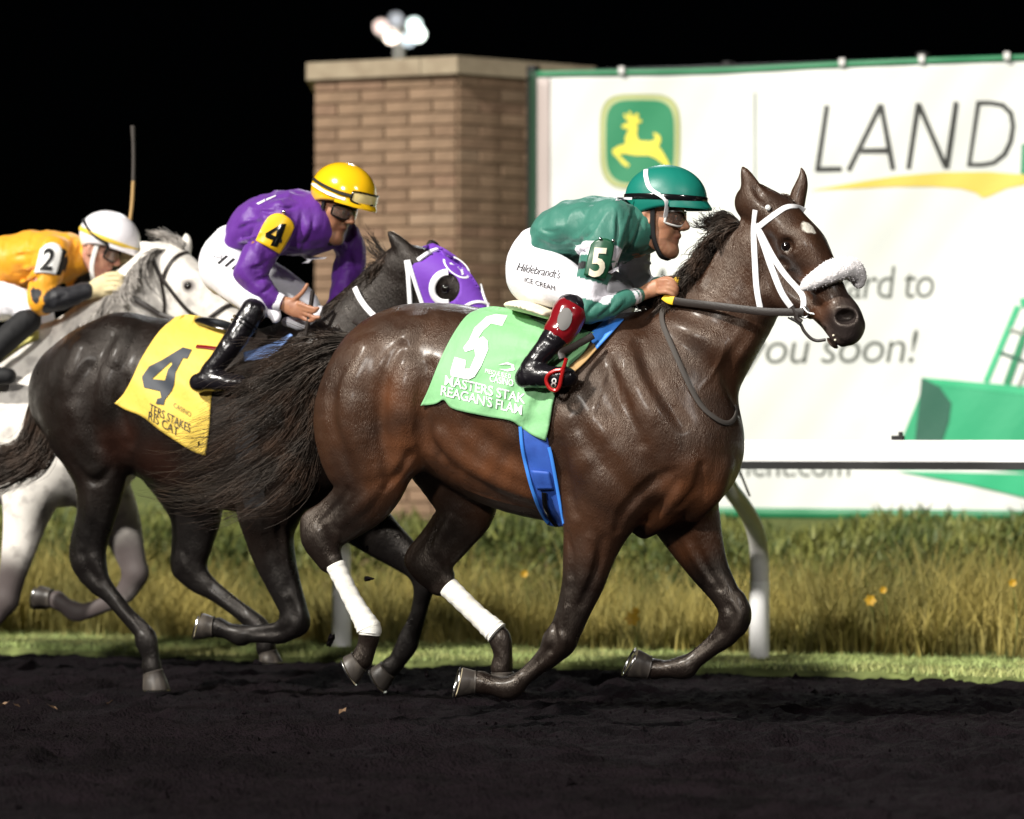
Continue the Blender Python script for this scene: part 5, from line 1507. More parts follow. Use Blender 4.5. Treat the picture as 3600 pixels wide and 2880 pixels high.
# bit, rings, chin strap
ring('bit_ring', *k1((1350, 1290))[0], 19, 3.2, -.155, M['steel'], H5)
m = MB(); m.tube(catmull([W(*k1((1345, 1250))[0], -.16), W(*k1((1380, 1290))[0], -.165), W(*k1((1430, 1305))[0], -.165)], 5), .005, 8); m.build('bit_cheek', M['steel'], H5)
m = MB(); pp = catmull([W(*p_, -.155) for p_ in k1((1250, 1335), (1320, 1375), (1350, 1430), (1400, 1485), (1450, 1505), (1515, 1498))], 6); m.tube(pp, .006, 8); m.build('chin_strap', M['leather'], H5)
m = MB(); pp = catmull([W(*p_, -.16) for p_ in k1((1262, 1250), (1290, 1300), (1300, 1340), (1330, 1365))], 6); m.tube(pp, .011, 8); m.build('bit_strap', M['leather'], H5)
m = MB(); pp = catmull([W(*p_, -.165) for p_ in k1((1230, 1330), (1280, 1355), (1320, 1385))], 5); m.tube(pp, .004, 6); m.build('bit_chain', M['steel'], H5)
# eye, teeth
for (x, y, r_, yy) in ((2764, 866, .0215, None),):
    p_ = F5.hit(x, y); m = MB(); ico(m, p_ + raydir(x, y) * .006, r_); m.build('eye', M['eye'], H5)
p_ = W(2895, 870, -.02); m = MB(); 
for k_, (x, y) in enumerate(k1((1588, 1500), (1575, 1465), (1503, 1412))[:2]):
    q, n_ = S5.hit(x, y, 0.001)
    if q is not None:
        m = MB(); ico(m, q, .0045); m.build('tooth', M['teeth'], H5)
# reins
def rib(path, w, t, name, mt, P, nrm=None):
    pts = catmull(np.array([W(*p_) for p_ in path]), 8)
    N = np.array([unit(CAM - p_) for p_ in pts]) if nrm is None else np.tile(nrm, (len(pts), 1))
    m = MB(); m.ribbon(pts, N, w, t); return m.build(name, mt, P)
rein = rib([(2826, 1098, -.16), (2760, 1098, -.165), (2690, 1096, -.165), (2600, 1086, -.16), (2500, 1074, -.145), (2420, 1065, -.12), (2368, 1057, -.10)], 0.029, 0.006, 'rein', M['leather'], H5)
rib([(2370, 1058, -.102), (2352, 1053, -.095), (2336, 1042, -.088)], 0.032, 0.0075, 'rein_grip', M['yellow_rubber'], rein)
rib([(2372, 990, -.075), (2384, 982, -.07), (2378, 1000, -.07)], 0.022, 0.006, 'rein_grip', M['yellow_rubber'], rein)
rib([(2836, 1100, .02), (2700, 1090, .12), (2500, 1060, .13), (2390, 1000, .09)], 0.026, 0.005, 'rein', M['leather'], H5)
strap(S5, [(2336, 1086), (2327, 1108), (2335, 1150), (2358, 1209), (2386, 1275), (2414, 1339), (2440, 1392), (2470, 1437), (2512, 1473), (2549, 1491), (2572, 1482), (2584, 1455), (2582, 1425)], 0.019, 0.005, 'rein_loop', M['rubber'], H5, lift=0.006)
# bandages on the hind cannons
def bandage(st, Y, P):
    rows = catmull(np.array([np.r_[W(q[0], q[1], Y), q[2] * mpp(q[0], Y)] for q in st]), 7)
    n = len(rows); j = np.arange(n)
    rows[:, 3] += 0.0012 * np.sin(j * 1.7) + 0.0008 * np.sin(j * 3.1)
    rows[0, 3] *= .95; rows[-1, 3] *= .94
    m = MB(); m.tube(rows[:, :3], rows[:, 3], 22); return m.build('bandage', M['bandage'], P)
bandage([(1178, 1984, 36), (1205, 2040, 33), (1240, 2110, 33), (1275, 2172, 38), (1297, 2212, 44), (1297, 2232, 38)], -.14, H5)
bandage([(1574, 2062, 38), (1620, 2107, 36), (1680, 2165, 36), (1728, 2208, 41), (1750, 2228, 42)], .13, H5)
# saddle cloth
def wr5(g):
    x, y = g[..., 0], g[..., 1]
    a = (x - 1985) ; b = (y - 1250)
    ang = np.arctan2(b, -a); rad = np.hypot(a, b)
    return 0.006 * np.sin(ang * 15 + 1.2 * np.sin(rad / 90)) * sstep(rad, 30, 160) * (1 - .7 * sstep(rad, 280, 480)) + 0.004 * np.sin(y / 15 + x / 60) * sstep(y, 1400, 1500) + 0.002 * np.sin(x / 21 + y / 35)
gr = coons([(1690, 1083), (1740, 1078), (1800, 1092), (1900, 1126), (2000, 1152), (2092, 1176)], [(1478, 1427), (1530, 1420), (1560, 1406), (1592, 1437), (1700, 1462), (1790, 1478), (1832, 1503), (1872, 1530), (1918, 1552)],
           [(1690, 1083), (1640, 1110), (1590, 1180), (1545, 1270), (1505, 1370), (1478, 1427)], [(2092, 1170), (2050, 1240), (1990, 1300), (1948, 1400), (1934, 1480), (1918, 1552)], 64, 48)
cloth5, Sc5 = drape(S5, gr, 0.015, 'saddle_cloth', M['cloth_green'], H5, wrinkle=wr5, mirror_y=Y5, blur=6)
five = k3((1690, 235), (1600, 225), (1530, 245), (1440, 330), (1400, 420), (1355, 480), (1370, 512), (1440, 490), (1448, 540), (1405, 640), (1368, 640), (1375, 575), (1290, 550), (1258, 660), (1262, 695), (1395, 722), (1440, 700), (1490, 620), (1545, 490), (1540, 430), (1505, 395), (1462, 415), (1505, 350), (1565, 295), (1650, 315))
V2, F2 = refine_2d(poly_2d(five), 14); decal(Sc5, V2, F2, 'cloth_number', M['cloth_print_white'], cloth5, .004)
text_decal(Sc5, "MASTERS STAK", (1560, 1352), (44, 10.4), (4, -48), 'cloth_lettering', M['cloth_print_white'], cloth5, bold=0.008, lift=.004, spacing=.95)
text_decal(Sc5, "REAGAN'S FLAM", (1546, 1388), (41.5, 10.2), (4, -48), 'cloth_lettering', M['cloth_print_white'], cloth5, bold=0.008, lift=.004, spacing=.95)
text_decal(Sc5, "PRESQUE ISLE D", (1704, 1311), (13.5, 3), (2, -22), 'cloth_lettering', M['cloth_print_white'], cloth5, bold=0.0, lift=.004, spacing=.95)
text_decal(Sc5, "CASINO", (1720, 1341), (23, 4.8), (2, -33), 'cloth_lettering', M['cloth_print_white'], cloth5, bold=0.006, lift=.004)
sw = k3((1620, 610), (1690, 590), (1740, 610), (1745, 650), (1690, 660), (1625, 640), (1680, 645), (1725, 635), (1715, 612), (1680, 606))
V2, F2 = refine_2d(poly_2d(sw), 14); decal(Sc5, V2, F2, 'cloth_emblem', M['cloth_print_white'], cloth5, .004)
# girth
gg = coons([(1828, 1499), (1878, 1522), (1924, 1540)], [(1925, 1842), (1952, 1853), (1988, 1850)], [(1828, 1499), (1836, 1580), (1862, 1696), (1890, 1775), (1925, 1842)], [(1924, 1540), (1930, 1570), (1941, 1603), (1964, 1719), (1988, 1850)], 14, 40)
girth, Sg = drape(S5, gg, 0.006, 'girth', M['blue_web'], H5, thick=0.008, blur=5)
for path in ([(1926, 1545), (1930, 1570), (1938, 1600), (1960, 1715), (1984, 1840)], [(1830, 1500), (1838, 1580), (1865, 1696), (1892, 1775), (1924, 1838)]):
    strap(Sg, path, 0.013, 0.004, 'girth_binding', M['blue_bright'], girth, lift=.003)
gt = coons([(1867, 1654), (1930, 1660)], [(1890, 1724), (1944, 1722)], [(1867, 1654), (1890, 1724)], [(1930, 1660), (1944, 1722)], 8, 8)
drape(Sg, gt, 0.012, 'girth_tab', M['blue_web'], girth, thick=.006)
strap(Sg, [(1915, 1728), (1920, 1780), (1938, 1820), (1962, 1846)], .020, .006, 'girth_strap', M['black_gloss'], girth, lift=.006)
# saddle, overgirth flaps and stirrup
sad, Ssad, _ = garment('saddle', [[(1806, 1076, 15, -.05, .12), (1845, 1078, 22, -.06, .17), (1900, 1090, 24, -.07, .19), (1965, 1112, 20, -.07, .19)]], 0, M['cream'], H5, .006, 0, k=.01)
garment('saddle_seat', [[(1900, 1122, 14, 0, .12), (1970, 1138, 18, 0, .18), (2060, 1140, 24, 0, .20), (2130, 1128, 22, 0, .13)]], 0, M['black_gloss'], sad, .007, 0, k=.01)
gb = coons([(2128, 1122), (2160, 1118), (2194, 1121)], [(2066, 1176), (2082, 1204), (2099, 1228)], [(2128, 1122), (2100, 1148), (2066, 1176)], [(2194, 1121), (2150, 1172), (2099, 1228)], 12, 12)
drape(S5, gb, .022, 'saddle_flap', M['blue_bright'], sad, wrinkle=lambda g: .003 * np.sin(g[..., 0] / 7 + g[..., 1] / 9), thick=.006)
gtan = coons([(2088, 1206), (2098, 1228)], [(1993, 1296), (2020, 1308)], [(2088, 1206), (2050, 1245), (1993, 1296)], [(2098, 1228), (2060, 1270), (2020, 1308)], 8, 16)
drape(S5, gtan, .020, 'chamois_strap', M['tan'], sad, thick=.006)
st = rib([(2085, 1180, -.27), (2055, 1198, -.29), (2010, 1222, -.33), (1975, 1240, -.365), (1978, 1262, -.375)], .026, .006, 'stirrup_leather', M['leather'], sad)
iron = np.array([W(*p_, -.385) for p_ in k4((628, 560), (600, 640), (545, 655), (492, 685), (475, 730), (500, 785), (545, 805), (575, 770), (590, 700), (605, 640))])
m = MB(); m.tube(catmull(iron, 5), .0075, 8); m.build('stirrup_iron', M['red_metal'], sad)
text_decal(Surf(*[(lambda o_: ([tuple(v.co) for v in o_.data.vertices], [tuple(p_.vertices) for p_ in o_.data.polygons]))(o_) for o_ in [bpy.data.objects['boot']]][0]), '8', (1934, 1364), (42, 4), (6, -52), 'boot_mark', M['gloss_white'], sad, bold=0.0, lift=.012)
# mane, forelock, tail
def gpath(*pts): return np.array([W(*p_) for p_ in pts])
gm = []
cr = [(2655, 742), (2610, 782), (2565, 832), (2520, 888), (2480, 945), (2440, 1000), (2400, 1045)]
for i, (x, y) in enumerate(cr):
    t = i / 6
    gm.append(gpath((x + 6, y + 10, -.02), (x - 22, y + 4, -.035), (x - 66, y + 18 + 22 * t, -.05), (x - 108 + 24 * t, y + 54 + 16 * t, -.05), (x - 106 + 30 * t, y + 108 + 10 * t, -.045)))
Vh, Qh = strands(gm[1:], 2200, .036, .0026, .0008, 3, 12, .014)
mane = obj('mane', Vh, Qh, M['hair'], H5)
gm2 = [gpath((2570, 800, 0), (2540, 790, -.01), (2515, 800, -.02), (2500, 850, -.03)), gpath((2600, 785, 0), (2560, 760, 0), (2520, 765, -.01), (2505, 815, -.02)),
       gpath((2560, 830, 0), (2530, 790, 0), (2512, 750, 0), (2500, 725, 0)), gpath((2540, 850, 0), (2490, 800, .01), (2440, 795, .02), (2415, 800, .02))]
Vh2, Qh2 = strands(gm2, 420, .022, .0022, .0007, 8, 12, .014)
obj('mane_tuft', Vh2, Qh2, M['hair'], mane)
gm3 = [gpath((2350, 1098, -.01), (2318, 1062, -.02), (2280, 1046, -.03), (2245, 1056, -.03)), gpath((2400, 1062, -.01), (2362, 1030, -.02), (2325, 1022, -.03), (2290, 1040, -.03)), gpath((2300, 1112, 0), (2270, 1085, -.02), (2240, 1075, -.03), (2205, 1088, -.03)), gpath((2420, 1040, 0), (2395, 990, -.01), (2360, 985, -.02), (2330, 1010, -.02))]
Vh4, Qh4 = strands(gm3, 800, .026, .0028, .001, 12, 10, .010)
obj('mane_base', Vh4, Qh4, M['hair'], mane)
gf = [gpath((2720, 705, 0), (2745, 690, .0), (2775, 705, -.01), (2800, 725, -.02)), gpath((2705, 715, -.01), (2730, 700, -.01), (2745, 720, -.03), (2740, 745, -.05)), gpath((2740, 700, .02), (2760, 685, .02), (2785, 700, .02), (2790, 730, 0))]
Vh3, Qh3 = strands(gf, 260, .018, .0026, .0009, 5, 10, .006)
obj('forelock', Vh3, Qh3, M['hair'], H5)
gt5 = [gpath((1245, 1188, .0), (1150, 1196, .0), (1030, 1225, .02), (900, 1262, .03), (780, 1290, .03)),
       gpath((1238, 1205, .0), (1120, 1232, .0), (980, 1300, .02), (850, 1370, .03), (740, 1440, .03)),
       gpath((1230, 1222, .0), (1105, 1290, .0), (970, 1400, .02), (830, 1500, .03), (680, 1580, .03), (560, 1610, .03)),
       gpath((1222, 1240, .0), (1110, 1350, .0), (1010, 1510, .02), (860, 1630, .03), (680, 1700, .03), (520, 1690, .03)),
       gpath((1216, 1255, .0), (1130, 1390, .0), (1070, 1560, .02), (940, 1700, .03), (760, 1780, .03), (590, 1790, .03)),
       gpath((1210, 1270, .0), (1150, 1400, .0), (1120, 1540, .02), (1060, 1680, .02), (930, 1770, .03), (800, 1800, .03))]
Vt, Qt = strands(gt5, 1800, .075, .0021, .0004, 21, 16, .038, lmin=.24)
tail5 = obj('tail', Vt, Qt, M['hair'], H5)
# ---- the dark horse number 4 and the grey horse number 2
Y4 = 0.82; Y2 = 1.64
H4 = thing('racehorse', 'near-black racehorse with purple hood and yellow saddle cloth numbered 4', 'horse', tuple(W(700, 2430, Y4) * [1, 1, 0]), 'galloping racehorses')
H2 = thing('racehorse', 'pale grey racehorse with plain black bridle at the back by the rail', 'horse', tuple(W(0, 2380, Y2) * [1, 1, 0]), 'galloping racehorses')
def k2(*pts): return [(650 + .4638 * a, 500 + .4638 * b) for a, b in pts]
def kA(*pts): return [(0 + .4638 * a, 600 + .4638 * b) for a, b in pts]
def kB(*pts): return [(0 + .4638 * a, 1200 + .4638 * b) for a, b in pts]
def horse_field(Y, x0, x1, ytop, ybot, h, tubes, k_list):
    F = Field(W(x0, ybot, Y) * [1, 0, 1] + [0, Y - .42, 0], W(x1, ytop, Y) * [1, 0, 1] + [0, Y + .42, 0], h)
    for t, k in zip(tubes, k_list): tubep(F, Y, t, k)
    return F
def B(st, yo, b=None):              # adds lateral offset to leg stations
    return [(q[0], q[1], q[2], yo, q[3]) if len(q) > 3 else (q[0], q[1], q[2], yo) for q in st]
F4 = horse_field(Y4, -60, 1860, 760, 2520, 0.0085, [
    [(300, 1385, 205, 0, .22), (400, 1372, 252, 0, .26), (520, 1388, 272, 0, .265), (650, 1430, 300, 0, .285), (780, 1465, 318, 0, .295), (900, 1490, 318, 0, .285), (1020, 1510, 305, 0, .262), (1120, 1540, 255, 0, .235), (1190, 1570, 180, 0, .19)],
    [(1040, 1410, 285, 0, .20), (1130, 1335, 235, 0, .175), (1210, 1250, 190, 0, .14), (1290, 1155, 162, 0, .115), (1365, 1060, 142, 0, .095), (1420, 995, 125, 0, .085)],
    [(1418, 930, 66, 0, .075), (1490, 948, 76, 0, .088), (1560, 985, 84, 0, .094), (1625, 1050, 74, 0, .08), (1680, 1120, 60, 0, .062), (1722, 1180, 54, 0, .055), (1745, 1215, 46, 0, .05)],
    [(1480, 1040, 74, 0, .062), (1520, 1105, 74, 0, .066), (1590, 1150, 52, 0, .05), (1660, 1190, 36, 0, .04)],
    [(1440, 905, 34, -.05, .03), (1412, 872, 32, -.05, .026), (1385, 838, 20, -.05, .018), (1366, 814, 5, -.05, .006)],
    [(1530, 890, 26, .05, .03), (1520, 868, 24, .05, .02), (1510, 850, 6, .05, .008)],
    [(430, 1250, 150, -.06, .15), (340, 1345, 175, -.11, .15), (298, 1460, 162, -.135, .14), (328, 1570, 128, -.14, .12), (350, 1680, 96, -.14, .09), (342, 1790, 76, -.14, .07), (322, 1880, 66, -.14, .055), (312, 1960, 62, -.14, .048)],
    [(318, 1985, 60, -.14, .047), (345, 2045, 46, -.14, .038), (388, 2092, 32, -.14, .03), (450, 2165, 30, -.14, .027), (505, 2225, 34, -.14, .03), (514, 2252, 42, -.14, .038), (530, 2308, 32, -.14, .033), (534, 2350, 37, -.14, .04)],
    [(290, 1830, 22, -.14, .018), (266, 1900, 20, -.14, .016), (268, 1968, 24, -.14, .024), (300, 2030, 22, -.14, .02)],
    [(420, 1280, 160, .07, .15), (540, 1480, 170, .12, .13), (640, 1650, 138, .13, .11), (685, 1780, 104, .13, .08), (682, 1870, 84, .13, .06), (665, 1960, 70, .13, .05)],
    [(660, 1990, 64, .13, .047), (700, 2040, 48, .13, .038), (760, 2085, 34, .13, .03), (840, 2145, 31, .13, .027), (905, 2200, 37, .13, .036), (930, 2240, 36, .13, .033), (936, 2280, 37, .13, .04)],
    [(980, 1600, 170, -.14, .13), (950, 1760, 130, -.155, .11), (945, 1860, 96, -.15, .08), (965, 1960, 78, -.15, .062), (1000, 2060, 62, -.15, .05), (1030, 2140, 52, -.15, .045), (1040, 2190, 50, -.15, .046)],
    [(1040, 2182, 50, -.15, .046), (990, 2222, 42, -.15, .038), (930, 2228, 33, -.15, .029), (872, 2230, 32, -.15, .028), (846, 2234, 38, -.15, .036), (800, 2218, 30, -.15, .033), (768, 2206, 36, -.15, .04)],
    [(1150, 1640, 150, .10, .12), (1230, 1780, 112, .13, .10), (1320, 1870, 84, .13, .075), (1400, 1935, 65, .13, .055), (1468, 1988, 52, .13, .046)],
    [(1475, 1985, 52, .13, .046), (1490, 2050, 42, .13, .038), (1482, 2110, 32, .13, .029), (1464, 2180, 31, .13, .028), (1440, 2240, 38, .13, .034), (1430, 2268, 40, .13, .036), (1396, 2324, 32, .13, .033), (1374, 2345, 36, .13, .04)],
    ], [.03, .06, .04, .05, .02, .02, .05, .02, .02, .05, .02, .05, .02, .05, .02])
R = F4.ridge
R([(400, 1180, 20), (345, 1290, 22), (325, 1430, 20), (350, 1560, 16)], .04, -.5, 'sub')
R([(300, 1290, 16), (240, 1400, 20), (250, 1520, 18), (300, 1640, 12)], .04, -.5, 'sub')
R([(300, 1240, 40), (262, 1370, 46), (285, 1520, 40), (330, 1640, 26)], .05, .72)
R([(400, 1280, 36), (375, 1400, 44), (385, 1520, 34)], .05, .72)
R([(452, 1180, 30), (430, 1230, 34), (415, 1270, 22)], .04, .6)
R([(430, 1330, 14), (420, 1440, 18), (450, 1560, 14)], .03, -.45, 'sub')
R([(260, 1640, 10), (330, 1700, 12), (390, 1650, 10)], .02, -.4, 'sub')
R([(320, 1700, 20), (320, 1800, 20), (310, 1880, 14)], .02, .6)
R([(1000, 1840, 18), (1000, 1950, 18), (1015, 2050, 10)], .02, .6)
R([(930, 1850, 8), (960, 1960, 9), (1000, 2080, 7)], .012, -.35, 'sub')
R([(1530, 985, 6), (1552, 972, 8), (1578, 985, 7)], .008, .5)
R([(430, 2105, 7), (465, 2150, 8), (500, 2205, 7)], .01, -.3, 'sub')
R([(330, 1960, 9), (352, 2010, 12), (372, 2050, 8)], .012, .5)
R([(290, 1950, 7), (310, 2000, 9), (345, 2050, 7)], .01, -.3, 'sub')
R([(1010, 2215, 6), (950, 2222, 8), (880, 2224, 6)], .01, -.3, 'sub')
R([(1040, 2110, 9), (1060, 2160, 12), (1045, 2205, 8)], .012, .5)
R([(1020, 2120, 6), (1030, 2165, 8), (1015, 2205, 6)], .01, -.3, 'sub')
R([(740, 2060, 6), (790, 2100, 8), (850, 2150, 6)], .01, -.3, 'sub')
R([(640, 1950, 8), (655, 2000, 10), (690, 2040, 7)], .012, .5)
R([(980, 1860, 8), (985, 1960, 9), (1010, 2060, 7)], .012, -.3, 'sub')
V4, Q4 = F4.mesh(1)
me = mesh_data('body', V4, Q4)
legs = [[(322, 1880, -.14), (345, 2045, -.14), (513, 2252, -.14), (534, 2360, -.14)], [(682, 1870, .13), (660, 1990, .13), (905, 2200, .13), (936, 2290, .13)], [(1000, 2060, -.15), (1040, 2190, -.15), (846, 2234, -.15), (760, 2204, -.15)], [(1400, 1935, .13), (1475, 1985, .13), (1430, 2268, .13), (1370, 2350, .13)]]
d = np.min([dist_path(V4, [W(q[0], q[1], Y4 + q[2]) for q in L]) for L in legs], axis=0)
set_attr(me, 'dark', (1 - sstep(d, .05, .2)) * .8)
red = np.zeros(len(V4))
for (x, y, r) in ((420, 1560, .14), (470, 1520, .12), (560, 1640, .2)):
    red = np.maximum(red, .7 * (1 - sstep(np.linalg.norm(V4 - W(x, y, Y4 - .2), axis=1), r * .2, r)))
set_attr(me, 'red', red)
obj('body', me, None, M['darkbay'], H4)
S4 = Surf(V4, Q4)
hoof(H4, (534, 2350), (535, 2424), (590, 2432), Y4 - .14)
hoof(H4, (937, 2284), (940, 2330), (985, 2334), Y4 + .13, .04, .05)
hoof(H4, (762, 2204), (704, 2186), (684, 2226), Y4 - .15, tilt=-.02)
hoof(H4, (1370, 2346), (1324, 2374), (1345, 2420), Y4 + .13)
# hood, with an eye opening, white binding and a round badge
hood_out = k2((1800, 790), (1880, 770), (1960, 800), (2050, 860), (2130, 950), (2180, 1010), (2230, 1090), (2265, 1170), (2290, 1250), (2240, 1290), (2120, 1300), (1960, 1300), (1850, 1290), (1800, 1200), (1760, 1080), (1720, 950), (1740, 920), (1800, 905), (1880, 850), (1850, 820))
eye_c = k2((1985, 1105))[0]
eye_hole = [(eye_c[0] + 46 * math.cos(a), eye_c[1] + 52 * math.sin(a)) for a in np.linspace(0, 2 * math.pi, 25)[:-1]]
V2, F2 = refine_2d(poly_2d(hood_out, [eye_hole]), 16)
hood = decal(S4, V2, F2, 'hood', M['purple_hood'], H4, .007)
md = hood.modifiers.new('t', 'SOLIDIFY'); md.thickness = .004
Shood = Surf([tuple(v.co) for v in hood.data.vertices], [tuple(p_.vertices) for p_ in hood.data.polygons])
S4h = S4
def white4(path, w, nm): return strap(S4, k2(*path), w, .008, nm, M['white_strap'], H4, lift=.008)
white4(((1770, 905), (1820, 870), (1880, 835), (1910, 830)), .020, 'browband')
white4(((1685, 900), (1700, 1000), (1705, 1100), (1710, 1210), (1715, 1290)), .020, 'throat_latch')
white4(((1700, 900), (1740, 1020), (1770, 1120), (1800, 1210), (1830, 1300)), .018, 'cheekpiece')
ec = [(1985 + 105 * math.cos(a), 1105 + 112 * math.sin(a)) for a in np.linspace(math.radians(75), math.radians(275), 14)]
white4(ec, .030, 'eye_cup_binding')
white4(((2150, 950), (2215, 1060), (2250, 1170), (2290, 1260)), .008, 'hood_binding')
white4(((2110, 1255), (2160, 1225), (2230, 1215), (2290, 1240)), .014, 'noseband')
cen = k2((2060, 945))[0]
badge = [(cen[0] + 47 * math.cos(a) * 1.0 + 12 * math.sin(a), cen[1] + 38 * math.sin(a) + 16 * math.cos(a)) for a in np.linspace(0, 2 * math.pi, 33)[:-1]]
inner = [(cen[0] + (x - cen[0]) * .84, cen[1] + (y - cen[1]) * .84) for x, y in badge]
V2, F2 = refine_2d(poly_2d(badge, [inner]), 14); decal(S4, V2, F2, 'hood_badge', M['cloth_print_white'], hood, .013)
jump = k2((2005, 905), (2040, 885), (2060, 905), (2100, 930), (2135, 960), (2130, 975), (2105, 965), (2115, 1000), (2100, 1010), (2090, 975), (2065, 945), (2040, 930), (2010, 925))
V2, F2 = refine_2d(poly_2d(jump), 14); decal(S4, V2, F2, 'hood_badge', M['cloth_print_white'], hood, .013)
q4, n_ = S4.hit(eye_c[0] - 4, eye_c[1] + 2); m = MB(); ico(m, q4 + raydir(*eye_c) * .012, .024); m.build('eye', M['eye'], H4)
# white rein loop on the neck, rein
strap(S4, k2((1310, 1120), (1335, 1180), (1370, 1240), (1430, 1310), (1480, 1350)), .024, .006, 'breast_strap', M['white_strap'], H4, lift=.02)
rib([(1660, 1180, Y4 - .12), (1500, 1180, Y4 - .16), (1300, 1150, Y4 - .16), (1180, 1090, Y4 - .02)], .024, .005, 'rein', M['leather'], H4)
# saddle cloth
def wr4(g):
    x, y = g[..., 0], g[..., 1]
    return .006 * np.sin((x - .8 * y) / 26 + np.sin(y / 60)) * sstep(y, 1180, 1300) + .004 * np.sin(x / 17 + y / 40) * sstep(y, 1420, 1500)
gr = coons([(618, 1114), (660, 1106), (705, 1122), (790, 1170)], [(403, 1418), (440, 1440), (500, 1465), (560, 1512), (620, 1552), (680, 1588), (722, 1602)], [(618, 1114), (560, 1165), (500, 1255), (462, 1335), (432, 1388), (403, 1418)], [(790, 1170), (770, 1260), (745, 1380), (735, 1500), (722, 1602)], 48, 40)
cloth4, Sc4 = drape(S4, gr, .010, 'saddle_cloth', M['cloth_yellow'], H4, wrinkle=wr4, mirror_y=Y4, blur=6)
four = kB((1385, 45), (1455, 62), (1420, 130), (1385, 128), (1330, 235), (1318, 330), (1300, 375), (1250, 440), (1240, 482), (1180, 475), (1192, 435), (1222, 428), (1212, 378), (1090, 350), (1075, 268), (1130, 190), (1230, 140))
fh = kB((1296, 155), (1150, 285), (1250, 296), (1272, 215), (1305, 175))
V2, F2 = refine_2d(poly_2d(four, [fh]), 14); decal(Sc4, V2, F2, 'cloth_number', M['cloth_print_navy'], cloth4, .004)
text_decal(Sc4, "TERS STAKES", (523, 1446), (25, 13), (5, -42), 'cloth_lettering', M['cloth_print_navy'], cloth4, bold=0.0, lift=.004, spacing=1.0)
text_decal(Sc4, "RIS CAT", (518, 1473), (30, 17), (5, -42), 'cloth_lettering', M['cloth_print_navy'], cloth4, bold=0.0, lift=.004, spacing=1.0)
text_decal(Sc4, "CASINO", (608, 1430), (17, 10), (3, -24), 'cloth_lettering', M['cloth_print_navy'], cloth4, bold=-.01, lift=.004)
strap(Sc4, kB((1490, 45), (1560, 50), (1650, 62)), .018, .004, 'red_strap', M['red_patent'], cloth4, lift=.004)
sad4, _, _ = garment('saddle', [[(722, 1132, 18, 0, .10), (760, 1140, 19, 0, .13), (820, 1158, 17, 0, .16), (920, 1180, 18, 0, .16)]], Y4, M['black_gloss'], H4, .007, 0, k=.01)
gb = coons([(855, 1240), (960, 1205), (1020, 1172)], [(858, 1268), (950, 1252), (1028, 1178)], [(855, 1240), (858, 1268)], [(1020, 1172), (1028, 1178)], 16, 5)
drape(S4, gb, .03, 'saddle_flap', M['pale_blue'], sad4, wrinkle=lambda g: .003 * np.sin(g[..., 0] / 9), thick=.006)
strap(S4, [(880, 1440), (870, 1560), (885, 1690), (905, 1780)], .11, .006, 'girth', M['black_matte'], H4, lift=.008)
# mane, tail
gm = []
for i, (x, y) in enumerate([(1440, 915), (1400, 945), (1350, 985), (1300, 1040), (1250, 1095), (1190, 1150), (1120, 1200)]):
    gm.append(gpath((x + 6, y + 6, Y4 - .02), (x - 24, y - 20, Y4 - .03), (x - 60, y - 14, Y4 - .05), (x - 90, y + 26, Y4 - .06), (x - 96, y + 66, Y4 - .06)))
Vh, Qh = strands(gm, 900, .03, .003, .001, 31, 12, .016); mane4 = obj('mane', Vh, Qh, M['hair'], H4)
gw = [gpath((1430, 920, Y4), (1360, 880, Y4), (1310, 830, Y4), (1280, 790, Y4)), gpath((1400, 950, Y4), (1340, 900, Y4), (1300, 850, Y4), (1270, 800, Y4)), gpath((1380, 960, Y4), (1330, 940, Y4), (1290, 960, Y4), (1300, 1000, Y4))]
Vh, Qh = strands(gw, 90, .02, .002, .0006, 33, 12, .012); obj('mane_tuft', Vh, Qh, M['hair'], mane4)
gt = [gpath((240, 1205, Y4), (150, 1330, Y4 + .02), (120, 1450, Y4), (90, 1560, Y4 - .02), (10, 1600, Y4 - .04), (-120, 1590, Y4 - .04)),
      gpath((240, 1215, Y4), (170, 1350, Y4 + .02), (150, 1480, Y4), (110, 1600, Y4 - .02), (20, 1640, Y4 - .04), (-130, 1660, Y4 - .04)),
      gpath((245, 1225, Y4), (190, 1360, Y4 + .02), (180, 1500, Y4), (150, 1620, Y4 - .02), (40, 1690, Y4 - .04), (-100, 1740, Y4 - .04))]
Vt, Qt = strands(gt, 2000, .045, .0028, .0008, 35, 14, .02); obj('tail', Vt, Qt, M['hair'], H4)

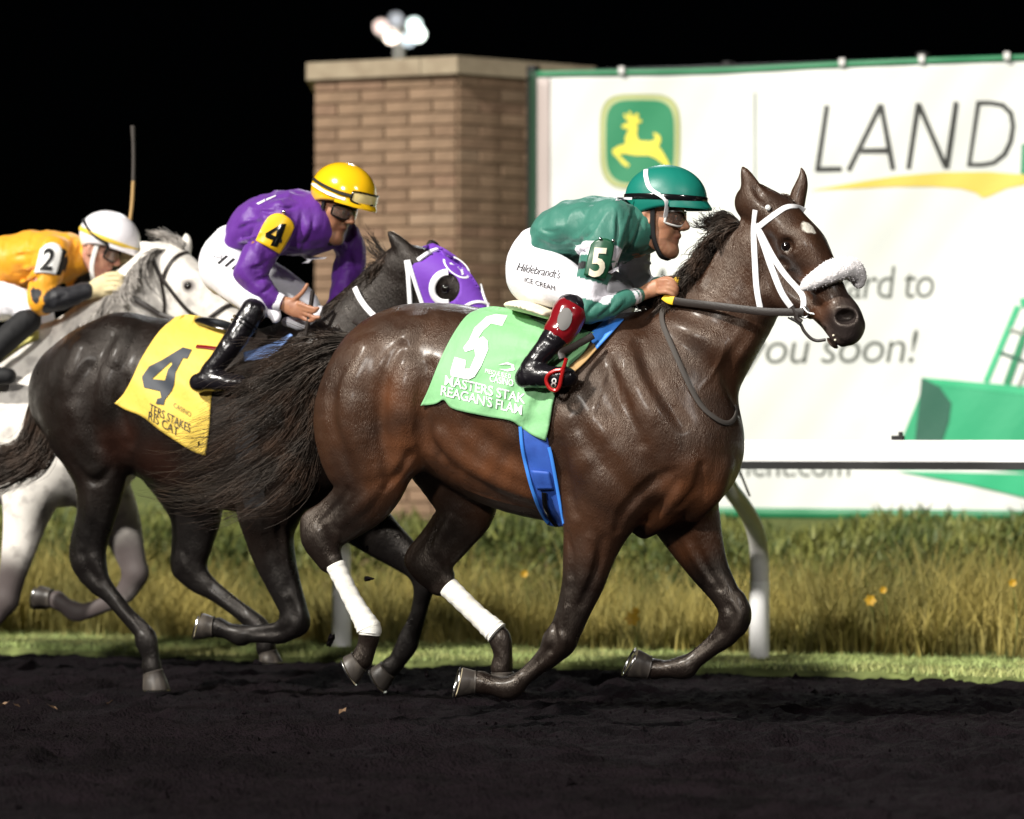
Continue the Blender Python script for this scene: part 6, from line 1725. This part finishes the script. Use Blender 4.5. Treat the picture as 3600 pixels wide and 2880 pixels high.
# ---- grey horse
F2 = horse_field(Y2, -900, 960, 780, 2420, 0.010, [
    [(-640, 1400, 180, 0, .22), (-500, 1390, 235, 0, .26), (-320, 1420, 262, 0, .275), (-120, 1460, 285, 0, .295), (60, 1490, 290, 0, .285), (200, 1510, 275, 0, .26), (310, 1540, 215, 0, .23), (375, 1570, 150, 0, .19)],
    [(190, 1400, 265, 0, .20), (285, 1315, 215, 0, .17), (365, 1215, 178, 0, .14), (445, 1110, 150, 0, .11), (515, 1020, 122, 0, .09), (555, 965, 105, 0, .08)],
    [(555, 905, 52, 0, .075), (610, 942, 72, 0, .088), (665, 1000, 78, 0, .094), (725, 1060, 68, 0, .08), (790, 1115, 58, 0, .062), (850, 1170, 52, 0, .055), (890, 1205, 46, 0, .052)],
    [(600, 1020, 70, 0, .062), (650, 1085, 66, 0, .064), (710, 1130, 48, 0, .05), (790, 1180, 34, 0, .04)],
    [(568, 918, 28, -.05, .03), (538, 892, 30, -.05, .026), (512, 868, 20, -.05, .018), (494, 850, 5, -.05, .006)],
    [(652, 885, 22, .05, .026), (655, 855, 22, .05, .022), (656, 835, 13, .05, .014), (654, 820, 4, .05, .006)],
    [(150, 1600, 150, -.14, .12), (112, 1720, 112, -.15, .10), (88, 1830, 82, -.15, .075), (66, 1930, 64, -.15, .058), (42, 2030, 50, -.15, .047), (22, 2110, 46, -.15, .046)],
    [(22, 2105, 46, -.15, .046), (-10, 2160, 36, -.15, .036), (-60, 2220, 30, -.15, .028), (-110, 2270, 38, -.15, .036), (-160, 2270, 34, -.15, .036)],
    [(300, 1640, 130, .10, .11), (380, 1760, 98, .13, .09), (425, 1850, 76, .13, .07), (455, 1940, 58, .13, .05), (478, 2015, 46, .13, .046)],
    [(478, 2015, 46, .13, .046), (440, 2085, 38, .13, .038), (380, 2120, 30, .13, .029), (300, 2150, 30, .13, .028), (262, 2150, 36, .13, .036), (230, 2130, 30, .13, .033), (200, 2110, 34, .13, .04)],
    [(-560, 1420, 180, -.12, .15), (-590, 1560, 130, -.14, .12), (-620, 1720, 80, -.14, .07), (-660, 1880, 58, -.14, .048), (-620, 2000, 34, -.14, .03), (-560, 2180, 34, -.14, .032), (-545, 2250, 36, -.14, .04)],
    [(-520, 1420, 180, .12, .15), (-430, 1600, 130, .14, .12), (-400, 1740, 80, .14, .07), (-430, 1880, 58, .14, .048), (-350, 2000, 34, .14, .03), (-260, 2120, 34, .14, .032), (-240, 2190, 36, .14, .04)],
    ], [.03, .06, .04, .05, .02, .02, .05, .02, .05, .02, .05, .05])
R = F2.ridge
R([(250, 1330, 34), (270, 1450, 40), (290, 1560, 30)], .05, .7)
R([(120, 1400, 16), (160, 1520, 18), (200, 1620, 14)], .03, -.45, 'sub')
R([(640, 985, 6), (665, 972, 8), (690, 985, 7)], .008, .5)
R([(695, 1060, 8), (740, 1100, 10), (780, 1130, 8)], .014, .5)
V2h, Q2h = F2.mesh(2)
me = mesh_data('body', V2h, Q2h)
legs = [[(45, 2030, -.15), (22, 2110, -.15), (-60, 2220, -.15), (-160, 2270, -.15)], [(455, 1940, .13), (478, 2015, .13), (300, 2150, .13), (190, 2105, .13)], [(-660, 1880, -.14), (-545, 2260, -.14)], [(-430, 1880, .14), (-240, 2200, .14)]]
d = np.min([dist_path(V2h, [W(q[0], q[1], Y2 + q[2]) for q in L]) for L in legs], axis=0)
dk = 1 - sstep(d, .045, .19)
ey = F2.hit(663, 1006)
dk = np.maximum(dk, .9 * (1 - sstep(np.linalg.norm(V2h - ey, axis=1), .018, .042)))
set_attr(me, 'dark', dk)
set_attr(me, 'muz', np.maximum(.9 * (1 - sstep(np.linalg.norm(V2h - W(900, 1215, Y2 - .05), axis=1), .05, .2)), 0))
obj('body', me, None, M['grey'], H2)
S2 = Surf(V2h, Q2h)
hoof(H2, (196, 2106), (136, 2086), (116, 2112), Y2 + .13)
hoof(H2, (-165, 2270), (-225, 2250), (-240, 2290), Y2 - .15)
hoof(H2, (-545, 2255), (-545, 2330), (-490, 2335), Y2 - .14)
hoof(H2, (-238, 2195), (-230, 2270), (-175, 2270), Y2 + .14)
m = MB(); ico(m, ey + raydir(663, 1006) * .010, .023); m.build('eye', M['eye'], H2)
def blk(path, w, nm): return strap(S2, kA(*path), w, .006, nm, M['leather'], H2, lift=.003)
blk(((1420, 625), (1360, 640), (1300, 690), (1255, 770), (1235, 830)), .018, 'browband')
blk(((1150, 640), (1190, 740), (1225, 810), (1300, 910), (1380, 1010), (1450, 1080), (1510, 1115)), .020, 'cheekpiece')
blk(((1215, 800), (1235, 900), (1250, 1000), (1245, 1100)), .013, 'throat_latch')
blk(((1590, 1120), (1650, 1070), (1720, 1030), (1790, 1015), (1840, 1030)), .020, 'noseband')
rib([(*kA((1210, 1090))[0], Y2 - .14), (*kA((1100, 1020))[0], Y2 - .16), (*kA((980, 950))[0], Y2 - .16), (*kA((880, 880))[0], Y2 - .12)], .026, .006, 'rein', M['leather'], H2)
rib([(760, 1180, Y2 - .10), (650, 1140, Y2 - .14), (561, 1105, Y2 - .14)], .026, .006, 'rein', M['leather'], H2)
gm = []
for i, (x, y) in enumerate([(585, 880), (545, 915), (505, 965), (460, 1020), (410, 1080), (350, 1140), (280, 1190)]):
    gm.append(gpath((x + 8, y + 4, Y2 - .05), (x - 20, y - 6, Y2 - .09), (x - 55, y + 14, Y2 - .13), (x - 70, y + 60, Y2 - .16), (x - 60, y + 100, Y2 - .18)))
Vh, Qh = strands(gm, 800, .03, .003, .0012, 41, 10, .012); mane2 = obj('mane', Vh, Qh, M['hair_grey'], H2)
gf = [gpath((600, 895, Y2), (580, 850, Y2), (550, 825, Y2), (515, 828, Y2)), gpath((625, 890, Y2), (610, 845, Y2), (590, 822, Y2), (560, 815, Y2)), gpath((640, 890, Y2), (635, 865, Y2), (625, 850, Y2), (600, 845, Y2))]
Vh, Qh = strands(gf, 350, .02, .003, .001, 43, 10, .008); obj('forelock', Vh, Qh, M['hair_grey'], H2)
cl2 = strap(S2, kA((-300, 1560), (-120, 1490), (0, 1420), (120, 1340), (220, 1285), (300, 1255)), .05, .012, 'saddle_pad_edge', mat('olive_binding', (.50, .46, .12), .7), H2, lift=.006)
garment('saddle', [[(-190, 1190, 20, 0, .14), (-80, 1200, 22, 0, .18), (60, 1205, 18, 0, .15)]], Y2, M['black_gloss'], H2, .009, 0, k=.01)
Vt, Qt = strands([gpath((-700, 1260, Y2), (-850, 1330, Y2), (-980, 1480, Y2), (-1080, 1600, Y2)), gpath((-700, 1280, Y2), (-800, 1400, Y2), (-900, 1580, Y2), (-960, 1700, Y2))], 300, .04, .004, .0015, 45, 8, .02)
obj('tail', Vt, Qt, M['hair_grey'], H2)
# ---- jockeys in purple and in orange
J4 = thing('person', 'jockey in purple silks and yellow helmet with one hand open, riding horse number 4', 'person', tuple(W(800, 1300, Y4)), 'jockeys riding the race')
J2 = thing('person', 'jockey in orange silks and white helmet with black forearm sleeve, riding the grey horse', 'person', tuple(W(0, 1250, Y2)), 'jockeys riding the race')
def scl(st, g, Y): return [(q[0], q[1], q[2] * g, q[3], (q[4] * g if len(q) > 4 else q[2] * g * mpp(q[0], Y))) for q in st]
def skin_attrs(me, V, o, f, l, u, s, hair_amt=1.0):
    L = (V - o) @ np.array([f, l, u]).T / s
    set_attr(me, 'lip', np.exp(-(((L[:, 2] + .053) / .011) ** 2 + (L[:, 1] / .026) ** 2)) * (L[:, 0] > .07))
    hair = (L[:, 0] < .022) * (L[:, 2] < .2) * (np.hypot(L[:, 0] + .004, L[:, 2] - .003) > .040) * (L[:, 0] > -.2) * sstep(L[:, 2], -.03, 0.0)
    beard = 0.5 * np.exp(-((L[:, 2] + .034) / .008) ** 2) * (L[:, 0] > .075) * (np.abs(L[:, 1]) < .03) + .25 * (L[:, 2] < -.06) * (L[:, 0] > .02) * (L[:, 2] > -.15)
    brow = .8 * np.exp(-((L[:, 2] - .045) / .006) ** 2) * (L[:, 0] > .06) * (np.abs(L[:, 1]) > .01)
    set_attr(me, 'hair', np.clip(np.maximum(hair, np.maximum(beard, brow)) * hair_amt, 0, 1))
def jockey4():
    Y = Y4
    tor = [(858, 852, 62, 0, .14), (898, 808, 92, 0, .16), (960, 787, 106, 0, .175), (1030, 783, 114, 0, .188), (1100, 788, 106, 0, .178), (1142, 805, 72, 0, .11), (1160, 812, 55, 0, .075)]
    arm = [(985, 770, 70, -.15), (942, 850, 64, -.2), (895, 925, 55, -.23), (880, 962, 50, -.23)]
    fore = [(880, 960, 50, -.23), (908, 1008, 45, -.225), (945, 1044, 37, -.21), (972, 1060, 29, -.20)]
    arm2 = [(1180, 800, 62, .15), (1232, 880, 55, .2), (1222, 965, 47, .2)]
    fore2 = [(1222, 965, 46, .2), (1195, 1040, 37, .13), (1172, 1085, 28, .07)]
    silks, Ss, Vs = garment('silks', [tor, arm, fore, arm2, fore2], Y, M['silk_purple'], J4, .007, .0065, 5.0, 17, .028, stretch=(1, 1, .6), extra=lambda F: folds(F, FOLDS4))
    pel = [(818, 850, 60, 0, .13), (800, 915, 90, 0, .155), (805, 955, 90, 0, .16)]
    th = [(802, 945, 92, -.07), (850, 1000, 80, -.13), (892, 1045, 62, -.19), (900, 1082, 48, -.22)]
    th2 = [(850, 950, 80, .08), (960, 1000, 72, .14), (1055, 1060, 58, .17), (1085, 1100, 46, .18)]
    breeches, Sb, _ = garment('breeches', [pel, th, th2], Y, M['breeches'], J4, .007, .002, 5, 15, .03, stretch=(1, 1, .5))
    sh = [(890, 1092, 45, -.25), (840, 1175, 43, -.29), (785, 1250, 37, -.315), (738, 1308, 33, -.33)]
    ft = [(700, 1346, 34, -.335), (740, 1340, 36, -.335), (800, 1345, 35, -.335), (840, 1346, 28, -.33)]
    boot, Sbt, _ = garment('boot', [sh, ft], Y, M['black_boot'], J4, .006, .0015, 9, 18, .02)
    sh2 = [(1085, 1105, 42, .20), (1050, 1180, 40, .27), (990, 1250, 36, .31)]; ft2 = [(965, 1290, 34, .33), (1060, 1292, 34, .33)]
    garment('boot', [sh2, ft2], Y, M['black_boot'], J4, .009, 0, k=.02)
    q0 = W(862, 1135, Y - .275); ax_ = unit(W(840, 1175, Y - .29) - W(890, 1092, Y - .25))
    e1 = unit(np.cross(ax_, (0, 1, 0))); e2 = np.cross(ax_, e1)
    for dd in (0, .018):
        m = MB(); m.tube([q0 + ax_ * dd + (e1 * math.cos(t) + e2 * math.sin(t)) * .0565 for t in np.linspace(0, 2 * math.pi, 25)], .0035, 6, False); m.build('boot_band', M['black_gloss'], boot)
    # body
    o = W(1160, 738, Y - .02); s = 1.06
    f, l, u = frame(RGT * .80 - FWD * .52 - UP * .34, UP * 1.0 + RGT * .10)
    F = Field(W(640, 1420, Y) * [1, 0, 1] + [0, Y - .45, 0], W(1340, 560, Y) * [1, 0, 1] + [0, Y + .42, 0], .005)
    p = face(F, o, f, l, u, s)
    for st in (tor, arm, arm2, pel, th, th2, sh, ft, sh2, ft2): tubep(F, Y, scl(st, .78, Y), .02)
    tubep(F, Y, scl(fore, .74, Y) + [(992, 1066, 21, -.198, .018)], .01); tubep(F, Y, scl(fore2, .74, Y), .01)
    F.tube([np.r_[W(1110, 830, Y), .062, .066], np.r_[W(1140, 795, Y), .056, .058], np.r_[p(-.02, 0, -.03), .056, .056]], .02, l, 3)
    Yh = Y - .195
    tubep(F, Y, [(990, 1064, 23, -.198, .018), (1015, 1075, 30, -.195, .019), (1042, 1086, 33, -.195, .018), (1058, 1090, 30, -.195, .015)], .008)
    fing = [[(1052, 1068), (1085, 1080), (1108, 1086), (1118, 1084)], [(1054, 1082), (1082, 1092), (1102, 1096), (1112, 1092)], [(1054, 1096), (1084, 1108), (1108, 1116), (1122, 1116)], [(1048, 1108), (1072, 1122), (1094, 1128), (1106, 1122)]]
    for i, g in enumerate(fing):
        finger(F, [W(x, y, Yh - .012 + .004 * i - .004 * j) for j, (x, y) in enumerate(g)], .0098)
    finger(F, [W(1022, 1062, Yh - .004), W(1050, 1042, Yh - .012), W(1068, 1022, Yh - .014), W(1080, 1002, Yh - .012)], .0108)
    tubep(F, Y, [(1172, 1085, 22, .06, .018), (1165, 1110, 28, .05, .02), (1160, 1130, 26, .04, .018)], .008)
    for i in range(4): finger(F, [W(1140 + 14 * i, 1125, Y + .04), W(1142 + 14 * i, 1150, Y + .03), W(1150 + 12 * i, 1158, Y + .01)], .0095)
    finger(F, [W(1150, 1105, Y + .03), W(1135, 1125, Y + .01), W(1135, 1140, Y)], .010)
    V, Q = F.mesh(1); me = mesh_data('body', V, Q)
    skin_attrs(me, V, o, f, l, u, s)
    obj('body', me, None, M['skin2'], J4)
    for sd in (1, -1):
        m = MB(); ico(m, p(.0845, sd * .033, .017), .0125 * s); m.build('eye', M['eye'], J4)
    h, hp = helmet(J4, o, f, l, u, s, M['helmet_yellow'], c=(.038, 0, .084), r=(.142, .112, .118), low=-.28, band=None)
    goggles(J4, None, o, f, l, u, s, M['black_gloss'], M['lens'], M['black_matte'], hp, None, zc=.012)
    # second pair pushed up on the helmet
    V_ = []; n = 21; mr = 7
    for j in range(n):
        a = -.80 + 1.6 * j / (n - 1)
        for i in range(mr):
            t = -1 + 2 * i / (mr - 1)
            hh = .20 * (1 - .30 * abs(a / .8) ** 4) - (.09 * math.exp(-(a / .13) ** 2) if t < 0 else 0)
            V_.append(hp(.05 + t * hh, a, 1.055))
    Fc = [(j * mr + i, (j + 1) * mr + i, (j + 1) * mr + i + 1, j * mr + i + 1) for j in range(n - 1) for i in range(mr - 1)]
    g2 = obj('helmet_goggles', V_, Fc, M['lens_clear'], h)
    loop = [V_[j * mr] for j in range(n)] + [V_[(n - 1) * mr + i] for i in range(1, mr)] + [V_[j * mr + mr - 1] for j in range(n - 2, -1, -1)] + [V_[i] for i in range(mr - 2, -1, -1)]
    m = MB(); m.tube(np.array(loop), .0045, 8, False); m.build('goggle_frame', M['black_gloss'], h)
    for sd in (1, -1):
        loop_strap([hp(.05, sd * .80, 1.05), hp(.03, sd * 1.2, 1.03), hp(.06, sd * 1.7, 1.025), hp(.12, sd * 2.3, 1.02), hp(.15, sd * 3.1, 1.02)], .014, .003, 'goggle_strap', M['black_matte'], h, o)
        loop_strap([hp(-.10, sd * .95, 1.005), hp(-.10, sd * 1.5, 1.005), hp(-.02, sd * 2.2, 1.005), hp(.02, sd * 3.1, 1.005)], .020, .002, 'helmet_stripe', M['gloss_white'], h, o)
        loop_strap([p(.02, sd * .090, .05), p(.022, sd * .076, -.02), p(.03, sd * .064, -.07), p(.05, sd * .040, -.118), p(.066, sd * .01, -.128)], .016, .003, 'chin_strap', M['black_matte'], h, p(.02, 0, -.02))
    # cuff, armband, prints
    m = MB(); c0 = W(962, 1056, Y - .203); c1_ = W(984, 1064, Y - .198); ax = unit(c1_ - c0); e1 = unit(np.cross(ax, (0, 1, 0))); e2 = np.cross(ax, e1)
    rows = [np.array(c0 + ax * t) for t in (0, .012, .026, .04)]; m.tube(rows, [.036, .040, .039, .036], 18); m.build('cuff', M['silk_white'], silks)
    # loose white cuff hem below the wrist
    garment('cuff_hem', [[(940, 1090, 20, -.2, .02), (962, 1100, 24, -.2, .02), (968, 1120, 16, -.2, .015), (962, 1132, 6, -.2, .008)]], Y, M['silk_white'], silks, .005, .003, 9, 4, .012)
    garment('breeches_knee', [[(1005, 1130, 16, -.12, .02), (1060, 1140, 22, -.10, .03), (1110, 1120, 30, -.06, .04), (1125, 1100, 26, -.02, .04)]], Y, M['breeches'], J4, .006, .003, 9, 4, .02)
    g = coons(k2((600, 610), (640, 560), (700, 538), (760, 555), (815, 600), (830, 650)), k2((535, 745), (620, 790), (720, 850)), k2((600, 610), (570, 670), (535, 745)), k2((830, 650), (790, 740), (720, 850)), 14, 14)
    ab, Sab = drape(Ss, g, .012, 'armband', M['yellow_vinyl'], J4, thick=.006, blur=8)
    F4o = k2((735, 618), (770, 620), (745, 690), (730, 735), (738, 740), (730, 765), (718, 760), (700, 795), (648, 785), (668, 742), (610, 720), (612, 690)); F4h = k2((700, 662), (650, 698), (688, 714))
    V2, F2_ = refine_2d(poly_2d(F4o, [F4h]), 12); decal(Sab, V2, F2_, 'armband_number', M['black_gloss'], ab, .004)
    q, n_ = Ss.hit(*k2((750, 535))[0], .014); m = MB(); ico(m, q, .009); m.build('armband_snap', M['steel'], ab)
    text_decal(Sb, "THE", (744, 915), (20, -3), (6, -22), 'breeches_print', M['black_matte'], breeches, bold=-.01, lift=.004, spacing=1.1)
    for i in range(3):
        x = 762 + i * 25; y = 925 + i * 10
        V2, F2_ = refine_2d(poly_2d([(x, y), (x + 32, y - 28), (x + 40, y - 24), (x + 9, y + 4)]), 12); decal(Sb, V2, F2_, 'breeches_print', M['black_matte'], breeches, .004)
    ov = [(848 + 22 * math.cos(a) - 8 * math.sin(a), 950 + 11 * math.sin(a) - 14 * math.cos(a) * .9) for a in np.linspace(0, 2 * math.pi, 25)[:-1]]
    oi = [(848 + (x - 848) * .6, 950 + (y - 950) * .6) for x, y in ov]
    V2, F2_ = refine_2d(poly_2d(ov, [oi]), 12); decal(Sb, V2, F2_, 'breeches_print', M['black_matte'], breeches, .004)
    for pts in (k2((770, 850), (900, 845), (960, 870), (1080, 872), (1060, 885), (960, 890), (940, 915), (880, 920), (930, 895), (880, 862), (770, 862)),):
        V2, F2_ = refine_2d(poly_2d(pts), 12); decal(Ss, V2, F2_, 'chest_stripe', M['silk_white'], silks, .004)
    V2, F2_ = refine_2d(poly_2d(k2((540, 465), (600, 435), (690, 400), (690, 408), (600, 450), (560, 472))), 12); decal(Ss, V2, F2_, 'shoulder_stripe', M['silk_white'], silks, .005)
    return o
jockey4()
m = MB(); m.tube(catmull([W(1100, 1022, Y4 - .20), W(1092, 1080, Y4 - .20), W(1080, 1150, Y4 - .20), W(1067, 1215, Y4 - .20)], 4), [.0095] * 13, 10)
tag(m.build('riding_whip', M['leather']), 'short black whip held downward in the open hand of the purple jockey', 'whip', 'riding whips')

def jockey2():
    Y = Y2
    tor = [(-95, 1000, 68, 0, .145), (-30, 950, 92, 0, .165), (60, 922, 98, 0, .178), (150, 908, 96, 0, .183), (225, 902, 84, 0, .17), (275, 905, 58, 0, .10), (295, 910, 46, 0, .072)]
    arm = [(185, 890, 62, -.15), (165, 960, 56, -.2), (152, 1020, 49, -.22), (148, 1056, 45, -.22)]
    fore = [(148, 1056, 45, -.22), (205, 1052, 40, -.205), (265, 1036, 33, -.17), (315, 1022, 28, -.135)]
    arm2 = [(230, 890, 58, .15), (270, 970, 50, .2), (290, 1010, 42, .2)]; fore2 = [(290, 1010, 42, .2), (340, 960, 33, .15), (400, 910, 26, .10)]
    A = W(160, 985, Y - .208)
    def black(V):
        d = np.minimum(dist_path(V, [W(150, 1040, Y - .22), W(148, 1056, Y - .22), W(205, 1052, Y - .205), W(315, 1022, Y - .135)]), dist_path(V, [W(290, 1010, Y + .2), W(400, 910, Y + .1)]))
        return (d < .066).astype(float)
    silks, Ss, _ = garment('silks', [tor, arm, fore, arm2, fore2], Y, M['silk_orange_b'], J2, .008, .0065, 5, 27, .028, attrs={'black': black}, stretch=(1, 1, .6), extra=lambda F: folds(F, FOLDS2))
    pel = [(-95, 1000, 60, 0, .13), (-115, 1050, 84, 0, .155), (-110, 1080, 80, 0, .16)]
    th = [(-112, 1065, 84, -.07), (-40, 1060, 76, -.13), (40, 1062, 60, -.19), (92, 1080, 50, -.21), (96, 1112, 44, -.22)]
    th2 = [(-80, 1050, 80, .08), (40, 1060, 66, .14), (130, 1100, 50, .17), (152, 1130, 42, .18)]
    garment('breeches', [pel, th, th2], Y, M['breeches'], J2, .008, .003, 9, 25, .03)
    garment('boot', [[(98, 1126, 47, -.235), (50, 1168, 46, -.27), (-10, 1225, 42, -.30), (-60, 1280, 36, -.33)], [(-90, 1320, 34, -.34), (-40, 1322, 36, -.34), (30, 1322, 28, -.335)]], Y, M['black_matte'], J2, .008, .0015, 9, 28, .02)
    garment('boot', [[(150, 1138, 40, .19), (110, 1200, 40, .27), (60, 1260, 36, .32)], [(40, 1300, 34, .33), (120, 1300, 30, .33)]], Y, M['black_matte'], J2, .010, 0, k=.02)
    o = W(335, 884, Y); s = 1.03
    f, l, u = frame(RGT * .95 - FWD * .12 - UP * .40, UP)
    F = Field(W(-260, 1400, Y) * [1, 0, 1] + [0, Y - .45, 0], W(560, 680, Y) * [1, 0, 1] + [0, Y + .42, 0], .0065)
    p = face(F, o, f, l, u, s)
    for st in (tor, arm, arm2, pel, th, th2): tubep(F, Y, scl(st, .78, Y), .02)
    tubep(F, Y, scl(fore, .74, Y), .01); tubep(F, Y, scl(fore2, .74, Y), .01)
    F.tube([np.r_[W(255, 925, Y), .060, .064], np.r_[W(285, 915, Y), .055, .056], np.r_[p(-.02, 0, -.03), .055, .055]], .02, l, 3)
    V, Q = F.mesh(1); me = mesh_data('body', V, Q)
    skin_attrs(me, V, o, f, l, u, s, .8)
    obj('body', me, None, M['skin3'], J2)
    for sd in (1, -1):
        m = MB(); ico(m, p(.0845, sd * .033, .017), .0125 * s); m.build('eye', M['eye'], J2)
    h, hp = helmet(J2, o, f, l, u, s, M['helmet_white'], c=(.038, 0, .084), r=(.142, .112, .118), low=-.28, band=lambda ph: -.08 + .02 * math.cos(ph), bandmat=M['yellow_band'])
    goggles(J2, None, o, f, l, u, s, M['black_matte'], M['lens'], M['black_matte'], hp, [(-.25, 1.35), (-.1, 1.9), (.2, 2.6), (.25, 3.1)], zc=.012)
    for sd in (1, -1):
        loop_strap([p(.02, sd * .090, .05), p(.022, sd * .076, -.02), p(.03, sd * .064, -.07), p(.05, sd * .040, -.118), p(.066, sd * .01, -.128)], .022, .003, 'chin_strap', M['gloss_white'], h, p(.02, 0, -.02))
    # gloves: near fist and far hand round the whip
    Yh = -.12
    def fing_n(F):
        for i in range(4):
            y0 = 968 + 17 * i
            finger(F, [W(375, y0, Y + Yh - .016), W(408, y0 - 3, Y + Yh - .022), W(430, y0 + 8, Y + Yh - .01), W(420, y0 + 22, Y + Yh + .008), W(395, y0 + 22, Y + Yh + .012)], .0125)
        finger(F, [W(350, 990, Y + Yh), W(380, 968, Y + Yh + .006), W(412, 962, Y + Yh + .008)], .013)
    garment('glove', [[(305, 1028, 27, -.14), (335, 1016, 32, -.125, .03), (365, 1005, 40, -.12, .028), (392, 1002, 38, -.12, .024)]], Y, M['glove'], J2, .0055, .0015, 12, 3, .012, extra=fing_n)
    def fing_f(F):
        for i in range(4):
            y0 = 868 + 14 * i
            finger(F, [W(432, y0, Y + .08), W(458, y0, Y + .07), W(464, y0 + 8, Y + .09), W(446, y0 + 10, Y + .11)], .0115)
        finger(F, [W(420, 880, Y + .08), W(440, 862, Y + .07), W(452, 860, Y + .08)], .012)
    garment('glove', [[(400, 915, 26, .10), (425, 900, 32, .09, .025), (442, 892, 30, .09, .02)]], Y, M['glove'], J2, .007, 0, k=.012, extra=fing_f)
    g = coons(kA((300, 600), (345, 560), (400, 545), (450, 565), (475, 610)), kA((258, 775), (340, 775), (425, 790)), kA((300, 600), (280, 690), (258, 775)), kA((475, 610), (455, 700), (425, 790)), 12, 12)
    ab, Sab = drape(Ss, g, .012, 'armband', M['gloss_white'], J2, thick=.006, blur=8)
    text_decal(Sab, '2', (137, 947), (92, 4), (24, -106), 'armband_number', M['black_matte'], ab, bold=.02, lift=.004)
    g = coons(kA((470, 590), (500, 600), (512, 640)), kA((425, 790), (455, 795), (490, 770)), kA((470, 590), (452, 690), (425, 790)), kA((512, 640), (515, 700), (490, 770)), 8, 10)
    drape(Ss, g, .010, 'armband_side', M['black_matte'], ab, thick=.006, blur=8)
jockey2()
wh = thing('riding_whip', 'long tan and black whip held upright beside the white helmet', 'whip', tuple(W(441, 880, Y2 + .08)), 'riding whips')
yw = Y2 + .08
m = MB(); m.tube(catmull([W(441, 885, yw), W(447, 840, yw), W(455, 790, yw)], 4), .0085, 10); m.build('handle', M['rubber'], wh)
m = MB(); m.tube(catmull([W(455, 790, yw), W(464, 720, yw), W(469, 632, yw)], 4), .0085, 10); m.build('shaft', M['tan'], wh)
m = MB(); m.tube(catmull([W(469, 636, yw), W(470, 540, yw), W(467, 442, yw)], 4), [.009] * 7 + [.011, .011], 10); m.build('flap', M['rubber'], wh)
